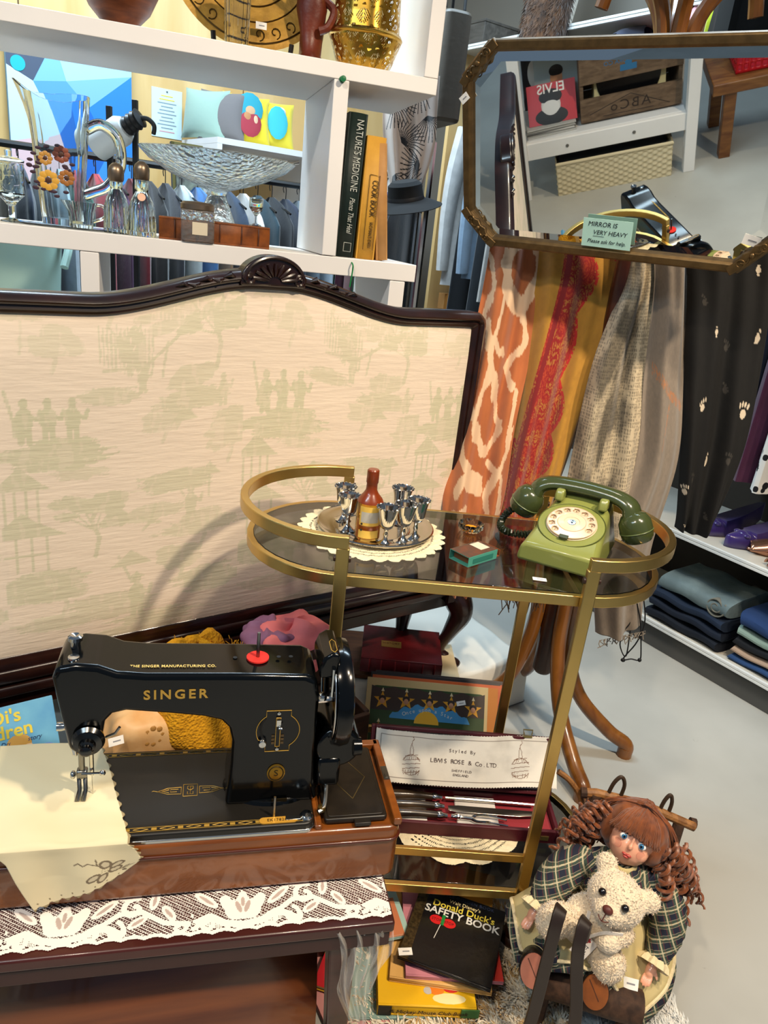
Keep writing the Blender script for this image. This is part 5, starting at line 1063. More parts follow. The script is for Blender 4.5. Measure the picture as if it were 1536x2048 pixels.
for x, y, h, lb, w_ in ((-.632, .055, .132, 'ribbed glass shaker with dull silver top, the left of the pair', 1), (-.583, .040, .140, 'ribbed glass shaker with dull silver top, the right of the pair', 1.08)):
    j = thing('glass_shaker', lb, 'shaker', M=onS(x, y), group='pair of glass shakers')
    MB().lathe([(0, 0), (.024*w_, 0), (.025*w_, .004), (.0235*w_, .05), (.019*w_, .068), (.011*w_, .084), (.013*w_, .090), (.012*w_, h-.028), (.010*w_, h-.028), (.009*w_, .082), (.018*w_, .062), (.021*w_, .01), (0, .008)], 48, None, lambda a, z: 1+(.05*cos(a*14) if z < .065 else 0)).build('glass_body', m_glass, j)
    MB().lathe([(.0125, h-.034), (.015, h-.030), (.0155, h-.014), (.013, h-.006), (.006, h), (0, h+.001)], 24).build('silver_top', m_top, j)
    if w_ > 1: MB().lathe([(0, 0), (.008, 0), (.008, .001), (0, .001)], 12, TR(0, -.0205, .074) @ RX(70)).build('round_sticker', mat('peach_sticker', '#e9b79a', .7), j)
j = thing('pedestal_bowl', 'wide textured glass bowl on a flared pedestal', 'bowl', M=onS(-.425, .215))
MB().lathe([(0, .0), (.060, 0), (.061, .004), (.045, .035), (.030, .075), (.020, .098), (.023, .108), (.055, .118), (.105, .135), (.150, .160), (.172, .180), (.168, .182), (.145, .166), (.10, .143), (.05, .125), (0, .120)], 64, None, lambda a, z: 1+(.02*cos(a*9) if z > .15 else 0)).build('glass_bowl', mat('frost_pattern_glass', '#eef8fb', .12, trans=.88, bump=(95, .9, None, 'vor')), j)
for k, (a, l) in enumerate(((4, .115), (14, .10), (-8, .135), (24, .09), (9, .12))):
    sp = thing('silver_spoon', ['silver spoon handle resting lowest over the bowl rim', 'silver spoon handle second from the front of the bowl', 'silver spoon handle reaching furthest right over the bowl', 'silver spoon handle at the back of the bowl', 'silver spoon handle in the middle of the bunch'][k], 'spoon', M=onS(-.425, .215) @ TR(.055, -.02+.018*k, .150) @ RZ(a) @ RY(-13-2*k), group='spoons in the pedestal bowl')
    MB().tube([(0, 0, 0), (l*.4, 0, .002), (l*.8, 0, .001), (l, 0, 0)], [.0016, .0018, .003, .0035], 8).build('spoon_handle', m_silver, sp); MB().ell((-.015, 0, -.001), (.018, .010, .003), 14, 8).build('spoon_bowl', m_silver, sp)
j = thing('crystal_jar', 'square cut crystal jar with a tarnished silver lid', 'jar', M=onS(-.474, .028))
MB().prism(rrect(-.033, -.033, .033, .033, .006), 0, .062).build('crystal_body', mat('hobnail_crystal', '#eef4f2', .06, trans=.9, bump=(120, 1.0, None, 'vor')), j, bevel=.003)
MB().lathe([(.031, .060), (.034, .063), (.034, .072), (.029, .077), (0, .079)], 32).build('silver_lid', m_top, j)
MB().box((.004, -.0335, .027), (.030, .0006, .024)).build('paper_label', mat('jar_label', '#d8cbb0', .7), j, smooth=False)
# leather book on its side, cordial glass on it
def book(name, label, M, w_, d_, h_, hexc, pages='#d9c49a', spine_round=True, rough=.6, noise=None, hex2=None, group=None, cat='book'):
    """lying book: x = spine length, y = depth from spine (y=0), z = thickness"""
    b = thing(name, label, cat, M=M, group=group); m = mat('cover_'+name+hexc[1:], hexc, rough, noise=noise, hex2=hex2, bump=(120, .2)); t = min(.0035, h_*.14)
    MB().box((w_/2, d_/2, t/2), (w_, d_, t)).build('cover', m, b, bevel=.0008); MB().box((w_/2, d_/2, h_-t/2), (w_, d_, t)).build('cover', m, b, bevel=.0008)
    MB().box((w_/2, d_/2+.001, h_/2), (w_-.006, d_-.008, h_-2*t)).build('page_block', mat('pages_'+pages[1:], pages, .85, bump=(400, .3, (.05, .05, 1))), b, smooth=False)
    sp = MB().grid(lambda u, v: (w_*u, .003-(.005 if spine_round else .002)*sin(pi*v), h_*v), 2, 8).build('spine', m, b, solid=.002); return b, m, sp
lb_, m_, sp = book('leather_book', 'worn brown leather book lying under the cordial glass', onS(-.550, .025), .225, .16, .043, '#8a4a18', rough=.55, noise=(35, .8), hex2='#4a2208')
for x in (.03, .075, .12, .165, .2): MB().grid(lambda u, v: (x+.003*u, .0025-.0062*sin(pi*v), .043*v), 1, 8).build('raised_band', mat('band_dark', '#4a2208', .5), sp, solid=.001)
j = thing('cordial_glass', 'tiny stemmed cordial glass standing on the leather book', 'glass', M=onS(-.352, .06, SZ+.0435))
MB().lathe([(0, 0), (.013, 0), (.012, .002), (.003, .006), (.0025, .020), (.008, .027), (.0145, .036), (.015, .056), (.0138, .056), (.013, .038), (.006, .030), (0, .029)], 24).build('glass_body', m_glass, j)
# upright books
def upbook(name, label, x, w_, h_, d_, hexc, lean, y=.04, **k):
    M = onS(x, y) @ RY(lean) @ Matrix(((0, 0, 1, 0), (0, 1, 0, 0), (-1, 0, 0, h_), (0, 0, 0, 1)))     # lying book stood on end: x axis runs down
    return book(name, label, M, h_, d_, w_, hexc, **k)
b1, m1, s1 = upbook('green_book', 'tall dark green book with white spine lettering on the white shelf', -.178, .040, .287, .20, '#12231f', 1.5, rough=.45)
TXS = lambda x, z: TR(x, -.0045, z) @ RX(90)
text('spine_title', "NATURE'S MEDICINE", .0215, TXS(.082, .024), mat('spine_silver', '#b9beb6', .5), b1, xs=.70, ext=.0004); text('spine_title', 'Plants That Heal', .0165, TXS(.200, .024), mat('spine_silver', '#b9beb6', .5), b1, shear=.25, ext=.0004, xs=.66)
MB().tube([(.256, -.005, .016), (.274, -.005, .016), (.274, -.005, .032), (.256, -.005, .032), (.256, -.005, .016)], .0007, 4).build('publisher_mark', mat('spine_silver', '#b9beb6', .5), b1)
MB().tube(spline([(.288, .02, .030), (.296, -.046, .030), (.31, -.052, .031), (.345, -.051, .029)], 6), .0016, 6).build('ribbon', mat('green_ribbon', '#0f7a3c', .5), b1)
b2, m2, s2 = upbook('cook_book', 'mustard yellow cook book with boxed spine title', -.131, .042, .248, .17, '#d09a35', .8, noise=(30, .35), hex2='#b07a20', pages='#cdb98c')
text('spine_title', 'COOK BOOK', .0195, TXS(.122, .026), mat('spine_brown', '#4a3414', .7), b2, ext=.0004, xs=.62); text('spine_title', "WOMAN'S OWN", .0115, TXS(.196, .026), mat('spine_brown', '#4a3414', .7), b2, ext=.0004, shear=.1, xs=.62)
MB().tube([(.075, -.0045, .013), (.228, -.0045, .013), (.228, -.0045, .035), (.075, -.0045, .035), (.075, -.0045, .013)], .0006, 4).build('title_box', mat('spine_brown', '#4a3414', .7), b2)
upbook('tan_book', 'worn tan book leaning against the cook book', -.083, .026, .236, .16, '#b9864a', -6.5, noise=(30, .4), hex2='#9a6a34')
pp = thing('push_pin', 'green push pin stuck in the white upright above the books', 'push pin', M=onS(-.200, -.001, 1.497) @ RX(90))
MB().lathe([(0, 0), (.0062, 0), (.0062, .002), (.004, .004), (.004, .009), (.0058, .011), (.0055, .013), (0, .0135)], 16).build('head', mat('green_pin', '#0d6b3c', .35, coat=.3), pp)
MB().tube([(0, 0, .0), (0, 0, -.0009)], .0008, 6).build('needle', m_steel, pp)
# ---- upper board
UZ = 1.5272
m_bp = mat('engraved_brass', '#b98c34', .5, .25, noise=(50, .5), hex2='#8a6420', bump=(70, .8))
pt_ = thing('brass_plate', 'large round engraved brass plate leaning on a stand at the top', 'plate', M=onS(-.370, .13, UZ+.012) @ RX(82))
MB().lathe([(0, .0), (.115, .0), (.125, .006), (.158, .008), (.168, .010), (.169, .013), (.157, .011), (.124, .009), (.114, .003), (0, .003)], 64, TR(0, .169, 0)).build('plate', m_bp, pt_)
for r in (.050, .085, .114, .155):
    MB().lathe([(r-.0015, .004 if r < .12 else .0125), (r, .0058 if r < .12 else .014), (r+.0015, .004 if r < .12 else .0125)], 64, TR(0, .169, 0)).build('engraved_ring', mat('brass_dark_line', '#4a3512', .5, .7), pt_)
ring_ = MB()
for k in range(26):
    a = k*2*pi/26; ring_.tube([(.138*cos(a)+.012*cos(t+a)*(1-t/9), .169+.138*sin(a)+.012*sin(t+a)*(1-t/9), .0115) for t in np.linspace(0, 6, 12)], .0011, 4)
stuff(ring_.build('engraved_scrolls', mat('brass_dark_line', '#4a3512', .5, .7), pt_))
tag(price_tag(onS(-.352, .108, UZ+.058) @ RX(82), w=.022, h=.013), 'white price tag stuck on the brass plate rim', 'price tag')
ps = thing('plate_stand', 'black plate stand holding the brass plate', 'stand', M=onS(-.370, .105, UZ))
for s in (-1, 1): MB().tube(spline([(s*.075, .10, .004), (s*.075, .0, .005), (s*.076, -.018, .010), (s*.078, -.022, .030)], 5), .005, 8).build('stand_foot', mat('black_wood', '#17120e', .4), ps)
MB().tube([(-.075, .07, .006), (.075, .07, .006)], .004, 8).build('stand_bar', mat('black_wood', '#17120e', .4), ps)
j = thing('ribbed_tumbler', 'ribbed clear tumbler in front of the brass plate', 'glass', M=onS(-.405, .045, UZ)); MB().lathe([(0, 0), (.022, 0), (.026, .12), (.0245, .12), (.020, .006), (0, .005)], 48, None, lambda a, z: 1+.03*cos(a*16)).build('glass_body', m_glass, j)
m_red = mat('carved_redwood', '#6b2a14', .4, noise=(20, .6), hex2='#3a120a', bump=(40, .8))
j = thing('carved_figure', 'reddish brown carved wooden figure beside the brass lantern', 'figure', M=onS(-.252, .10, UZ))
MB().lathe([(0, 0), (.030, 0), (.032, .012), (.022, .02), (.024, .06), (.030, .10), (.026, .14), (.016, .165), (.022, .19), (.014, .22), (0, .225)], 24, None, lambda a, z: 1+.12*sin(3*a+z*40)).build('carved_body', m_red, j, ang=60)
MB().tube(spline([(.02, -.01, .12), (.04, -.025, .10), (.03, -.03, .07), (.012, -.028, .06)], 5), .008, 8).build('carved_arm', m_red, j); MB().tube(spline([(-.02, -.01, .13), (-.038, -.02, .15), (-.03, -.02, .19)], 5), .007, 8).build('carved_arm', m_red, j)
j = thing('wooden_bowl', 'turned wooden bowl at the top edge above the blue picture', 'bowl', M=onS(-.62, .06, UZ)); MB().lathe([(0, 0), (.03, 0), (.032, .006), (.055, .03), (.07, .06), (.067, .06), (.05, .03), (0, .012)], 36).build('bowl', mat('turned_wood', '#7a3f1a', .4, wood=((1, 1, 4), 20), hex2='#4f240d'), j)
LP = [(.048, 0), (.052, .004), (.060, .022), (.068, .045), (.0735, .058), (.0745, .066), (.070, .072), (.068, .10), (.066, .15), (.064, .20), (.050, .24), (.030, .262)]
lt = thing('brass_lantern', 'pierced brass lantern with leaf shaped cut outs on the upper shelf', 'lantern', M=onS(-.140, .085, UZ))
def lr(v): return np.interp(v, np.linspace(0, 1, len(LP)), [p[0] for p in LP])
def lzz(v): return np.interp(v, np.linspace(0, 1, len(LP)), [p[1] for p in LP])
def lmask(U, V):
    z = lzz(V); r = lr(V); a = U*2*pi; s = a*.07; solid = (V < .07) | (np.abs(z-.066) < .0055) | (z > .235)
    cx = (s/.036+np.where((np.floor(z/.036) % 2) > 0, .5, 0)) % 1-.5; cz = (z/.036) % 1-.5
    leaf = (np.abs(cx)**1.3+np.abs(cz)**1.3) < .33; rib = (np.abs(cx) < .035) | (np.abs(((np.abs(cx)*1.6+cz)/.20) % 1-.5) < .20)
    star = (np.hypot(np.abs(cx)-.5, np.abs(cz)-.5) < .13)
    return solid | ~((leaf & ~rib) | star)
paint_grid('pierced_shell', lambda U, V: (lr(V)*np.cos(U*2*pi)*(1+.012*np.cos(U*16*pi)), lr(V)*np.sin(U*2*pi)*(1+.012*np.cos(U*16*pi)), lzz(V)), 420, 250, None, mat('lantern_brass', '#c59a3e', .25, 1), lt, None, lmask)
MB().lathe([(.0735, .060), (.0765, .066), (.0735, .072)], 48).build('girdle', mat('lantern_brass', '#c59a3e', .25, 1), lt, solid=.001)
MB().lathe([(0, .001), (.046, .001), (.046, .003), (0, .003)], 32).build('base_plate', mat('lantern_brass', '#c59a3e', .25, 1), lt)
# ================================================================== background seen through the shelf
def onW(x_, z, off=.0): # on the plywood wall, s along the wall
    return Matrix.Translation(Vector((0, 4.3, 0))+RA*x_+Vector((RB.x, RB.y, 0))*off+Vector((0, 0, z))) @ RZ(36) @ RX(90)
ws = lambda p: (Vector(p)-Vector((0, 4.3, 0))).dot(RA)
cv = thing('geometric_canvas', 'canvas painted with blue triangular facets on the plywood wall', 'picture', M=onW(-1.756, 1.20, .02))
MB().box((.0, .27, .0), (.46, .60, .03)).build('canvas', mat('canvas_blue', '#7fb9e6', .6), cv, smooth=False)
TRI = [([(-.23, .57), (-.06, .57), (-.14, .42), (-.23, .46)], '#4b5568'), ([(-.06, .57), (.23, .57), (.23, .50), (-.02, .44)], '#a9d8f5'), ([(.23, .50), (-.02, .44), (.06, .36)], '#7fb4ea'), ([(.23, .50), (.06, .36), (.14, .22), (.23, .20)], '#2a7fd6'), ([(.06, .36), (-.02, .44), (-.14, .42), (-.05, .25)], '#5a9be0'), ([(-.05, .25), (.06, .36), (.14, .22), (.05, .05)], '#1d66bd'), ([(-.23, .46), (-.14, .42), (-.05, .25), (-.23, .20)], '#c9dcee'), ([(-.23, .20), (-.05, .25), (.05, .05), (-.23, -.02)], '#e3bfc2'), ([(.14, .22), (.23, .20), (.23, -.02), (.05, .05)], '#3f8fe0')]
for p, h in TRI: MB().flat(p, z=.0156).build('facet', mat('facet_'+h[1:], h, .6), cv, smooth=False)
for x, y in ((-.12, .535), (-.19, .47)): MB().lathe([(0, 0), (.026, 0), (.026, .001), (0, .001)], 20, TR(x, y, .016)).build('teal_spot', mat('teal_paint', '#1fb0bd', .6), cv)
po = thing('notice_sheet', 'pale printed notice sheet pinned to the plywood wall', 'notice', M=onW(-1.37, 1.595, .004)); MB().box((0, 0, .0), (.13, .185, .001)).build('paper', mat('notice_paper', '#cfe6ea', .7), po, smooth=False)
for k in range(11): MB().box((0, .066-.0135*k, .001), (.05+.03*((k*7) % 3)/2, .004, .0004)).build('print_line', mat('notice_yellow' if k < 2 else ('notice_red' if k > 9 else 'notice_grey'), '#e6cf4a' if k < 2 else ('#d49aa0' if k > 9 else '#8b9aa3'), .7), po, smooth=False)
MB().lathe([(0, 0), (.004, 0), (.003, .003), (0, .004)], 8, TR(0, .083, .001)).build('pin', m_steel, po)
cb = thing('white_cubby', 'white cubby shelf below the cushions at the back', 'shelf', M=onW(-.98, 0, .25))
MB().box((.08, 1.49, 0), (.84, .022, .40)).build('shelf_board', m_white, cb, smooth=False); MB().box((.08, 1.05, 0), (.84, .02, .40)).build('shelf_board', m_white, cb, smooth=False)
for x in (-.33, .10, .49): MB().box((x, .745, 0), (.02, 1.47, .40)).build('upright', m_white, cb, smooth=False)
def cushion(M, hexc, label, w_=.20, prints=None):
    c = thing('cushion', label, 'cushion', M=M, group='cushions on the back shelf'); prints = [(a*.56, b*.56, c_*.56, d*.56, e) for a, b, c_, d, e in prints] if prints else None; m = mat('cush_'+hexc[1:], hexc, .85, sheen=.3, bump=(60, .3))
    def fn(u, v):
        a, b = 2*u-1, 2*v-1; k = (1-a*a)*(1-b*b); return (a*w_/2*(1-.08*(1-b*b)), b*w_/2*(1-.08*(1-a*a)), .25*w_*max(k, 0)**.45)
    MB().grid(fn, 16, 16).grid(lambda u, v: (lambda p: (p[0], p[1], -p[2]))(fn(1-u, v)), 16, 16).build('cover', m, c)
    if prints:
        for (x, y, rx, ry, h) in prints:
            z = fn(x/w_+.5, y/w_+.5)[2]; MB().ell((x, y, z), (rx, ry, .006), 14, 6).build('print_patch', mat('patch_'+h[1:], h, .8), c)
    return c
dogp = [(0, .06, .10, .11, '#2a8fa0'), (0, -.04, .085, .10, '#9a2f3c'), (0, .09, .045, .045, '#d9c9b4'), (.0, .045, .055, .05, '#c39a74'), (-.02, .0, .035, .04, '#b07a50'), (.035, -.02, .03, .05, '#c9a888'), (-.012, .10, .008, .008, '#221a16'), (.016, .10, .008, .008, '#221a16')]
CB = lambda x, tilt, off: onW(x, 1.602, off) @ RY(tilt) @ RX(-12)
cushion(CB(-1.26, -48, .16), '#8fa89a', 'sage green cushion leaning leftmost on the back shelf'); cushion(CB(-1.20, -38, .20), '#6d6766', 'grey cushion second from left on the back shelf'); cushion(CB(-1.10, -8, .22), '#e8cf2a', 'yellow cushion with a dog portrait on the back shelf', .20, dogp); cushion(CB(-.975, -10, .20), '#e6d034', 'yellow and turquoise cushion at the right of the dog cushion', .20, [(.02, .0, .08, .12, '#38a9b5'), (.05, .08, .04, .04, '#d9c9b4')])
pf = thing('framed_picture', 'small dark framed picture leaning below the notice', 'picture', M=onW(-1.33, 1.37, .30) @ RX(-8)); MB().box((0, 0, -.004), (.24, .20, .008)).build('frame_back', mat('dark_frame', '#3c3a30', .5), pf); MB().box((0, 0, .002), (.205, .165, .004)).build('picture', mat('picture_print', '#4d4a46', .4, noise=(16, .9), hex2='#8f9a8a'), pf, smooth=False)
for dx, dy, w_, h_ in ((0, .095, .24, .012), (0, -.095, .24, .012), (.114, 0, .012, .2), (-.114, 0, .012, .2)): MB().box((dx, dy, .004), (w_, h_, .012)).build('frame_rail', mat('gilt_frame', '#6a6238', .4, .5), pf)
rk = thing('garment_rack', 'black garment rack in front of the plywood wall', 'rack', M=onW(-1.42, 0, .62)); 
MB().tube([(-.75, 1.36, 0), (.75, 1.36, 0)], .012, 8).build('rail', mat('black_metal', '#121212', .4), rk)
for x in (-.75, .75):
    MB().tube([(x, 1.36, 0), (x, .03, 0)], .012, 8).build('post', mat('black_metal', '#121212', .4), rk); MB().tube([(x, .02, -.22), (x, .02, .22)], .012, 8).build('foot', mat('black_metal', '#121212', .4), rk)
RC = [('#1b1d22', 'black'), ('#26384f', 'navy'), ('#b9c4c6', 'pale grey'), ('#7c1d27', 'dark red'), ('#1d4a3c', 'bottle green'), ('#20283c', 'ink blue'), ('#d8d3cc', 'off white'), ('#3a6ea8', 'mid blue'), ('#151515', 'jet black'), ('#b5303a', 'bright red'), ('#6b7a86', 'slate'), ('#15333f', 'deep teal'), ('#8a6a4a', 'camel'), ('#2b2b33', 'charcoal'), ('#4a2a4a', 'plum'), ('#a9b8c4', 'ice blue')]
for i in range(24):
    h, cn = RC[(i*5) % 16]; x = -.70+i*.06
    garment(onW(-1.42, 1.305, .62) @ RX(-90) @ TR(x, 0, 0), .62+.10*((i*7) % 4)/3, .40, .045, cloth_mat(h), cn+' garment on the black rack, '+('%d' % (i+1)+['st', 'nd', 'rd'][i] if i < 3 else '%dth' % (i+1))+' from its left end', 'clothes on the black rack', seed=100+i, cat='garment')
# two black poles and a clamp lamp near the shelf back
dp = lambda px, py, Y: atpl(px, py, (0, Y, 0), (0, 1, 0))
for (x0, y0, lb) in ((218, 212, 'thin black pole left of the clamp lamp behind the glass jug'), (270, 200, 'thin black pole right of the clamp lamp behind the shakers')):
    p = dp(x0, y0, 2.25); q = thing('black_pole', lb, 'pole', (p.x, p.y, 0)); MB().box((0, 0, p.z/2), (.014, .014, p.z)).build('pole', mat('black_metal', '#121212', .4), q, bevel=.001); MB().box((0, 0, .01), (.16, .16, .02)).build('base', mat('black_metal', '#121212', .4), q, bevel=.003)
p = dp(232, 268, 2.22); cl = thing('clamp_lamp', 'white cylindrical clamp lamp with black ribbed joint behind the jug', 'lamp', M=Matrix.Translation(p) @ RY(58) @ RX(10))
MB().lathe([(.036, -.07), (.038, -.068), (.038, .020), (.030, .034), (.020, .036), (0, .036)], 28).build('shade', mat('lamp_white', '#cfd3d2', .4), cl, solid=.002); MB().lathe([(0, .036)]+[(.022+.004*(k % 2), .036+.007*k) for k in range(8)]+[(0, .09)], 24).build('ribbed_joint', mat('black_plastic', '#0f0f10', .4), cl)
MB().tube(spline([(0, 0, .085), (.01, .01, .10), (.03, .015, .105), (.045, .02, .09)], 5), .006, 8).build('clamp_arm', mat('black_plastic', '#0f0f10', .4), cl)
# pale mint handbag under the shelf, left edge
p = dp(20, 575, 2.25); hb2 = thing('mint_bag', 'pale mint plastic tub with a curved handle at the left edge', 'tub', M=Matrix.Translation((p.x, p.y, 0)) @ RZ(25))
MB().lathe([(0, .80), (.13, .80), (.145, 1.05), (.148, 1.10), (.142, 1.105), (.13, 1.06), (0, .84)], 36, Matrix.Diagonal((1, .7, 1, 1))).build('tub', mat('mint_plastic', '#a9c9bf', .4), hb2); MB().tube(spline([(.14, -.02, 1.10), (.165, -.06, 1.09), (.15, -.10, 1.03)], 6), .012, 8).build('handle', mat('mint_plastic', '#a9c9bf', .4), hb2)
MB().box((0, 0, .40), (.30, .24, .80)).build('stand', mat('dark_stand', '#23262a', .7), hb2, bevel=.004)
# palm print scarf and hat between shelf and bay
def c_palm(U, V):
    c = fill(U.shape, '#c3b3a8'); c = c*(.85+.3*fbm(U*4, V*6, 2))[..., None]; x, y = U*.17, V*.36; q = np.zeros(U.shape, bool)
    for cx, cy, a0 in ((.03, .10, .5), (.10, .05, 2.0), (.14, .14, 1.2), (.06, .22, -.6), (.13, .27, 2.6), (.02, .30, .9), (.09, .33, .2)):
        for k in range(-7, 8): a = a0+k*.17; q |= m_line(x, y, [(cx, cy), (cx+.04*cos(a), cy+.04*sin(a)), (cx+.075*cos(a+.12), cy+.075*sin(a+.12)+.006)], .0013)
    c[q] = rgb('#17191f'); return c
o = scarf('palm_scarf', 'blush scarf with black palm leaf print hanging right of the books', [(775, 150), (765, 220), (768, 300), (785, 400)], [(880, 150), (875, 220), (868, 300), (830, 410)], 2.40, 2.40, c_palm, '#c3b3a8', 160, 260, (2, .015, .5)); o['group'] = 'scarves behind the shelf'
ht = thing('black_hat', 'wide brimmed black felt hat hanging beside the upright books', 'hat', M=Matrix.Translation(dp(812, 402, 2.30)) @ RZ(15) @ RY(-14) @ RX(8) @ Matrix.Scale(.62, 4))
MB().lathe([(0, .085), (.06, .085), (.078, .07), (.085, .0), (.12, -.012), (.165, -.03), (.166, -.027), (.12, -.006), (.084, .006), (0, .004)], 40).build('hat', mat('black_felt', '#0f1012', .9), ht); MB().lathe([(.0845, .002), (.086, .008), (.0835, .022), (.082, .02)], 40).build('hat_band', mat('hat_band', '#1f2024', .5), ht, solid=.001)
# second rack of clothes along the bay's far side
p = dp(800, 330, 2.75)
for i, h in enumerate(('#5a2340', '#c9a3a8', '#1d5c3c', '#24407a', '#5d6f86', '#20242b')):
    garment(Matrix.Translation((p.x-.11+i*.030, p.y+.012*i, 1.36)) @ RZ(-25), .72, .30, .028, cloth_mat(h), ['wine', 'dusty pink', 'emerald', 'cobalt', 'steel blue', 'graphite', 'black', 'dusk blue', 'silver grey', 'inky black'][i]+' garment hanging behind the upright books', 'clothes behind the books', seed=200+i)
rk2 = thing('wall_rail', 'steel clothes rail behind the upright books', 'rail', M=Matrix.Translation((p.x-.035, p.y+.03, 0)) @ RZ(24)); MB().tube([(-.14, 0, 1.405), (.12, 0, 1.405)], .010, 8).build('rail', m_chr, rk2)
for x in (-.14, .12): MB().tube([(x, 0, 1.405), (x, 0, .0)], .010, 8).build('post', m_chr, rk2)
# leather bag between shelf and bay, boxes, bust
p = dp(884, 140, 2.6); lg = thing('leather_bag', 'taupe leather shopper bag beside the white shelf top', 'bag', M=Matrix.Translation((p.x, p.y, p.z-.20)) @ RZ(20)); MB().prism(rrect(-.045, -.10, .045, .10, .03), .05, .34).build('bag_body', mat('taupe_leather', '#4f473d', .5, bump=(60, .3)), lg, bevel=.01)
for s in (-1, 1): MB().tube(spline([(s*.03, -.05, .35), (s*.035, -.02, .47), (s*.02, .02, .47), (s*.03, .05, .35)], 6), .005, 8).build('strap', mat('black_cord', '#0c0d10', .6), lg)
MB().tube([(0, 0, .47), (0, 0, .62)], .004, 8).tube([(0, 0, -(p.z-.20)), (0, 0, .0)], .012, 8).build('bag_stand', m_chr, lg); MB().lathe([(0, 0), (.09, 0), (.09, .01), (0, .012)], 20, TR(0, 0, -(p.z-.20))).build('stand_base', m_chr, lg)
for k, (x, z, w_) in enumerate(((-1.34, .88, .16), (-1.33, .955, .12))):
    bxo = thing('cardboard_box', ['flat brown cardboard box under the white sleeve', 'small brown cardboard box on the flat one'][k], 'box', M=onB(x, .16, z-.02)); MB().box((0, 0, .034), (w_, .24, .066)).build('carton', mat('kraft_card', '#a5743e', .8), bxo, bevel=.001); MB().box((0, -.1205, .034), (.03, .001, .066)).build('tape', mat('brown_tape', '#8a5a28', .35), bxo)
MB().box((-1.33, .2, .845), (.18, .40, .018)).build('shelf_board', m_bd, ba, smooth=False)
bu = thing('white_bust', 'white display bust at the top behind the mirror', 'bust', M=onB(-1.12, .20, 1.949)); MB().lathe([(0, 0), (.075, 0), (.08, .02), (.10, .12), (.115, .22), (.10, .30), (.05, .34), (.042, .40), (0, .41)], 32, Matrix.Diagonal((1, .62, 1, 1))).build('bust', mat('bust_white', '#e3dcd2', .5), bu)
bx3 = thing('wooden_box', 'grey wooden box on the top board of the bay', 'box', M=onB(-1.36, .12, 1.949)); MB().box((.03, 0, .035), (.10, .22, .07)).build('box_body', mat('grey_wood', '#4f4a44', .7, wood=((1, 4, 4), 12), hex2='#3a3530'), bx3, bevel=.002); MB().box((.03, 0, .075), (.104, .224, .01)).build('box_lid', mat('grey_wood', '#4f4a44', .7), bx3, bevel=.002)
# ================================================================== heap behind the machine
HN = Vector((-HD.y, HD.x, 0))
def hbp(px, py, off): return atpl(px, py, Vector((.147, 1.68, 0))+HN*off, HN)
def heap(name, label, cat, ctr, r, hexc, seed, rz=36, amp=.10, bump=(90, .8), fx=.7, noise=(30, .4), hex2=None, rough=.95, vor=None):
    """lumpy folded textile: superellipsoid with broad folds"""
    h = thing(name, label, cat, M=Matrix.Translation(ctr) @ RZ(rz)); p = [random.Random(seed+k).random()*6 for k in range(6)]
    def fn(u, v):
        a, b = 2*pi*u, pi*(v-.5); sg = lambda t, e: math.copysign(abs(t)**e, t); ca, sa, cb, sb = sg(cos(a), fx), sg(sin(a), fx), sg(cos(b), fx), sg(sin(b), .8)
        q = 1+amp*(sin(3*a+p[0]+3*b)+.6*sin(5*b+2*a+p[1])+.4*sin(7*a-4*b+p[2])); return (r[0]*ca*cb*q, r[1]*sa*cb*q, r[2]*sb*q)
    MB().grid(fn, 48, 30, None, True).build('folded_cloth', mat('heap_'+hexc[1:], hexc, rough, noise=noise, hex2=hex2, bump=bump), h); return h
cw = thing('wooden_trough', 'brown wooden trough full of folded clothes behind the sewing machine', 'box', M=HB)
for (c, d) in (((-.66, -.187, .125), (.72, .012, .25)), ((-.66, -.035, .125), (.72, .012, .25)), ((-1.02, -.111, .125), (.012, .14, .25)), ((-.30, -.111, .125), (.012, .14, .25))): MB().box(c, d).build('side_board', mat('crate_brown', '#4a2a16', .6, wood=((1, 4, 4), 9), hex2='#331a0c'), cw, bevel=.002)
MB().box((-.66, -.111, .012), (.70, .14, .012)).build('bottom_board', mat('crate_brown', '#4a2a16', .6), cw)
MB().box((-.66, -.111, .10), (.69, .135, .16)).build('packing', mat('dark_packing', '#1f1713', .9), cw)
c0 = hbp(395, 1395, -.11); k_ = heap('yellow_knit', 'mustard yellow chunky knit folded behind the sewing machine', 'knitwear', c0, (.092, .062, .120), '#dd9f16', 3, bump=(190, 1.0, None, 'vor'), noise=(60, .5), hex2='#b27a08')
tk = MB(); rr = random.Random(5)
for k in range(260):
    a, t = rr.random()*2*pi, rr.random(); p = Vector((.09*cos(a)*t, .06*sin(a)*t, .118-.02*t)); tk.tube([p, p+Vector((rr.uniform(-.008, .008), rr.uniform(-.008, .008), rr.uniform(.004, .012)))], .0009, 3)
stuff(tk.build('wool_fuzz', mat('wool_fuzz', '#c08a18', .95), k_)); tag(price_tag(Matrix.Translation(hbp(375, 1302, -.178)) @ RZ(36) @ RX(60), w=.022, h=.014), 'white price tag pinned on the yellow knit', 'price tag')
heap('pink_dress', 'coral pink folded dress with patterned trim under the headboard', 'dress', hbp(585, 1288, -.11), (.085, .06, .052), '#f58484', 8, amp=.13, bump=(20, .5), noise=(12, .3), hex2='#b0405a', rough=.7)
heap('lilac_cloth', 'lilac folded cloth under the left side of the pink dress', 'cloth', hbp(530, 1280, -.10), (.045, .05, .035), '#9a6a8a', 12, amp=.13, bump=(20, .5), noise=(12, .3), hex2='#7a4a70', rough=.7)
th = heap('tan_bag', 'tan brocade cloth bag behind the machine needle', 'bag', hbp(290, 1460, -.115), (.085, .05, .060), '#cf9e66', 15, amp=.06, bump=(40, .4), noise=(22, .6), hex2='#d9b98a', rough=.5)
fl = MB()
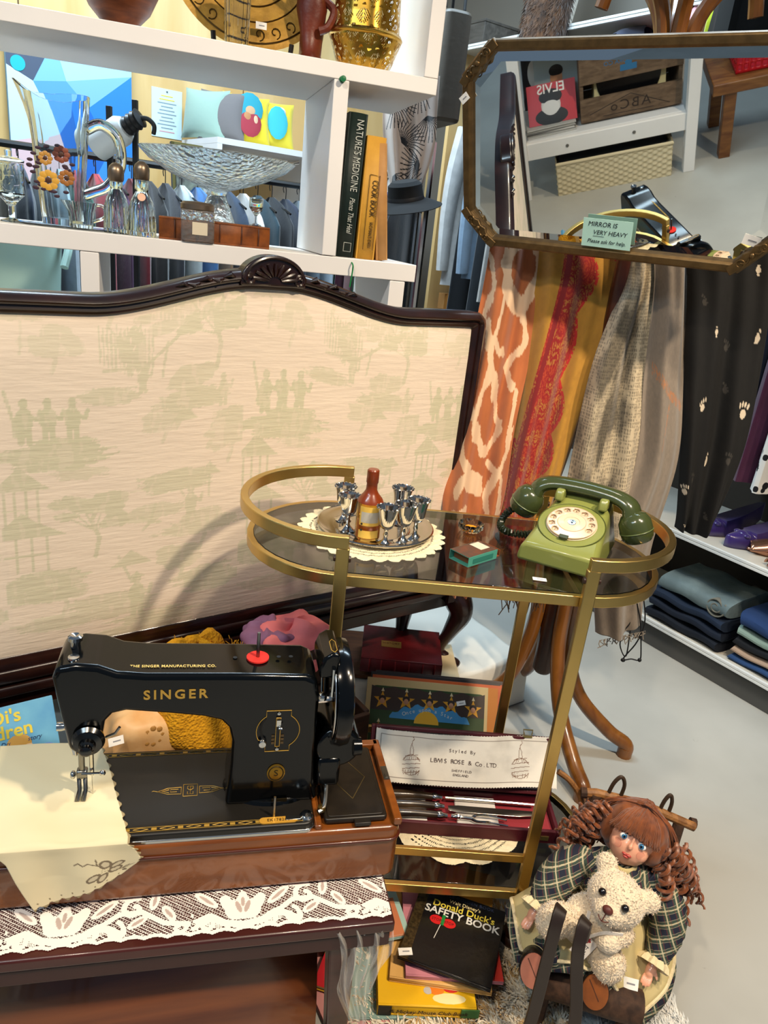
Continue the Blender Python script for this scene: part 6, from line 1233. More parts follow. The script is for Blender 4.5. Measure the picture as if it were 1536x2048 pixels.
for i in range(8): a = i*pi/4; fl.ell((-.0+.016*cos(a), -.0485, .020+.016*sin(a)), (.006, .003, .006), 8, 5)
fl.ell((0, -.0485, .020), (.006, .003, .006), 8, 5); fl.build('brocade_flower', mat('brocade_gold', '#a87a3e', .5), th)
tag(price_tag(Matrix.Translation(hbp(232, 1482, -.172)) @ RZ(36) @ RX(70), w=.026, h=.015), 'white price tag on the tan brocade bag', 'price tag')
# children's picture book leaning left of the machine
q0, q1, q2 = hbp(-40, 1425, -.12), hbp(103, 1390, -.12), hbp(127, 1502, -.17)
bk = thing('picture_book', 'blue picture book with pastel children cover left of the sewing machine', 'book', M=frame(q1, q1-q0, q1-q2)); bw, bh = .19, (q1-q2).length+.06
MB().box((-bw/2, -bh/2, 0), (bw, bh, .010)).build('cover', mat('book_sky', '#6fb0cf', .35, coat=.3, noise=(16, .5), hex2='#2f78b8'), bk, bevel=.001)
for x, y, rx, ry, h in ((-.055, -.075, .016, .018, '#e8c39a'), (-.060, -.065, .020, .017, '#c99a4a'), (-.058, -.105, .022, .020, '#d96a70'), (-.030, -.150, .055, .030, '#d3a0b4'), (-.125, -.07, .016, .018, '#e8c39a'), (-.128, -.06, .019, .016, '#d9b65a'), (-.12, -.105, .022, .02, '#5b8fd0'), (-.12, -.15, .04, .03, '#7a9ad0'), (-.02, -.085, .014, .012, '#6a8ad0')): MB().ell((x, y, .005), (rx, ry, .0012), 16, 5).build('cover_patch', mat('pastel_'+h[1:], h, .5), bk)
m_yel = mat('title_yellow', '#d9c545', .5); text('cover_title', "ttDDi's", .030, TR(-.095, -.018, .0056), m_yel, bk, bold=.0006); text('cover_title', 'children', .030, TR(-.085, -.042, .0056), m_yel, bk, bold=.0006); text('cover_title', 'a Dress-up story', .010, TR(-.06, -.060, .0056), mat('title_blue', '#143a6a', .5), bk, shear=.3)
# ================================================================== red book on cream book and board, under the table
wbd = thing('wooden_board', 'thin brown wooden board under the books beneath the table', 'board', M=Matrix.Translation((-.085, 1.64, .1535)) @ RZ(3)); MB().box((.155, .09, .006), (.30, .22, .012)).build('board', mat('board_brown', '#6b3d1c', .5, wood=((1, 5, 5), 9), hex2='#4a260f'), wbd, bevel=.002)
book('cream_book', 'cream book under the red leather book', Matrix.Translation((.035, 1.612, .1665)) @ RZ(5), .205, .16, .020, '#cdbb96', rough=.7)
rb, mm, sp = book('red_book', 'dark red leather book with gilt panel lying under the headboard', Matrix.Translation((-.016, 1.604, .1875)) @ RZ(1), .205, .165, .042, '#5a0f14', rough=.4, noise=(40, .3), hex2='#3a070b')
MB().box((.075, .075, .0425), (.052, .030, .0006)).build('gilt_panel', mat('gilt', '#8a6f3c', .5, .5), rb, smooth=False); text('gilt_title', 'HISTORY', .011, TR(.075, .078, .0432), mat('gilt_dark', '#4a1a14', .5), rb)
for x in (.02, .05, .085, .12, .155, .185): MB().grid(lambda u, v: (x+.004*u, .0022-.0058*sin(pi*v), .042*v), 1, 8).build('raised_band', mat('band_red', '#7a1a1c', .4), sp, solid=.001)
# ================================================================== record albums behind the trolley
AF = frame((.012, 1.388, .002), (.997, .035, 0), (0, sin(radians(40)), cos(radians(40)))); AS = .264; AW = .322
def album(k, hexc, label, dx=0, dz=0, edge='#c7b58e'):
    a = thing('record_album', label, 'record', M=AF @ TR(dx, dz, -.0065*k), group='record albums behind the trolley'); MB().box((AW/2, AS/2, .002), (AW, AS, .004)).build('sleeve', mat('sleeve_'+hexc[1:], hexc, .45), a, bevel=.0005)
    MB().lathe([(0, 0), (.128, 0), (.128, .0016), (0, .0016)], 48, TR(AW/2, AS/2-.002, .0012)).build('record', mat('vinyl', '#0b0b0c', .25), a); return a
al = album(0, '#cdb27a', 'record sleeve with gold stars and rising sun, front of the stack')
MB().box((AW-.012, AS/2, .0042), (.024, AS, .0003)).build('orange_edge', mat('album_orange', '#c9781c', .5), al, smooth=False)
pn = MB().prism(rrect(.012, .012, AW-.032, AS-.018, .012), .0042, .0045).build('cover_field', mat('album_green', '#2c4416', .5), al, smooth=False)
MB().prism([(.012, AS-.075), (AW-.032, AS-.075), (AW-.032, AS-.03)]+[(AW-.032-(AW-.044)*t, AS-.018-.006*abs(sin(t*pi*5))) for t in np.linspace(0, 1, 31)]+[(.012, AS-.03)], .0045, .0048).build('brown_sky', mat('album_brown', '#3b2a20', .5), al, smooth=False)
MB().prism([(.06, AS-.092), (.255, AS-.092)]+[(.255-.195*t, AS-.090+.034*sin(pi*t)**.6+.004*sin(t*40)) for t in np.linspace(0, 1, 30)], .0048, .0051).build('blue_cloud', mat('album_blue', '#3f8fc4', .5), al, smooth=False)
MB().prism([(.150+.030*cos(t), AS-.100+.030*sin(t)) for t in np.linspace(0, pi, 20)], .0051, .0054).build('sun', mat('album_sun', '#e8b02a', .5), al, smooth=False)
def star(cx, cy, r, z=.0051): return MB().prism([(cx+(r if i % 2 == 0 else r*.42)*cos(pi/2+i*pi/5), cy+(r if i % 2 == 0 else r*.42)*sin(pi/2+i*pi/5)) for i in range(10)], z, z+.0003)
for cx, cy in ((.040, AS-.052), (.098, AS-.050), (.155, AS-.050), (.208, AS-.050), (.262, AS-.056), (.035, AS-.125), (.26, AS-.135)):
    s_ = star(cx, cy, .022).build('gold_star', mat('album_gold', '#d99a1e', .5), al, smooth=False); MB().ell((cx, cy, .0055), (.0075, .009, .001), 12, 5).build('portrait', mat('portrait_skin', '#c08a66', .6), s_); MB().ell((cx, cy+.004, .0057), (.0095, .008, .0008), 12, 5).build('portrait_hair', mat('portrait_hair', '#2a1a12', .6), s_); MB().ell((cx, cy-.001, .0062), (.006, .0065, .001), 12, 5).build('portrait_face', mat('portrait_skin', '#c08a66', .6), s_)
    MB().prism([(cx-.004, cy+.021), (cx+.004, cy+.021), (cx, cy+.030)], .0048, .0052).build('star_tip', mat('album_cream', '#d9caa0', .5), s_, smooth=False)
for i, ch in enumerate('Once upon a Star'):
    t = i/15; text('cover_title', ch, .0125, TR(.095+.115*t, AS-.080+.013*sin(pi*t), .0053) @ RZ(28*(.5-t)), mat('album_white', '#e6e2d0', .5), al, ext=.0001)
tag(price_tag(AF @ TR(.232, AS-.043, .0056) @ RZ(14), w=.022, h=.011), 'white price tag stuck on the front record sleeve', 'price tag')
album(1, '#c95a1e', 'orange edged record sleeve directly behind the star sleeve', .012, .008); album(2, '#2a2422', 'dark record sleeve third in the stack', .008, .016); album(3, '#b5512a', 'rust record sleeve fourth in the stack', .016, .012); album(4, '#3a2c26', 'brown record sleeve at the very back of the stack', .02, .022)
# ================================================================== books on the floor
def cover(b, pts, hexc, h_, nm='cover_patch'): MB().prism(pts, h_, h_+.0003).build(nm, mat('cp_'+hexc[1:], hexc, .45), b, smooth=False)
def thin(name, label, x, y, z, rz, w_, d_, h_, hexc, spine='#3a3020', **k): return book(name, label, Matrix.Translation((x, y, z)) @ RZ(rz), w_, d_, h_, hexc, spine_round=False, rough=.35, group='picture books on the floor', **k)
thin('picture_book', 'grey green picture book at the bottom left of the floor stack', .036, .845, .002, 8, .20, .22, .012, '#7f9a92'); bC, _, _ = thin('picture_book', 'pink picture book peeping out at the lower left of the floor stack', .020, .80, .002, 30, .10, .16, .008, '#c98a86')
bR, _, _ = thin('picture_book', 'yellow and red picture book under the left of the stack', .020, .88, .0145, 78, .20, .05, .010, '#cfa22a'); cover(bR, [(.0, 0), (.10, 0), (.06, .05), (0, .05)], '#c01d28', .0102)
bY, _, sY = thin('picture_book', 'thick yellow picture book with lettered spine low in the floor stack', .082, .858, .0145, 4, .165, .19, .024, '#e6b21a')
text('spine_title', 'A Mickey Mouse Club Book', .0115, TR(.085, -.0022, .012) @ RX(90), mat('spine_ink', '#2a2110', .6), bY, shear=.2, ext=.0002); MB().box((.155, -.0005, .012), (.03, .002, .018)).build('green_spine_patch', mat('spine_green', '#3a6a35', .5), bY); MB().box((.012, -.0005, .012), (.022, .002, .02)).build('black_spine_patch', mat('spine_black', '#17140f', .5), bY)
for x, y, rx, ry, h in ((.10, .03, .014, .010, '#e07a1e'), (.125, .035, .016, .010, '#c0241c'), (.085, .028, .008, .007, '#b9b5b0'), (.12, .015, .03, .01, '#f2dfa0')): MB().ell((x, y, .0242), (rx, ry, .0008), 14, 5).build('cover_patch', mat('cp_'+h[1:], h, .45), bY)
thin('picture_book', 'orange topped picture book with cream cover in the middle of the stack', .098, .900, .039, -2, .175, .18, .010, '#d9a860'); bP, _, _ = thin('picture_book', 'pink and red picture book jutting right from the floor stack', .125, .900, .0495, 3, .168, .19, .008, '#c9828e'); cover(bP, [(.13, 0), (.168, 0), (.168, .10), (.14, .10)], '#c9352a', .0082)
bS, _, _ = thin('picture_book', 'picture book with sky blue cover behind the top book at the left', .075, .955, .058, 18, .06, .20, .007, '#a9c9c0'); cover(bS, [(.02, .0), (.05, .0), (.05, .08), (.02, .08)], '#c97a52', .0072)
bO, _, _ = thin('picture_book', 'amber picture book under the top of the black book', .14, 1.03, .058, -10, .14, .12, .006, '#b5761a')
GB = Matrix.Translation((.109, .922, .0665)) @ RZ(-15.5); gb, _, _ = book('picture_book', 'black children picture book with gold spine on top of the floor stack', GB, .162, .163, .007, '#0b0c0f', spine_round=False, rough=.3, group='picture books on the floor')
MB().box((.009, .0815, .0072), (.018, .163, .0004)).build('gold_spine_strip', mat('foil_spine', '#5a4a2c', .4, .6, noise=(200, .8), hex2='#191510'), gb, smooth=False)
m_wt = mat('title_white', '#d8d6cf', .5)
text('cover_title', 'LITTLE GOLDEN BOOK', .0090, TR(.088, .155, .0074) @ RZ(0), mat('title_navy', '#2a3550', .5), gb, space=1.15); text('cover_title', "Walt Disney's", .0105, TR(.088, .144, .0074), mat('title_cream', '#e0cf98', .5), gb); text('cover_title', "Donald Duck's", .0195, TR(.088, .131, .0074), m_yel, gb, bold=.0002); text('cover_title', 'SAFETY BOOK', .0215, TR(.088, .115, .0074), m_wt, gb, bold=.0004)
for x, h, s_ in ((.045, '#c4161c', 'STOP'), (.068, '#c4161c', 'STOP')):
    MB().lathe([(0, 0), (.0125, 0), (.0125, .0004), (0, .0005)], 24, TR(x, .096, .0072) @ Matrix.Diagonal((1, .75, 1, 1))).build('sign_oval', mat('sign_red', h, .4), gb); text('sign_word', s_, .0075, TR(x, .096, .0078), mat('sign_dark', '#3a0a0c', .5), gb)
MB().box((.0565, .099, .0075), (.006, .022, .0006)).build('sign_handle', mat('sign_green', '#177a35', .4), gb); MB().box((.052, .074, .0075), (.0012, .034, .0006), rz=-.15).build('sign_stick', m_wt, gb)
tag(price_tag(GB @ TR(.010, .012, .0076) @ RZ(25), w=.024, h=.014), 'white price tag on the lower left corner of the black picture book', 'price tag')
# crinkled clear plastic hanging from the table corner
def plast(U, V):
    wv = .075*(1-V)**.9+.010; X = -.058+(U-.5)*wv+.006*np.sin(V*9); return X, -.069-.006*np.sin(U*19+V*5)-.004*np.sin(U*41-V*14)-.012*V, -.012-.215*V+.004*np.sin(U*23)
tag(paint_grid('plastic_wrap', plast, 60, 70, None, mat('crinkled_plastic', '#ece6dc', .12, alpha=.33, bump=(60, 1.0, (1, 1, .25)), coat=.5), None, MF), 'crinkled clear plastic wrap hanging from the table corner', 'plastic wrap')
# ================================================================== sheepskin rugs
def rug(name, label, ctr, rx, ry, cols, n, seed, h=.016):
    r_ = thing(name, label, 'rug', ctr); rr = random.Random(seed); ph = [rr.random()*6 for _ in range(4)]
    edge = lambda a: 1+.10*sin(3*a+ph[0])+.06*sin(5*a+ph[1])+.03*sin(11*a+ph[2])
    MB().lathe([(0, h)]+[(1-.12*(1-t)**2 if t < 1 else 1, h*(1-t)) for t in (.0, .6, 1)][::1], 60, Matrix.Diagonal((rx, ry, 1, 1)), lambda a, z: edge(a)).build('pelt', mat(name+'_pelt', cols[0], .95), r_)
    for ci, c in enumerate(cols):
        tf = MB()
        for k in range(n//len(cols)):
            a, t = rr.random()*2*pi, sqrt(rr.random()); x, y = rx*t*edge(a)*cos(a), ry*t*edge(a)*sin(a)
            cl = vnoise(np.array(x*28+9.), np.array(y*28+9.), seed); 
            if len(cols) > 1 and (float(cl) > .5) != (ci == 1) and rr.random() < .8: continue
            d0 = 6.28*float(vnoise(np.array(x*45+3.), np.array(y*45+3.), seed+3)); d = Vector((cos(d0)*.8+rr.uniform(-.4, .4)+cos(a)*.4*t, sin(d0)*.8+rr.uniform(-.4, .4)+sin(a)*.4*t, 1.0)).normalized()*rr.uniform(.014, .026)
            s_ = Vector((-d.y, d.x, 0)).normalized()*.0021; p = Vector((x, y, h*.8)); m_ = p+d*.6; e = p+d+Vector((d.x*.3, d.y*.3, -.004))
            tf.add([p-s_, p+s_, m_+s_*.8, m_-s_*.8, e], [(0, 1, 2, 3), (3, 2, 4)])
        stuff(tf.build('fleece', mat(name+'_wool'+c[1:], c, .95, sheen=.5), r_, smooth=False))
rug('cream_sheepskin', 'shaggy cream and tan sheepskin under the trolley and books', (.215, .935, 0), .235, .215, ('#d9cbb0', '#b8945e', '#e3d8c2'), 36000, 4, .0012); rug('grey_sheepskin', 'shaggy grey white sheepskin under the doll at the right', (.52, .865, 0), .115, .115, ('#cfd0cc', '#dfdbd2'), 14000, 9)
pc = hbp(585, 1288, -.11); fb = thing('folded_blanket', 'dark brown folded blanket under the coral pink dress', 'blanket', M=Matrix.Translation((pc.x, pc.y, 0)) @ RZ(36))
for k in range(5): MB().prism(rrect(-.085, -.058, .085, .058, .02), .2+k*.047, .2+k*.047+.045).build('fold', mat('blanket_brown', '#3a2416', .95, bump=(120, .5)), fb, bevel=.012, seg=3)
MB().box((0, 0, .15), (.15, .10, .10)).build('box_under', mat('dark_packing', '#1f1713', .9), fb)
# ================================================================== doll on a twig chair, with a bear
def blob(name, parts, m, parent, vox=.003, sm=8):
    """one continuous surface: overlapping ellipsoids (centre, radii, rotation) fused by voxel remesh"""
    mb = MB()
    for c, r, *rot in parts:
        M = Matrix.Translation(c) @ (rot[0] if rot else Matrix.Identity(4)); mb.ell((0, 0, 0), r, 20, 14, M)
    o = mb.build(name, m, parent); q = o.modifiers.new('fuse', 'REMESH'); q.mode = 'VOXEL'; q.voxel_size = vox; q.use_smooth_shade = True
    q = o.modifiers.new('soft', 'SMOOTH'); q.factor = .5; q.iterations = sm; return o
m_bark = mat('twig_bark', '#4a3120', .8, wood=((4, 4, 4), 16), hex2='#2c1a0f', bump=(60, .8)); m_twig = mat('peeled_twig', '#9a6a3a', .6, wood=((5, 5, 5), 16), hex2='#6b431f')
ch = thing('twig_chair', 'small rustic twig chair with dark bent straps holding the doll', 'chair', (0, 0, 0))
lg = MB().tube([(.335, .885, .105), (.40, .872, .108), (.455, .862, .105), (.50, .855, .102)], [.026, .028, .029, .027], 14); lo = lg.build('seat_log', m_bark, ch)
MB().tube([(.50, .855, .102), (.5012, .8547, .102)], .0245, 14).build('cut_end', mat('cut_wood', '#a4622c', .6, wood=((8, 8, 8), 30), hex2='#6e3a14'), lo)
MB().tube([(.36, 1.0, .105), (.46, .985, .105), (.545, .97, .105)], .018, 12).build('rear_log', m_bark, ch)
for k, (x, y) in enumerate(((.352, .885), (.485, .858), (.37, 1.0), (.54, .975))): MB().tube([(x, y, .10), (x, y, .0)], .013, 10).build('leg', m_bark, ch)
for a, b, m in (((.385, 1.005, .05), (.435, 1.08, .325), m_bark), ((.545, .985, .05), (.592, 1.075, .285), m_bark)): MB().tube([Vector(a).lerp(Vector(b), t) for t in (0, .3, .6, 1)], [.012, .011, .010, .010], 10).build('back_post', m, ch)
MB().tube([(.413, 1.085, .322), (.435, 1.082, .327), (.52, 1.085, .312), (.62, 1.075, .283)], .0085, 10).build('back_rail', m_twig, ch)
for s in (.413, .62): MB().tube([(s-.004, 1.085, .322 if s < .5 else .283), (s+.006, 1.084, .323 if s < .5 else .282)], .0098, 10).build('twig_tip', m_bark, ch)
MB().tube(spline([(.365, 1.10, .350), (.39, 1.095, .335), (.415, 1.09, .30), (.42, 1.08, .25)], 5), .0055, 8).build('side_twig', m_twig, ch)
for x, z, w_ in ((.468, .327, .022), (.563, .300, .016)): MB().tube(spline([(x-w_*.6, 1.083, z-.01), (x-w_*.3, 1.083, z+.025), (x+w_*.2, 1.083, z+.040), (x+w_*.6, 1.083, z+.022), (x+w_*.45, 1.083, z-.012)], 6), .0035, 8).build('wire_loop', mat('dark_wire', '#3a2a1c', .5), ch)
m_strap = mat('dark_strap', '#241812', .45, coat=.2)
for P in ([(.300, .790, .022), (.312, .800, .12), (.316, .808, .22), (.320, .818, .290), (.326, .832, .312), (.333, .848, .300), (.336, .858, .255)], [(.372, .780, .022), (.377, .797, .13), (.366, .812, .215), (.361, .818, .262), (.366, .832, .290), (.376, .848, .282), (.381, .858, .235)]):
    MB().tube(spline(P, 6), 1, sec=RECT(.019, .005), up=(0, 1, .2)).build('bent_strap', m_strap, ch, bevel=.001)
MB().tube(spline([(.325, .80, .075), (.345, .795, .112), (.372, .80, .085)], 6), 1, sec=RECT(.010, .005), up=(0, 1, .2)).build('cross_strap', m_strap, ch)
# ---- doll
m_plaid = mat('navy_plaid', '#1a2236', .85)
nt = m_plaid.node_tree; N = nt.nodes; Lk = nt.links.new; tcn = N.new('ShaderNodeTexCoord'); mp = N.new('ShaderNodeMapping'); mp.inputs['Rotation'].default_value = (.5, .35, .45); Lk(tcn.outputs['Object'], mp.inputs['Vector']); base = None
def stripes(axis, scale, thr, col, prev, fac=.8):
    wv = N.new('ShaderNodeTexWave'); wv.wave_type = 'BANDS'; wv.bands_direction = axis; wv.inputs['Scale'].default_value = scale; Lk(mp.outputs['Vector'], wv.inputs['Vector'])
    r = N.new('ShaderNodeMath'); r.operation = 'GREATER_THAN'; r.inputs[1].default_value = thr; Lk(wv.outputs['Fac'], r.inputs[0]); f = N.new('ShaderNodeMath'); f.operation = 'MULTIPLY'; f.inputs[1].default_value = fac; Lk(r.outputs[0], f.inputs[0])
    mx = N.new('ShaderNodeMix'); mx.data_type = 'RGBA'; Lk(f.outputs[0], mx.inputs[0]); mx.inputs[7].default_value = lin(col)
    if prev is None: mx.inputs[6].default_value = lin('#161c2e')
    else: Lk(prev, mx.inputs[6])
    return mx.outputs[2]
for ax, sc, th, cl, fc in (('X', 16, .62, '#3f5240', .6), ('Z', 16, .62, '#3f5240', .6), ('X', 16, .972, '#c2b696', .8), ('Z', 16, .972, '#c2b696', .8), ('X', 32, .985, '#8d2b2b', .4), ('Z', 32, .985, '#b9ae90', .5)): base = stripes(ax, sc, th, cl, base, fc)
Lk(base, N['Principled BSDF'].inputs['Base Color'])
m_cream = mat('cream_pinafore', '#c9b783', .85, bump=(40, .4)); m_lace = mat('doll_lace', '#e0cfa6', .9, bump=(200, 1)); m_skin = mat('porcelain_skin', '#e2a486', .32, sss=.15, coat=.2); m_hair = mat('auburn_hair', '#8a4a20', .42, noise=(90, .7, (1, 1, .2)), hex2='#542810', sheen=.3)
do = thing('porcelain_doll', 'porcelain doll with auburn ringlets, plaid dress and cream pinafore', 'doll', (0, 0, 0))
blob('bodice', [((.458, .995, .215), (.048, .040, .055)), ((.462, 1.0, .245), (.062, .038, .025)), ((.455, .985, .16), (.060, .055, .045))], m_plaid, do, .004)
# collar: two big flaps with lace edge
for s in (-1, 1):
    def cfl(u, v, s=s):
        a = radians(-90+s*8+s*118*u); r = .020+.048*v; return (.466+r*cos(a)*1.05+.006*v, .990+r*sin(a)*.75-.012*v, .268-.040*v**1.5+.004*sin(u*9))
    c = MB().grid(cfl, 16, 8).build('collar', m_plaid, do, solid=.003); MB().tube([cfl(u, 1.0) for u in np.linspace(0, 1, 26)], .0028, 6).build('lace_edge', m_lace, c)
MB().lathe([(.021, -.012), (.026, -.008), (.024, .006), (.019, .012)], 24, Matrix.Translation((.470, .990, .268)) @ RX(18)).build('neck_frill', m_cream, do, solid=.002)
def sleeve(P, R, nm='sleeve'):
    S = spline(P, 8); RR = [v[0] for v in spline([(r, 0, 0) for r in R], 8)]; mb = MB(); k = len(S)
    mb.tube(S, RR, 22); mb.v = [tuple(Vector(p)+Vector((random.uniform(-1, 1), random.uniform(-1, 1), random.uniform(-1, 1)))*.0012) for p in mb.v]; o = mb.build(nm, m_plaid, do, ang=80); return S[-1], (S[-1]-S[-3]).normalized(), o
for P, R in (([(.408, .995, .258), (.378, .972, .262), (.350, .948, .248), (.333, .930, .232), (.324, .921, .222)], (.024, .031, .031, .024, .017)), ([(.522, .992, .240), (.545, .970, .220), (.552, .945, .190), (.540, .922, .160), (.530, .908, .145)], (.024, .031, .031, .024, .017))):
    e, d, o = sleeve(P, R); Q = Matrix.Translation(e) @ d.to_track_quat('Z', 'Y').to_matrix().to_4x4()
    MB().lathe([(.017, -.006), (.023, .0), (.026, .008), (.025, .0085), (.016, .0)], 30, Q, lambda a, z: 1+.10*sin(a*9)).build('cuff_lace', m_lace, o)
    hd = [((0, 0, .014), (.0085, .0065, .014)), ((0, 0, .004), (.007, .007, .010))]
    for kf, (ox, l) in enumerate(((-.0062, .010), (-.002, .012), (.0024, .0115), (.0064, .009))): hd.append(((ox, -.001, .028+l*.4), (.0021, .0024, l)))
    hd.append(((.0095, -.002, .017), (.0026, .0026, .009), RY(35)))
    blob('hand', [(Q @ Vector(c), r, Q.to_quaternion().to_matrix().to_4x4() @ (rt[0] if rt else Matrix.Identity(4))) for c, r, *rt in hd], m_skin, do, .0013, 3)
# skirts
hem = [(.375, 1.06, .09), (.300, .985, .165), (.292, .930, .190), (.303, .893, .158), (.335, .872, .172), (.385, .862, .172), (.430, .862, .160), (.475, .858, .115), (.512, .868, .075), (.562, .905, .105), (.580, .965, .125), (.556, 1.05, .09)]
def skirt(scale, dz, m, nm, r0=0.0):
    H = spline([(Vector(p)-Vector((.45, .97, .17)))*scale+Vector((.45, .97, .17+dz)) for p in hem], 8); k = len(H); C = Vector((.456, .995, .195))
    def fn(u, v):
        h = H[min(int(u*(k-1)+.5), k-1)]; a = pi*1.5+(u-.5)*4.6; w0 = C+Vector((.050*cos(a), .038*sin(a)-.005, 0)); p = w0.lerp(h, v); p.z += .030*sin(pi*v)*(.6+.4*sin(u*5))+.005*sin(u*60)*v*(1-.3*v); return tuple(p)
    o = MB().grid(fn, k-1, 16).build(nm, m, do, solid=.002); return o, [fn(i/(k-1), 1.0) for i in range(k)]
o, edge = skirt(1.0, .0, m_cream, 'pinafore'); MB().tube(edge, .0035, 6).build('lace_hem', m_lace, o)
skirt(1.06, -.018, m_plaid, 'underskirt'); tag(price_tag(Matrix.Translation(atpl(1260, 1967, (0, .868, 0), (0, 1, 0))) @ RZ(-10) @ RX(55), w=.026, h=.017), 'white price tag pinned on the cream pinafore of the doll', 'price tag')
# legs with bloomers, socks, shoes whose soles face out
m_sock = mat('white_sock', '#ddd3ca', .85); m_shoe = mat('black_shoe', '#14100e', .35, coat=.2)
for P, sole in (([(.42, .95, .15), (.365, .905, .165), (.335, .880, .160), (.318, .857, .152)], '#b06f5a'), ([(.45, .94, .14), (.437, .895, .150), (.426, .868, .138), (.419, .852, .128)], '#8f4e1e')):
    S = [Vector(p) for p in P]; MB().tube(spline(P[:3], 6), [.030]*7+[.027]*5+[.022], 16).build('bloomer', m_plaid, do, ang=80); MB().tube([S[2]-(S[2]-S[1])*.2, S[2], S[3]], [.017, .0165, .015], 14).build('sock', m_sock, do)
    nrm = Vector((-.18, -.86, .46)).normalized(); upv = Vector((-.05, .35, .9)); xa = upv.cross(nrm).normalized(); Q = frame(S[3]+nrm*.006+upv*.010, xa, upv)
    b_ = MB().lathe([(0, -.030), (.014, -.026), (.021, -.014), (.0225, .004), (.0215, .0075), (0, .008)], 28, Q @ Matrix.Diagonal((1.0, 1.35, 1, 1))).build('shoe', m_shoe, do); MB().lathe([(0, .0075), (.0205, .0075), (.0205, .0105), (0, .011)], 28, Q @ Matrix.Diagonal((1.0, 1.35, 1, 1))).build('sole', mat('sole_'+sole[1:], sole, .5, noise=(60, .4), hex2='#6a3a1c' if 'e1e' in sole else '#9a5c4c'), b_)
    MB().box((.0, .004, .0112), (.001, .036, .0004), Q @ RZ(25)).build('sole_crack', mat('crack_dark', '#4a2a20', .7), b_)
    MB().tube([(Q @ Vector((.022*cos(t), .012+.004*sin(t), -.016+.012*sin(t)))) for t in np.linspace(0, pi, 12)], .0028, 6).build('shoe_strap', m_shoe, b_)
# head
fd = Vector((-.36, -.80, .40)).normalized(); hup = Vector((.30, .25, .9)); hx = fd.cross(hup).normalized(); hx = -hx
hup = (fd.cross(hx)).normalized(); hup = hup if hup.z > 0 else -hup
HDM = Matrix(((hx.x, -fd.x, hup.x, .484), (hx.y, -fd.y, hup.y, 1.005), (hx.z, -fd.z, hup.z, .305), (0, 0, 0, 1)))   # local -y is the face, z up
HS = Matrix.Diagonal((1.0, 1.0, 1.0, 1)); A_ = HDM @ HS
E_ = lambda c, r, *rt: (A_ @ Vector(c), r, A_.to_quaternion().to_matrix().to_4x4() @ (rt[0] if rt else Matrix.Identity(4)))
blob('head', [E_((0, .004, .008), (.040, .040, .042)), E_((0, -.008, -.010), (.034, .032, .032)), E_((0, -.014, -.028), (.016, .018, .014)), E_((.018, -.020, -.012), (.014, .014, .014)), E_((-.018, -.020, -.012), (.014, .014, .014)), E_((0, -.0405, -.004), (.0042, .0058, .0062)), E_((0, -.0375, .006), (.0026, .0045, .012)), E_((0, .008, -.045), (.017, .017, .022))], m_skin, do, .0018, 4)
for s in (-1, 1):
    ey = MB().ell((0, 0, 0), (.0075, .0032, .0058), 16, 10, A_ @ TR(s*.0150, -.0352, .0055) @ RZ(-s*16)).build('eye', mat('eye_white', '#e9e6e2', .15, coat=.5), do)
    MB().ell((0, 0, 0), (.0044, .0016, .0046), 16, 8, A_ @ TR(s*.0148, -.0380, .0055) @ RZ(-s*16)).build('iris', mat('iris_blue', '#2f6a94', .1, coat=.6), ey); MB().ell((0, 0, 0), (.0020, .0008, .0021), 12, 6, A_ @ TR(s*.0148, -.0395, .0055)).build('pupil', mat('pupil_black', '#050505', .1), ey)
    MB().tube([A_ @ Vector((s*(.0072+.0155*t), -.0385+.0035*t, .0085+.0045*sin(pi*(.25+.6*t)))) for t in np.linspace(0, 1, 9)], .0009, 5).build('lash_line', mat('lash_brown', '#24120a', .6), do); MB().tube([A_ @ Vector((s*(.007+.018*t), -.0375+.005*t, .0185+.004*sin(pi*t))) for t in np.linspace(0, 1, 8)], .0009, 5).build('eyebrow', mat('brow_brown', '#5a2c16', .6), do)
    MB().ell((0, 0, 0), (.0085, .0012, .0075), 14, 6, A_ @ TR(s*.020, -.0335, -.010) @ RZ(s*34)).build('cheek_blush', mat('blush', '#d98a78', .4, alpha=.22), do)
for c, r in (((-.0036, -.0395, -.0185), (.0042, .0024, .0020)), ((.0036, -.0395, -.0185), (.0048, .0026, .0024)), ((0, -.0392, -.0222), (.0050, .0026, .0022))): MB().ell((0, 0, 0), r, 12, 8, A_ @ TR(*c)).build('lip', mat('lip_red', '#b0453f', .3, coat=.3), do)
# hair: cap, fringe, ringlets
hr = thing('tmp', 'x', 'x'); bpy.data.objects.remove(hr)
cap = blob('hair', [E_((0, .012, .022), (.052, .046, .042)), E_((0, .028, .0), (.056, .034, .050)), E_((.036, .012, .004), (.022, .026, .034)), E_((-.036, .012, .004), (.022, .026, .034))], m_hair, do, .0025, 4)
rr = random.Random(21); fr = MB()
for k in range(150):
    t = k/149*2-1+rr.uniform(-.03, .03); x0 = t*.034; P = spline([(x0*.55, -.004+rr.uniform(-.012, .01), .060-.008*abs(t)), (x0*.9, -.036+.012*abs(t)+rr.uniform(-.003, .002), .046-.006*abs(t)), (x0*1.12, -.0425+.014*t*t+rr.uniform(-.002, .002), .027-.006*abs(t)), (x0*1.22+rr.uniform(-.003, .003), -.042+.017*t*t, .0165-.007*abs(t)+rr.uniform(-.003, .004))], 4); fr.tube([A_ @ p for p in P], [.0013+.0004*(i < 8) for i in range(len(P))], 4)
stuff(fr.build('fringe', m_hair, cap)); st_ = MB()
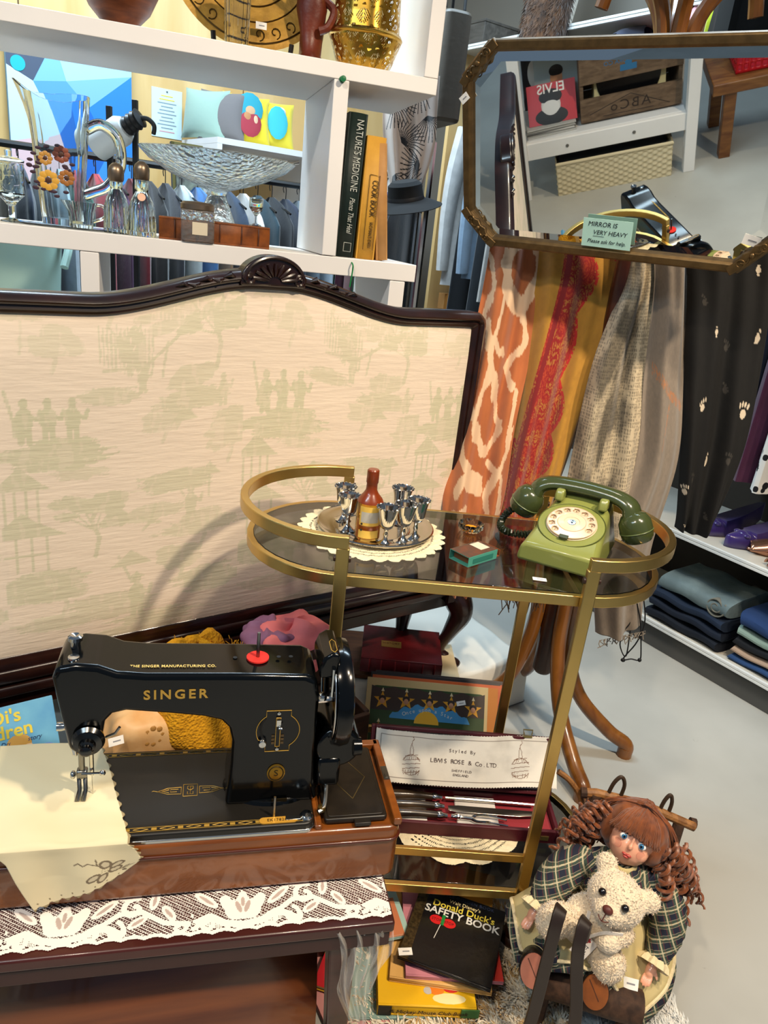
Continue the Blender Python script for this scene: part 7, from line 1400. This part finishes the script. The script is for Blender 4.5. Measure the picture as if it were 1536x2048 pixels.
for k in range(260):
    a = rr.uniform(-.3, pi+.3); s = rr.uniform(.6, 1.3); P = spline([(rr.uniform(-.006, .006), .0+rr.uniform(-.02, .03), .066), (.050*cos(a)*s*.8, .010+.035*abs(sin(a))*.6+rr.uniform(-.015, .01), .045), (.064*cos(a)*s, .020+.034*sin(a)+rr.uniform(-.01, .01), .008), (.070*cos(a)*s, .022+.036*sin(a), -.030+rr.uniform(-.02, .01))], 4); st_.tube([A_ @ p for p in P], .0012, 4)
stuff(st_.build('hair_strands', m_hair, cap))
def ringlet(p0, d, L, r, turns, th):
    p0 = Vector(p0); d = Vector(d).normalized(); n1 = d.cross(Vector((0, 1, .2))).normalized(); n2 = d.cross(n1); n = int(turns*12); P = []
    for i in range(n+1):
        t = i/n; a = t*turns*2*pi; rad = r*(.6+.4*sin(pi*min(1, t*1.2)))*(1-.25*t); P.append(p0+d*(L*t)+n1*(rad*cos(a))+n2*(rad*sin(a)))
    for q, off in enumerate((0, .35, -.35)):
        MB().tube([p+d*(off*.004)+n1*(off*.002) for p in P], [th*(1-.4*i/n) for i in range(n+1)], 6).build('ringlet', m_hair, cap) if q == 0 else None
for s in (-1, 1):
    for k in range(30):
        yy_ = -.012+.052*rr.random(); zz_ = .030-.055*rr.random(); p = A_ @ Vector((s*(.046+.030*rr.random()), yy_, zz_)); dr = Vector((s*.55 if s < 0 else .30, -.25+.3*rr.random(), -.75 if s > 0 else -.35)) + Vector((rr.uniform(-.35, .35), 0, rr.uniform(-.2, .2)))
        ringlet(p, dr, .050+.045*rr.random() if s < 0 else .065+.065*rr.random(), .009+.005*rr.random(), 3.2+2*rr.random(), .0036)
for k in range(9): ringlet(A_ @ Vector((-.05+.1*k/8, .045, -.01)), (rr.uniform(-.3, .3), .2, -1), .09, .012, 3, .006)
# ---- bear
m_bear = mat('bear_plush', '#e8d3b4', .95, bump=(260, 1.0, None, 'vor'), sheen=.6); m_bl = mat('bear_dark', '#120c0a', .15, coat=.5); m_nose = mat('bear_nose', '#5a2a22', .5)
be = thing('teddy_bear', 'cream plush teddy bear sitting on the lap of the doll', 'teddy bear', (0, 0, 0)); bf = Vector((-.46, -.72, .42)).normalized(); bx = -(bf.cross(Vector((.33, .25, .9))).normalized()); bx = bx if bx.x > 0 else -bx; by = -bf; bz = bx.cross(by).normalized()
BM = Matrix(((bx.x, by.x, bz.x, .432), (bx.y, by.y, bz.y, .895), (bx.z, by.z, bz.z, .283), (0, 0, 0, 1)))
E2 = lambda c, r, *rt: (BM @ Vector(c), r, BM.to_quaternion().to_matrix().to_4x4() @ (rt[0] if rt else Matrix.Identity(4)))
W2 = lambda c, r: (Vector(c), r)
blob('body', [E2((0, 0, 0), (.046, .040, .041)), E2((0, -.026, -.014), (.026, .024, .020)), E2((-.036, .006, .036), (.018, .011, .018)), E2((.042, .006, .026), (.018, .011, .018)), W2((.402, .905, .222), (.043, .036, .046)), W2((.408, .91, .19), (.046, .040, .040)),
    W2((.345, .880, .244), (.034, .026, .026)), W2((.333, .868, .250), (.026, .024, .028)), W2((.436, .875, .236), (.030, .024, .020)), W2((.424, .862, .230), (.021, .018, .019)), W2((.425, .880, .190), (.030, .030, .028)), W2((.434, .862, .180), (.027, .024, .032)), W2((.375, .895, .225), (.030, .026, .026))], m_bear, be, .0035, 5)
fz = MB(); rr = random.Random(2)
for c, r in ((( 0, 0, 0), (.046, .040, .041)), ((0, -.026, -.014), (.026, .024, .020)), ((-.036, .006, .036), (.018, .011, .018)), ((.042, .006, .026), (.018, .011, .018))):
    for k in range(int(90000*r[0]*r[2])*6):
        z = rr.uniform(-1, 1); a = rr.random()*2*pi; q = sqrt(1-z*z); n = Vector((q*cos(a), q*sin(a), z)); p = BM @ (Vector(c)+Vector((n.x*r[0], n.y*r[1], n.z*r[2]))*.985); d = (BM.to_3x3() @ n+Vector((rr.uniform(-1, 1), rr.uniform(-1, 1), rr.uniform(-1, 1)))*.8).normalized()*.0032; s_ = d.cross(Vector((rr.random(), rr.random(), rr.random()+.1))).normalized()*.0011; fz.add([p-s_, p+s_, p+d], [(0, 1, 2)])
for c, r in (((.402, .905, .222), (.043, .036, .046)), ((.345, .880, .244), (.034, .026, .026)), ((.333, .868, .250), (.026, .024, .028)), ((.436, .875, .236), (.030, .024, .020)), ((.434, .862, .180), (.027, .024, .032)), ((.425, .880, .190), (.030, .030, .028))):
    for k in range(900):
        z = rr.uniform(-1, 1); a = rr.random()*2*pi; q = sqrt(1-z*z); n = Vector((q*cos(a), q*sin(a), z)); p = Vector(c)+Vector((n.x*r[0], n.y*r[1], n.z*r[2]))*.985; d = (n+Vector((rr.uniform(-1, 1), rr.uniform(-1, 1), rr.uniform(-1, 1)))*.8).normalized()*.0032; s_ = d.cross(Vector((rr.random(), rr.random(), rr.random()+.1))).normalized()*.0011; fz.add([p-s_, p+s_, p+d], [(0, 1, 2)])
stuff(fz.build('plush_pile', m_bear, be, smooth=False))
for s in (-1, 1): MB().ell((0, 0, 0), (.0062, .005, .0062), 14, 10, BM @ TR(s*.019, -.0375, .008)).build('eye', m_bl, be)
MB().ell((0, 0, 0), (.0085, .006, .0068), 14, 10, BM @ TR(0, -.0495, -.006)).build('nose', m_nose, be); MB().tube([BM @ Vector((x, -.0495+abs(x)*.2, -.0215-.004*cos(x*200))) for x in np.linspace(-.009, .009, 9)], .0008, 5).tube([BM @ Vector((0, -.052, -.012)), BM @ Vector((0, -.0505, -.024))], .0008, 5).build('mouth', m_nose, be)
m_rib = mat('white_ribbon', '#ece2d6', .6)
MB().tube(spline([(.392, .885, .262), (.386, .868, .245), (.392, .866, .225)], 5), 1, sec=RECT(.006, .0015), up=(0, 1, 0)).build('ribbon', m_rib, be); MB().tube(spline([(.388, .862, .232), (.410, .858, .250), (.440, .857, .252)], 5), 1, sec=RECT(.006, .0015), up=(0, 1, 0)).build('ribbon', m_rib, be)
pm_ = frame((.388, .8615, .212), (.75, -.10, -.55), (.55, .25, .80)); bib = MB().box((0, 0, 0), (.030, .036, .0015), pm_).build('bib', m_rib, be, bevel=.0006)
for k, w_ in enumerate(('GET', 'WELL', 'SOON')): text('bib_lettering', w_, .0075, pm_ @ TR(.0, .002-.0075*k, .001) @ RZ(0), mat('bib_ink', '#22222a', .7), bib)
MB().box((-.002, .013, .001), (.008, .0026, .0006), pm_).box((-.002, .013, .001), (.0026, .008, .0006), pm_).build('red_cross', mat('cross_red', '#c2262a', .6), bib)
# ================================================================== what the mirror sees: display table behind the camera's left shoulder
fT = Vector((.573, -.820, 0)).normalized(); dT = Vector((-.820, -.573, 0)).normalized()
WT = frame((-1.087, -.114, 0), -fT, dT)          # x along the front, y away
wt = thing('white_display_table', 'white painted display table with a lower shelf, reflected in the mirror', 'table', M=WT); LT = .761
for x in (0, LT):
    for y in (0, .42): MB().box((x, y, .36), (.05, .05, .72)).build('leg', m_white, wt, bevel=.002)
MB().box((LT/2, .21, .735), (LT+.10, .54, .03)).build('table_top', m_white, wt, bevel=.002); MB().box((LT/2, .0, .243), (LT-.05, .028, .080)).build('front_rail', m_white, wt, bevel=.002); MB().box((LT/2, .42, .243), (LT-.05, .028, .080)).build('rear_rail', m_white, wt, bevel=.002)
MB().box((LT/2, .21, .275), (LT-.055, .40, .018)).build('lower_shelf', m_white, wt, bevel=.001)
for x in (.25, .55): MB().lathe([(0, 0), (.008, 0), (.007, .003), (0, .004)], 12, TR(x, -.0145, .243) @ RX(90)).build('bolt', m_steel, wt)
# woven basket under it
bk = thing('woven_basket', 'long cream woven basket under the white display table', 'basket', M=frame((-1.100, -.026, 0), -fT, dT) @ TR(0, .01, 0)); BL_, BD_, BH_ = .527, .26, .165
m_wick = mat('cream_wicker', '#cdbd9a', .8)
def wick(name, M, L_):
    def fn(U, V): return U*L_, -.0035*np.sin(U*L_/.022*pi)*np.sin(V*BH_/.0135*pi)-.0, V*BH_
    paint_grid(name, fn, 150, 84, None, m_wick, bk, M)
wick('woven_side', TR(0, 0, 0), BL_); wick('woven_side', TR(BL_, BD_, 0) @ RZ(180), BL_); wick('woven_end', TR(0, BD_, 0) @ RZ(-90), BD_); wick('woven_end', TR(BL_, 0, 0) @ RZ(90), BD_)
MB().tube([(0, 0, BH_), (BL_, 0, BH_), (BL_, BD_, BH_), (0, BD_, BH_)], .008, 8, True).build('rim', m_wick, bk); MB().box((BL_/2, BD_/2, .01), (BL_-.01, BD_-.01, .01)).build('base', m_wick, bk); MB().box((BL_/2, BD_/2, .105), (BL_-.03, BD_-.03, .05)).build('lining', mat('black_lining', '#121214', .8), bk)
# crate with records
cr = thing('wooden_crate', 'slatted wooden crate with branded lettering, reflected in the mirror', 'crate', M=WT @ TR(.040, .055, .2855)); m_cr = mat('old_crate_wood', '#7a614a', .75, wood=((2, 6, 6), 9), hex2='#584330'); CL_ = .44
for z, h in ((.065, .105), (.235, .105)): MB().box((CL_/2, 0, z), (CL_, .012, h)).build('slat', m_cr, cr, bevel=.001); MB().box((CL_/2, .30, z), (CL_, .012, h)).build('slat', m_cr, cr, bevel=.001)
for x in (.008, CL_-.008): MB().box((x, .15, .15), (.016, .288, .29)).build('end_board', m_cr, cr, bevel=.001)
MB().box((CL_/2, .15, .008), (CL_-.03, .28, .012)).build('bottom', m_cr, cr)
m_br = mat('brand_dark', '#2e2118', .7); text('brand_lettering', 'ABCo', .062, TR(CL_/2, -.0065, .062) @ RX(90), m_br, cr, space=1.25); MB().tube([(.05, -.0065, .03), (CL_/2, -.0065, .108), (CL_-.04, -.0065, .045)], .0016, 5).tube([(.12, -.0065, .028), (CL_-.10, -.0065, .028)], .0012, 5).build('brand_lines', m_br, cr); text('blue_lettering', 'FASSER AND TUORA CO', .026, TR(CL_/2-.03, -.0065, .255) @ RX(90), mat('brand_blue', '#2f6a94', .7), cr); MB().box((CL_/2+.01, -.0066, .225), (.07, .0008, .026)).ell((CL_/2+.01, -.0066, .245), (.015, .0006, .015), 12, 6).build('blue_emblem', mat('brand_blue', '#2f6a94', .7), cr)
for k in range(6):
    h = ('#cdbb8a', '#b9a06a', '#d8cda8', '#8f7a52', '#c9b074', '#a8986a')[k]; a = thing('record_album', ['frontmost', 'second', 'third', 'fourth', 'fifth', 'sixth'][k]+' record sleeve in the slatted crate', 'record', M=WT @ TR(.055, .085+.03*k, .302) @ RX(-6), group='records in the crate'); MB().box((.205, 0, .155), (.31, .004, .31)).build('sleeve', mat('sl_'+h[1:], h, .5), a); MB().lathe([(0, 0), (.14, 0), (.14, .0015), (0, .0015)], 40, TR(.21, -.004, .15) @ RX(90)).build('record', mat('vinyl', '#0b0b0c', .25), a)
# magazines and prints
mg = ('#b9b5ad', '#8f8a84', '#cdc8c0', '#6d6a66', '#a9a49c', '#d2cdc4')
for k in range(7):
    a = thing('magazine', ['lowest', 'second', 'third', 'fourth', 'fifth', 'sixth', 'top'][k]+' magazine of the pile beside the crate', 'magazine', M=WT @ TR(.500+.004*(k % 3), .035+.004*(k % 2), .2850+.0060*k) @ RZ(-3+2*(k % 3)), group='magazine pile on the white table'); MB().box((.115, .10, .0035), (.225, .20, .0068)).build('magazine', mat('mag_'+mg[k % 6][1:], mg[k % 6], .4), a, bevel=.0008)
def print_(name, label, x, y, w_, h_, hexc, parts, words, tilt=12, z=.2855, rz=0):
    a = thing(name, label, 'magazine', M=WT @ TR(x, y, z) @ RZ(rz) @ RX(90-tilt)); MB().box((w_/2, h_/2, -.002), (w_, h_, .004)).build('cover', mat('pr_'+hexc[1:], hexc, .35), a)
    for i, (cx, cy, rx, ry, hx) in enumerate(parts): MB().ell((cx*w_, cy*h_, .0005+.0004*i), (rx*w_, ry*h_, .0012), 20, 6).build('printed_shape', mat('ps_'+hx[1:], hx, .5), a)
    for s_, cx, cy, sz_, hx in words: text('cover_title', s_, sz_, TR(cx*w_, cy*h_, .0042), mat('pw_'+hx[1:], hx, .5), a, bold=.0006)
    return a
print_('music_book', 'red magazine with a black and white portrait propped on the pile', .495, .05, .22, .17, '#b81f24', [(.52, .18, .34, .22, '#1a1a1c'), (.52, .45, .20, .30, '#c9c4be'), (.52, .66, .24, .19, '#17161a'), (.52, .40, .17, .20, '#d5d0ca')], [('ELVIS', .5, .85, .055, '#e6ddd6')], 34, .330)
print_('music_book', 'grey magazine with a smiling figure in a yellow shirt behind the red one', .475, .17, .20, .29, '#8f9a9c', [(.5, .15, .42, .24, '#cfae5a'), (.5, .62, .14, .15, '#b9825e'), (.5, .72, .16, .09, '#17120f')], [('ELVIS', .5, .36, .062, '#eef0ee')], 8)
print_('music_print', 'black and white print of a guitarist, tallest at the back', .50, .27, .22, .34, '#17181b', [(.5, .62, .10, .10, '#c9c6c2'), (.5, .36, .17, .22, '#8f8d8a'), (.4, .40, .22, .05, '#d9d6d2')], [], 5)
print_('music_print', 'black and white portrait print at the left of the shelf', .62, .21, .11, .30, '#1c1d20', [(.5, .66, .26, .20, '#b5b2ae'), (.5, .28, .30, .15, '#5a5856')], [], 6)
# bench with red basket further left
BN = frame(Vector((-1.06, -.20, 0))+fT*1.0, -fT, dT); bn = thing('wooden_bench', 'honey brown wooden bench beyond the white table, reflected in the mirror', 'bench', M=BN); m_bn = mat('bench_wood', '#8a5a2c', .4, wood=((1, 5, 5), 8), hex2='#64391a')
MB().box((.50, .17, .335), (1.0, .36, .05)).build('seat', m_bn, bn, bevel=.004)
for x in (.10, .92):
    for y in (.03, .31): MB().box((x, y, .155), (.05, .05, .31)).build('leg', m_bn, bn, bevel=.003)
rb_ = thing('red_basket', 'red plastic basket standing on the wooden bench', 'basket', M=BN @ TR(.48, .05, .3605)); m_rp = mat('red_plastic', '#c0151f', .35)
def slots(u, v, L_): 
    return not (((u*L_/.026) % 1) > .32 and .12 < v < .88 and ((v*4) % 1) > .2)
for M, L_ in ((TR(0, 0, 0), .42), (TR(.42, .26, 0) @ RZ(180), .42), (TR(0, .26, 0) @ RZ(-90), .26), (TR(.42, 0, 0) @ RZ(90), .26)): MB().grid(lambda u, v: (u*L_, 0, v*.15), int(L_/.0065), 20, lambda u, v: slots(u, v, L_), False, M).build('slotted_side', m_rp, rb_, solid=.003, clean=True)
MB().tube([(0, 0, .15), (.42, 0, .15), (.42, .26, .15), (0, .26, .15)], .007, 8, True).build('rim', m_rp, rb_); MB().box((.21, .13, .004), (.42, .26, .004)).build('base', m_rp, rb_)
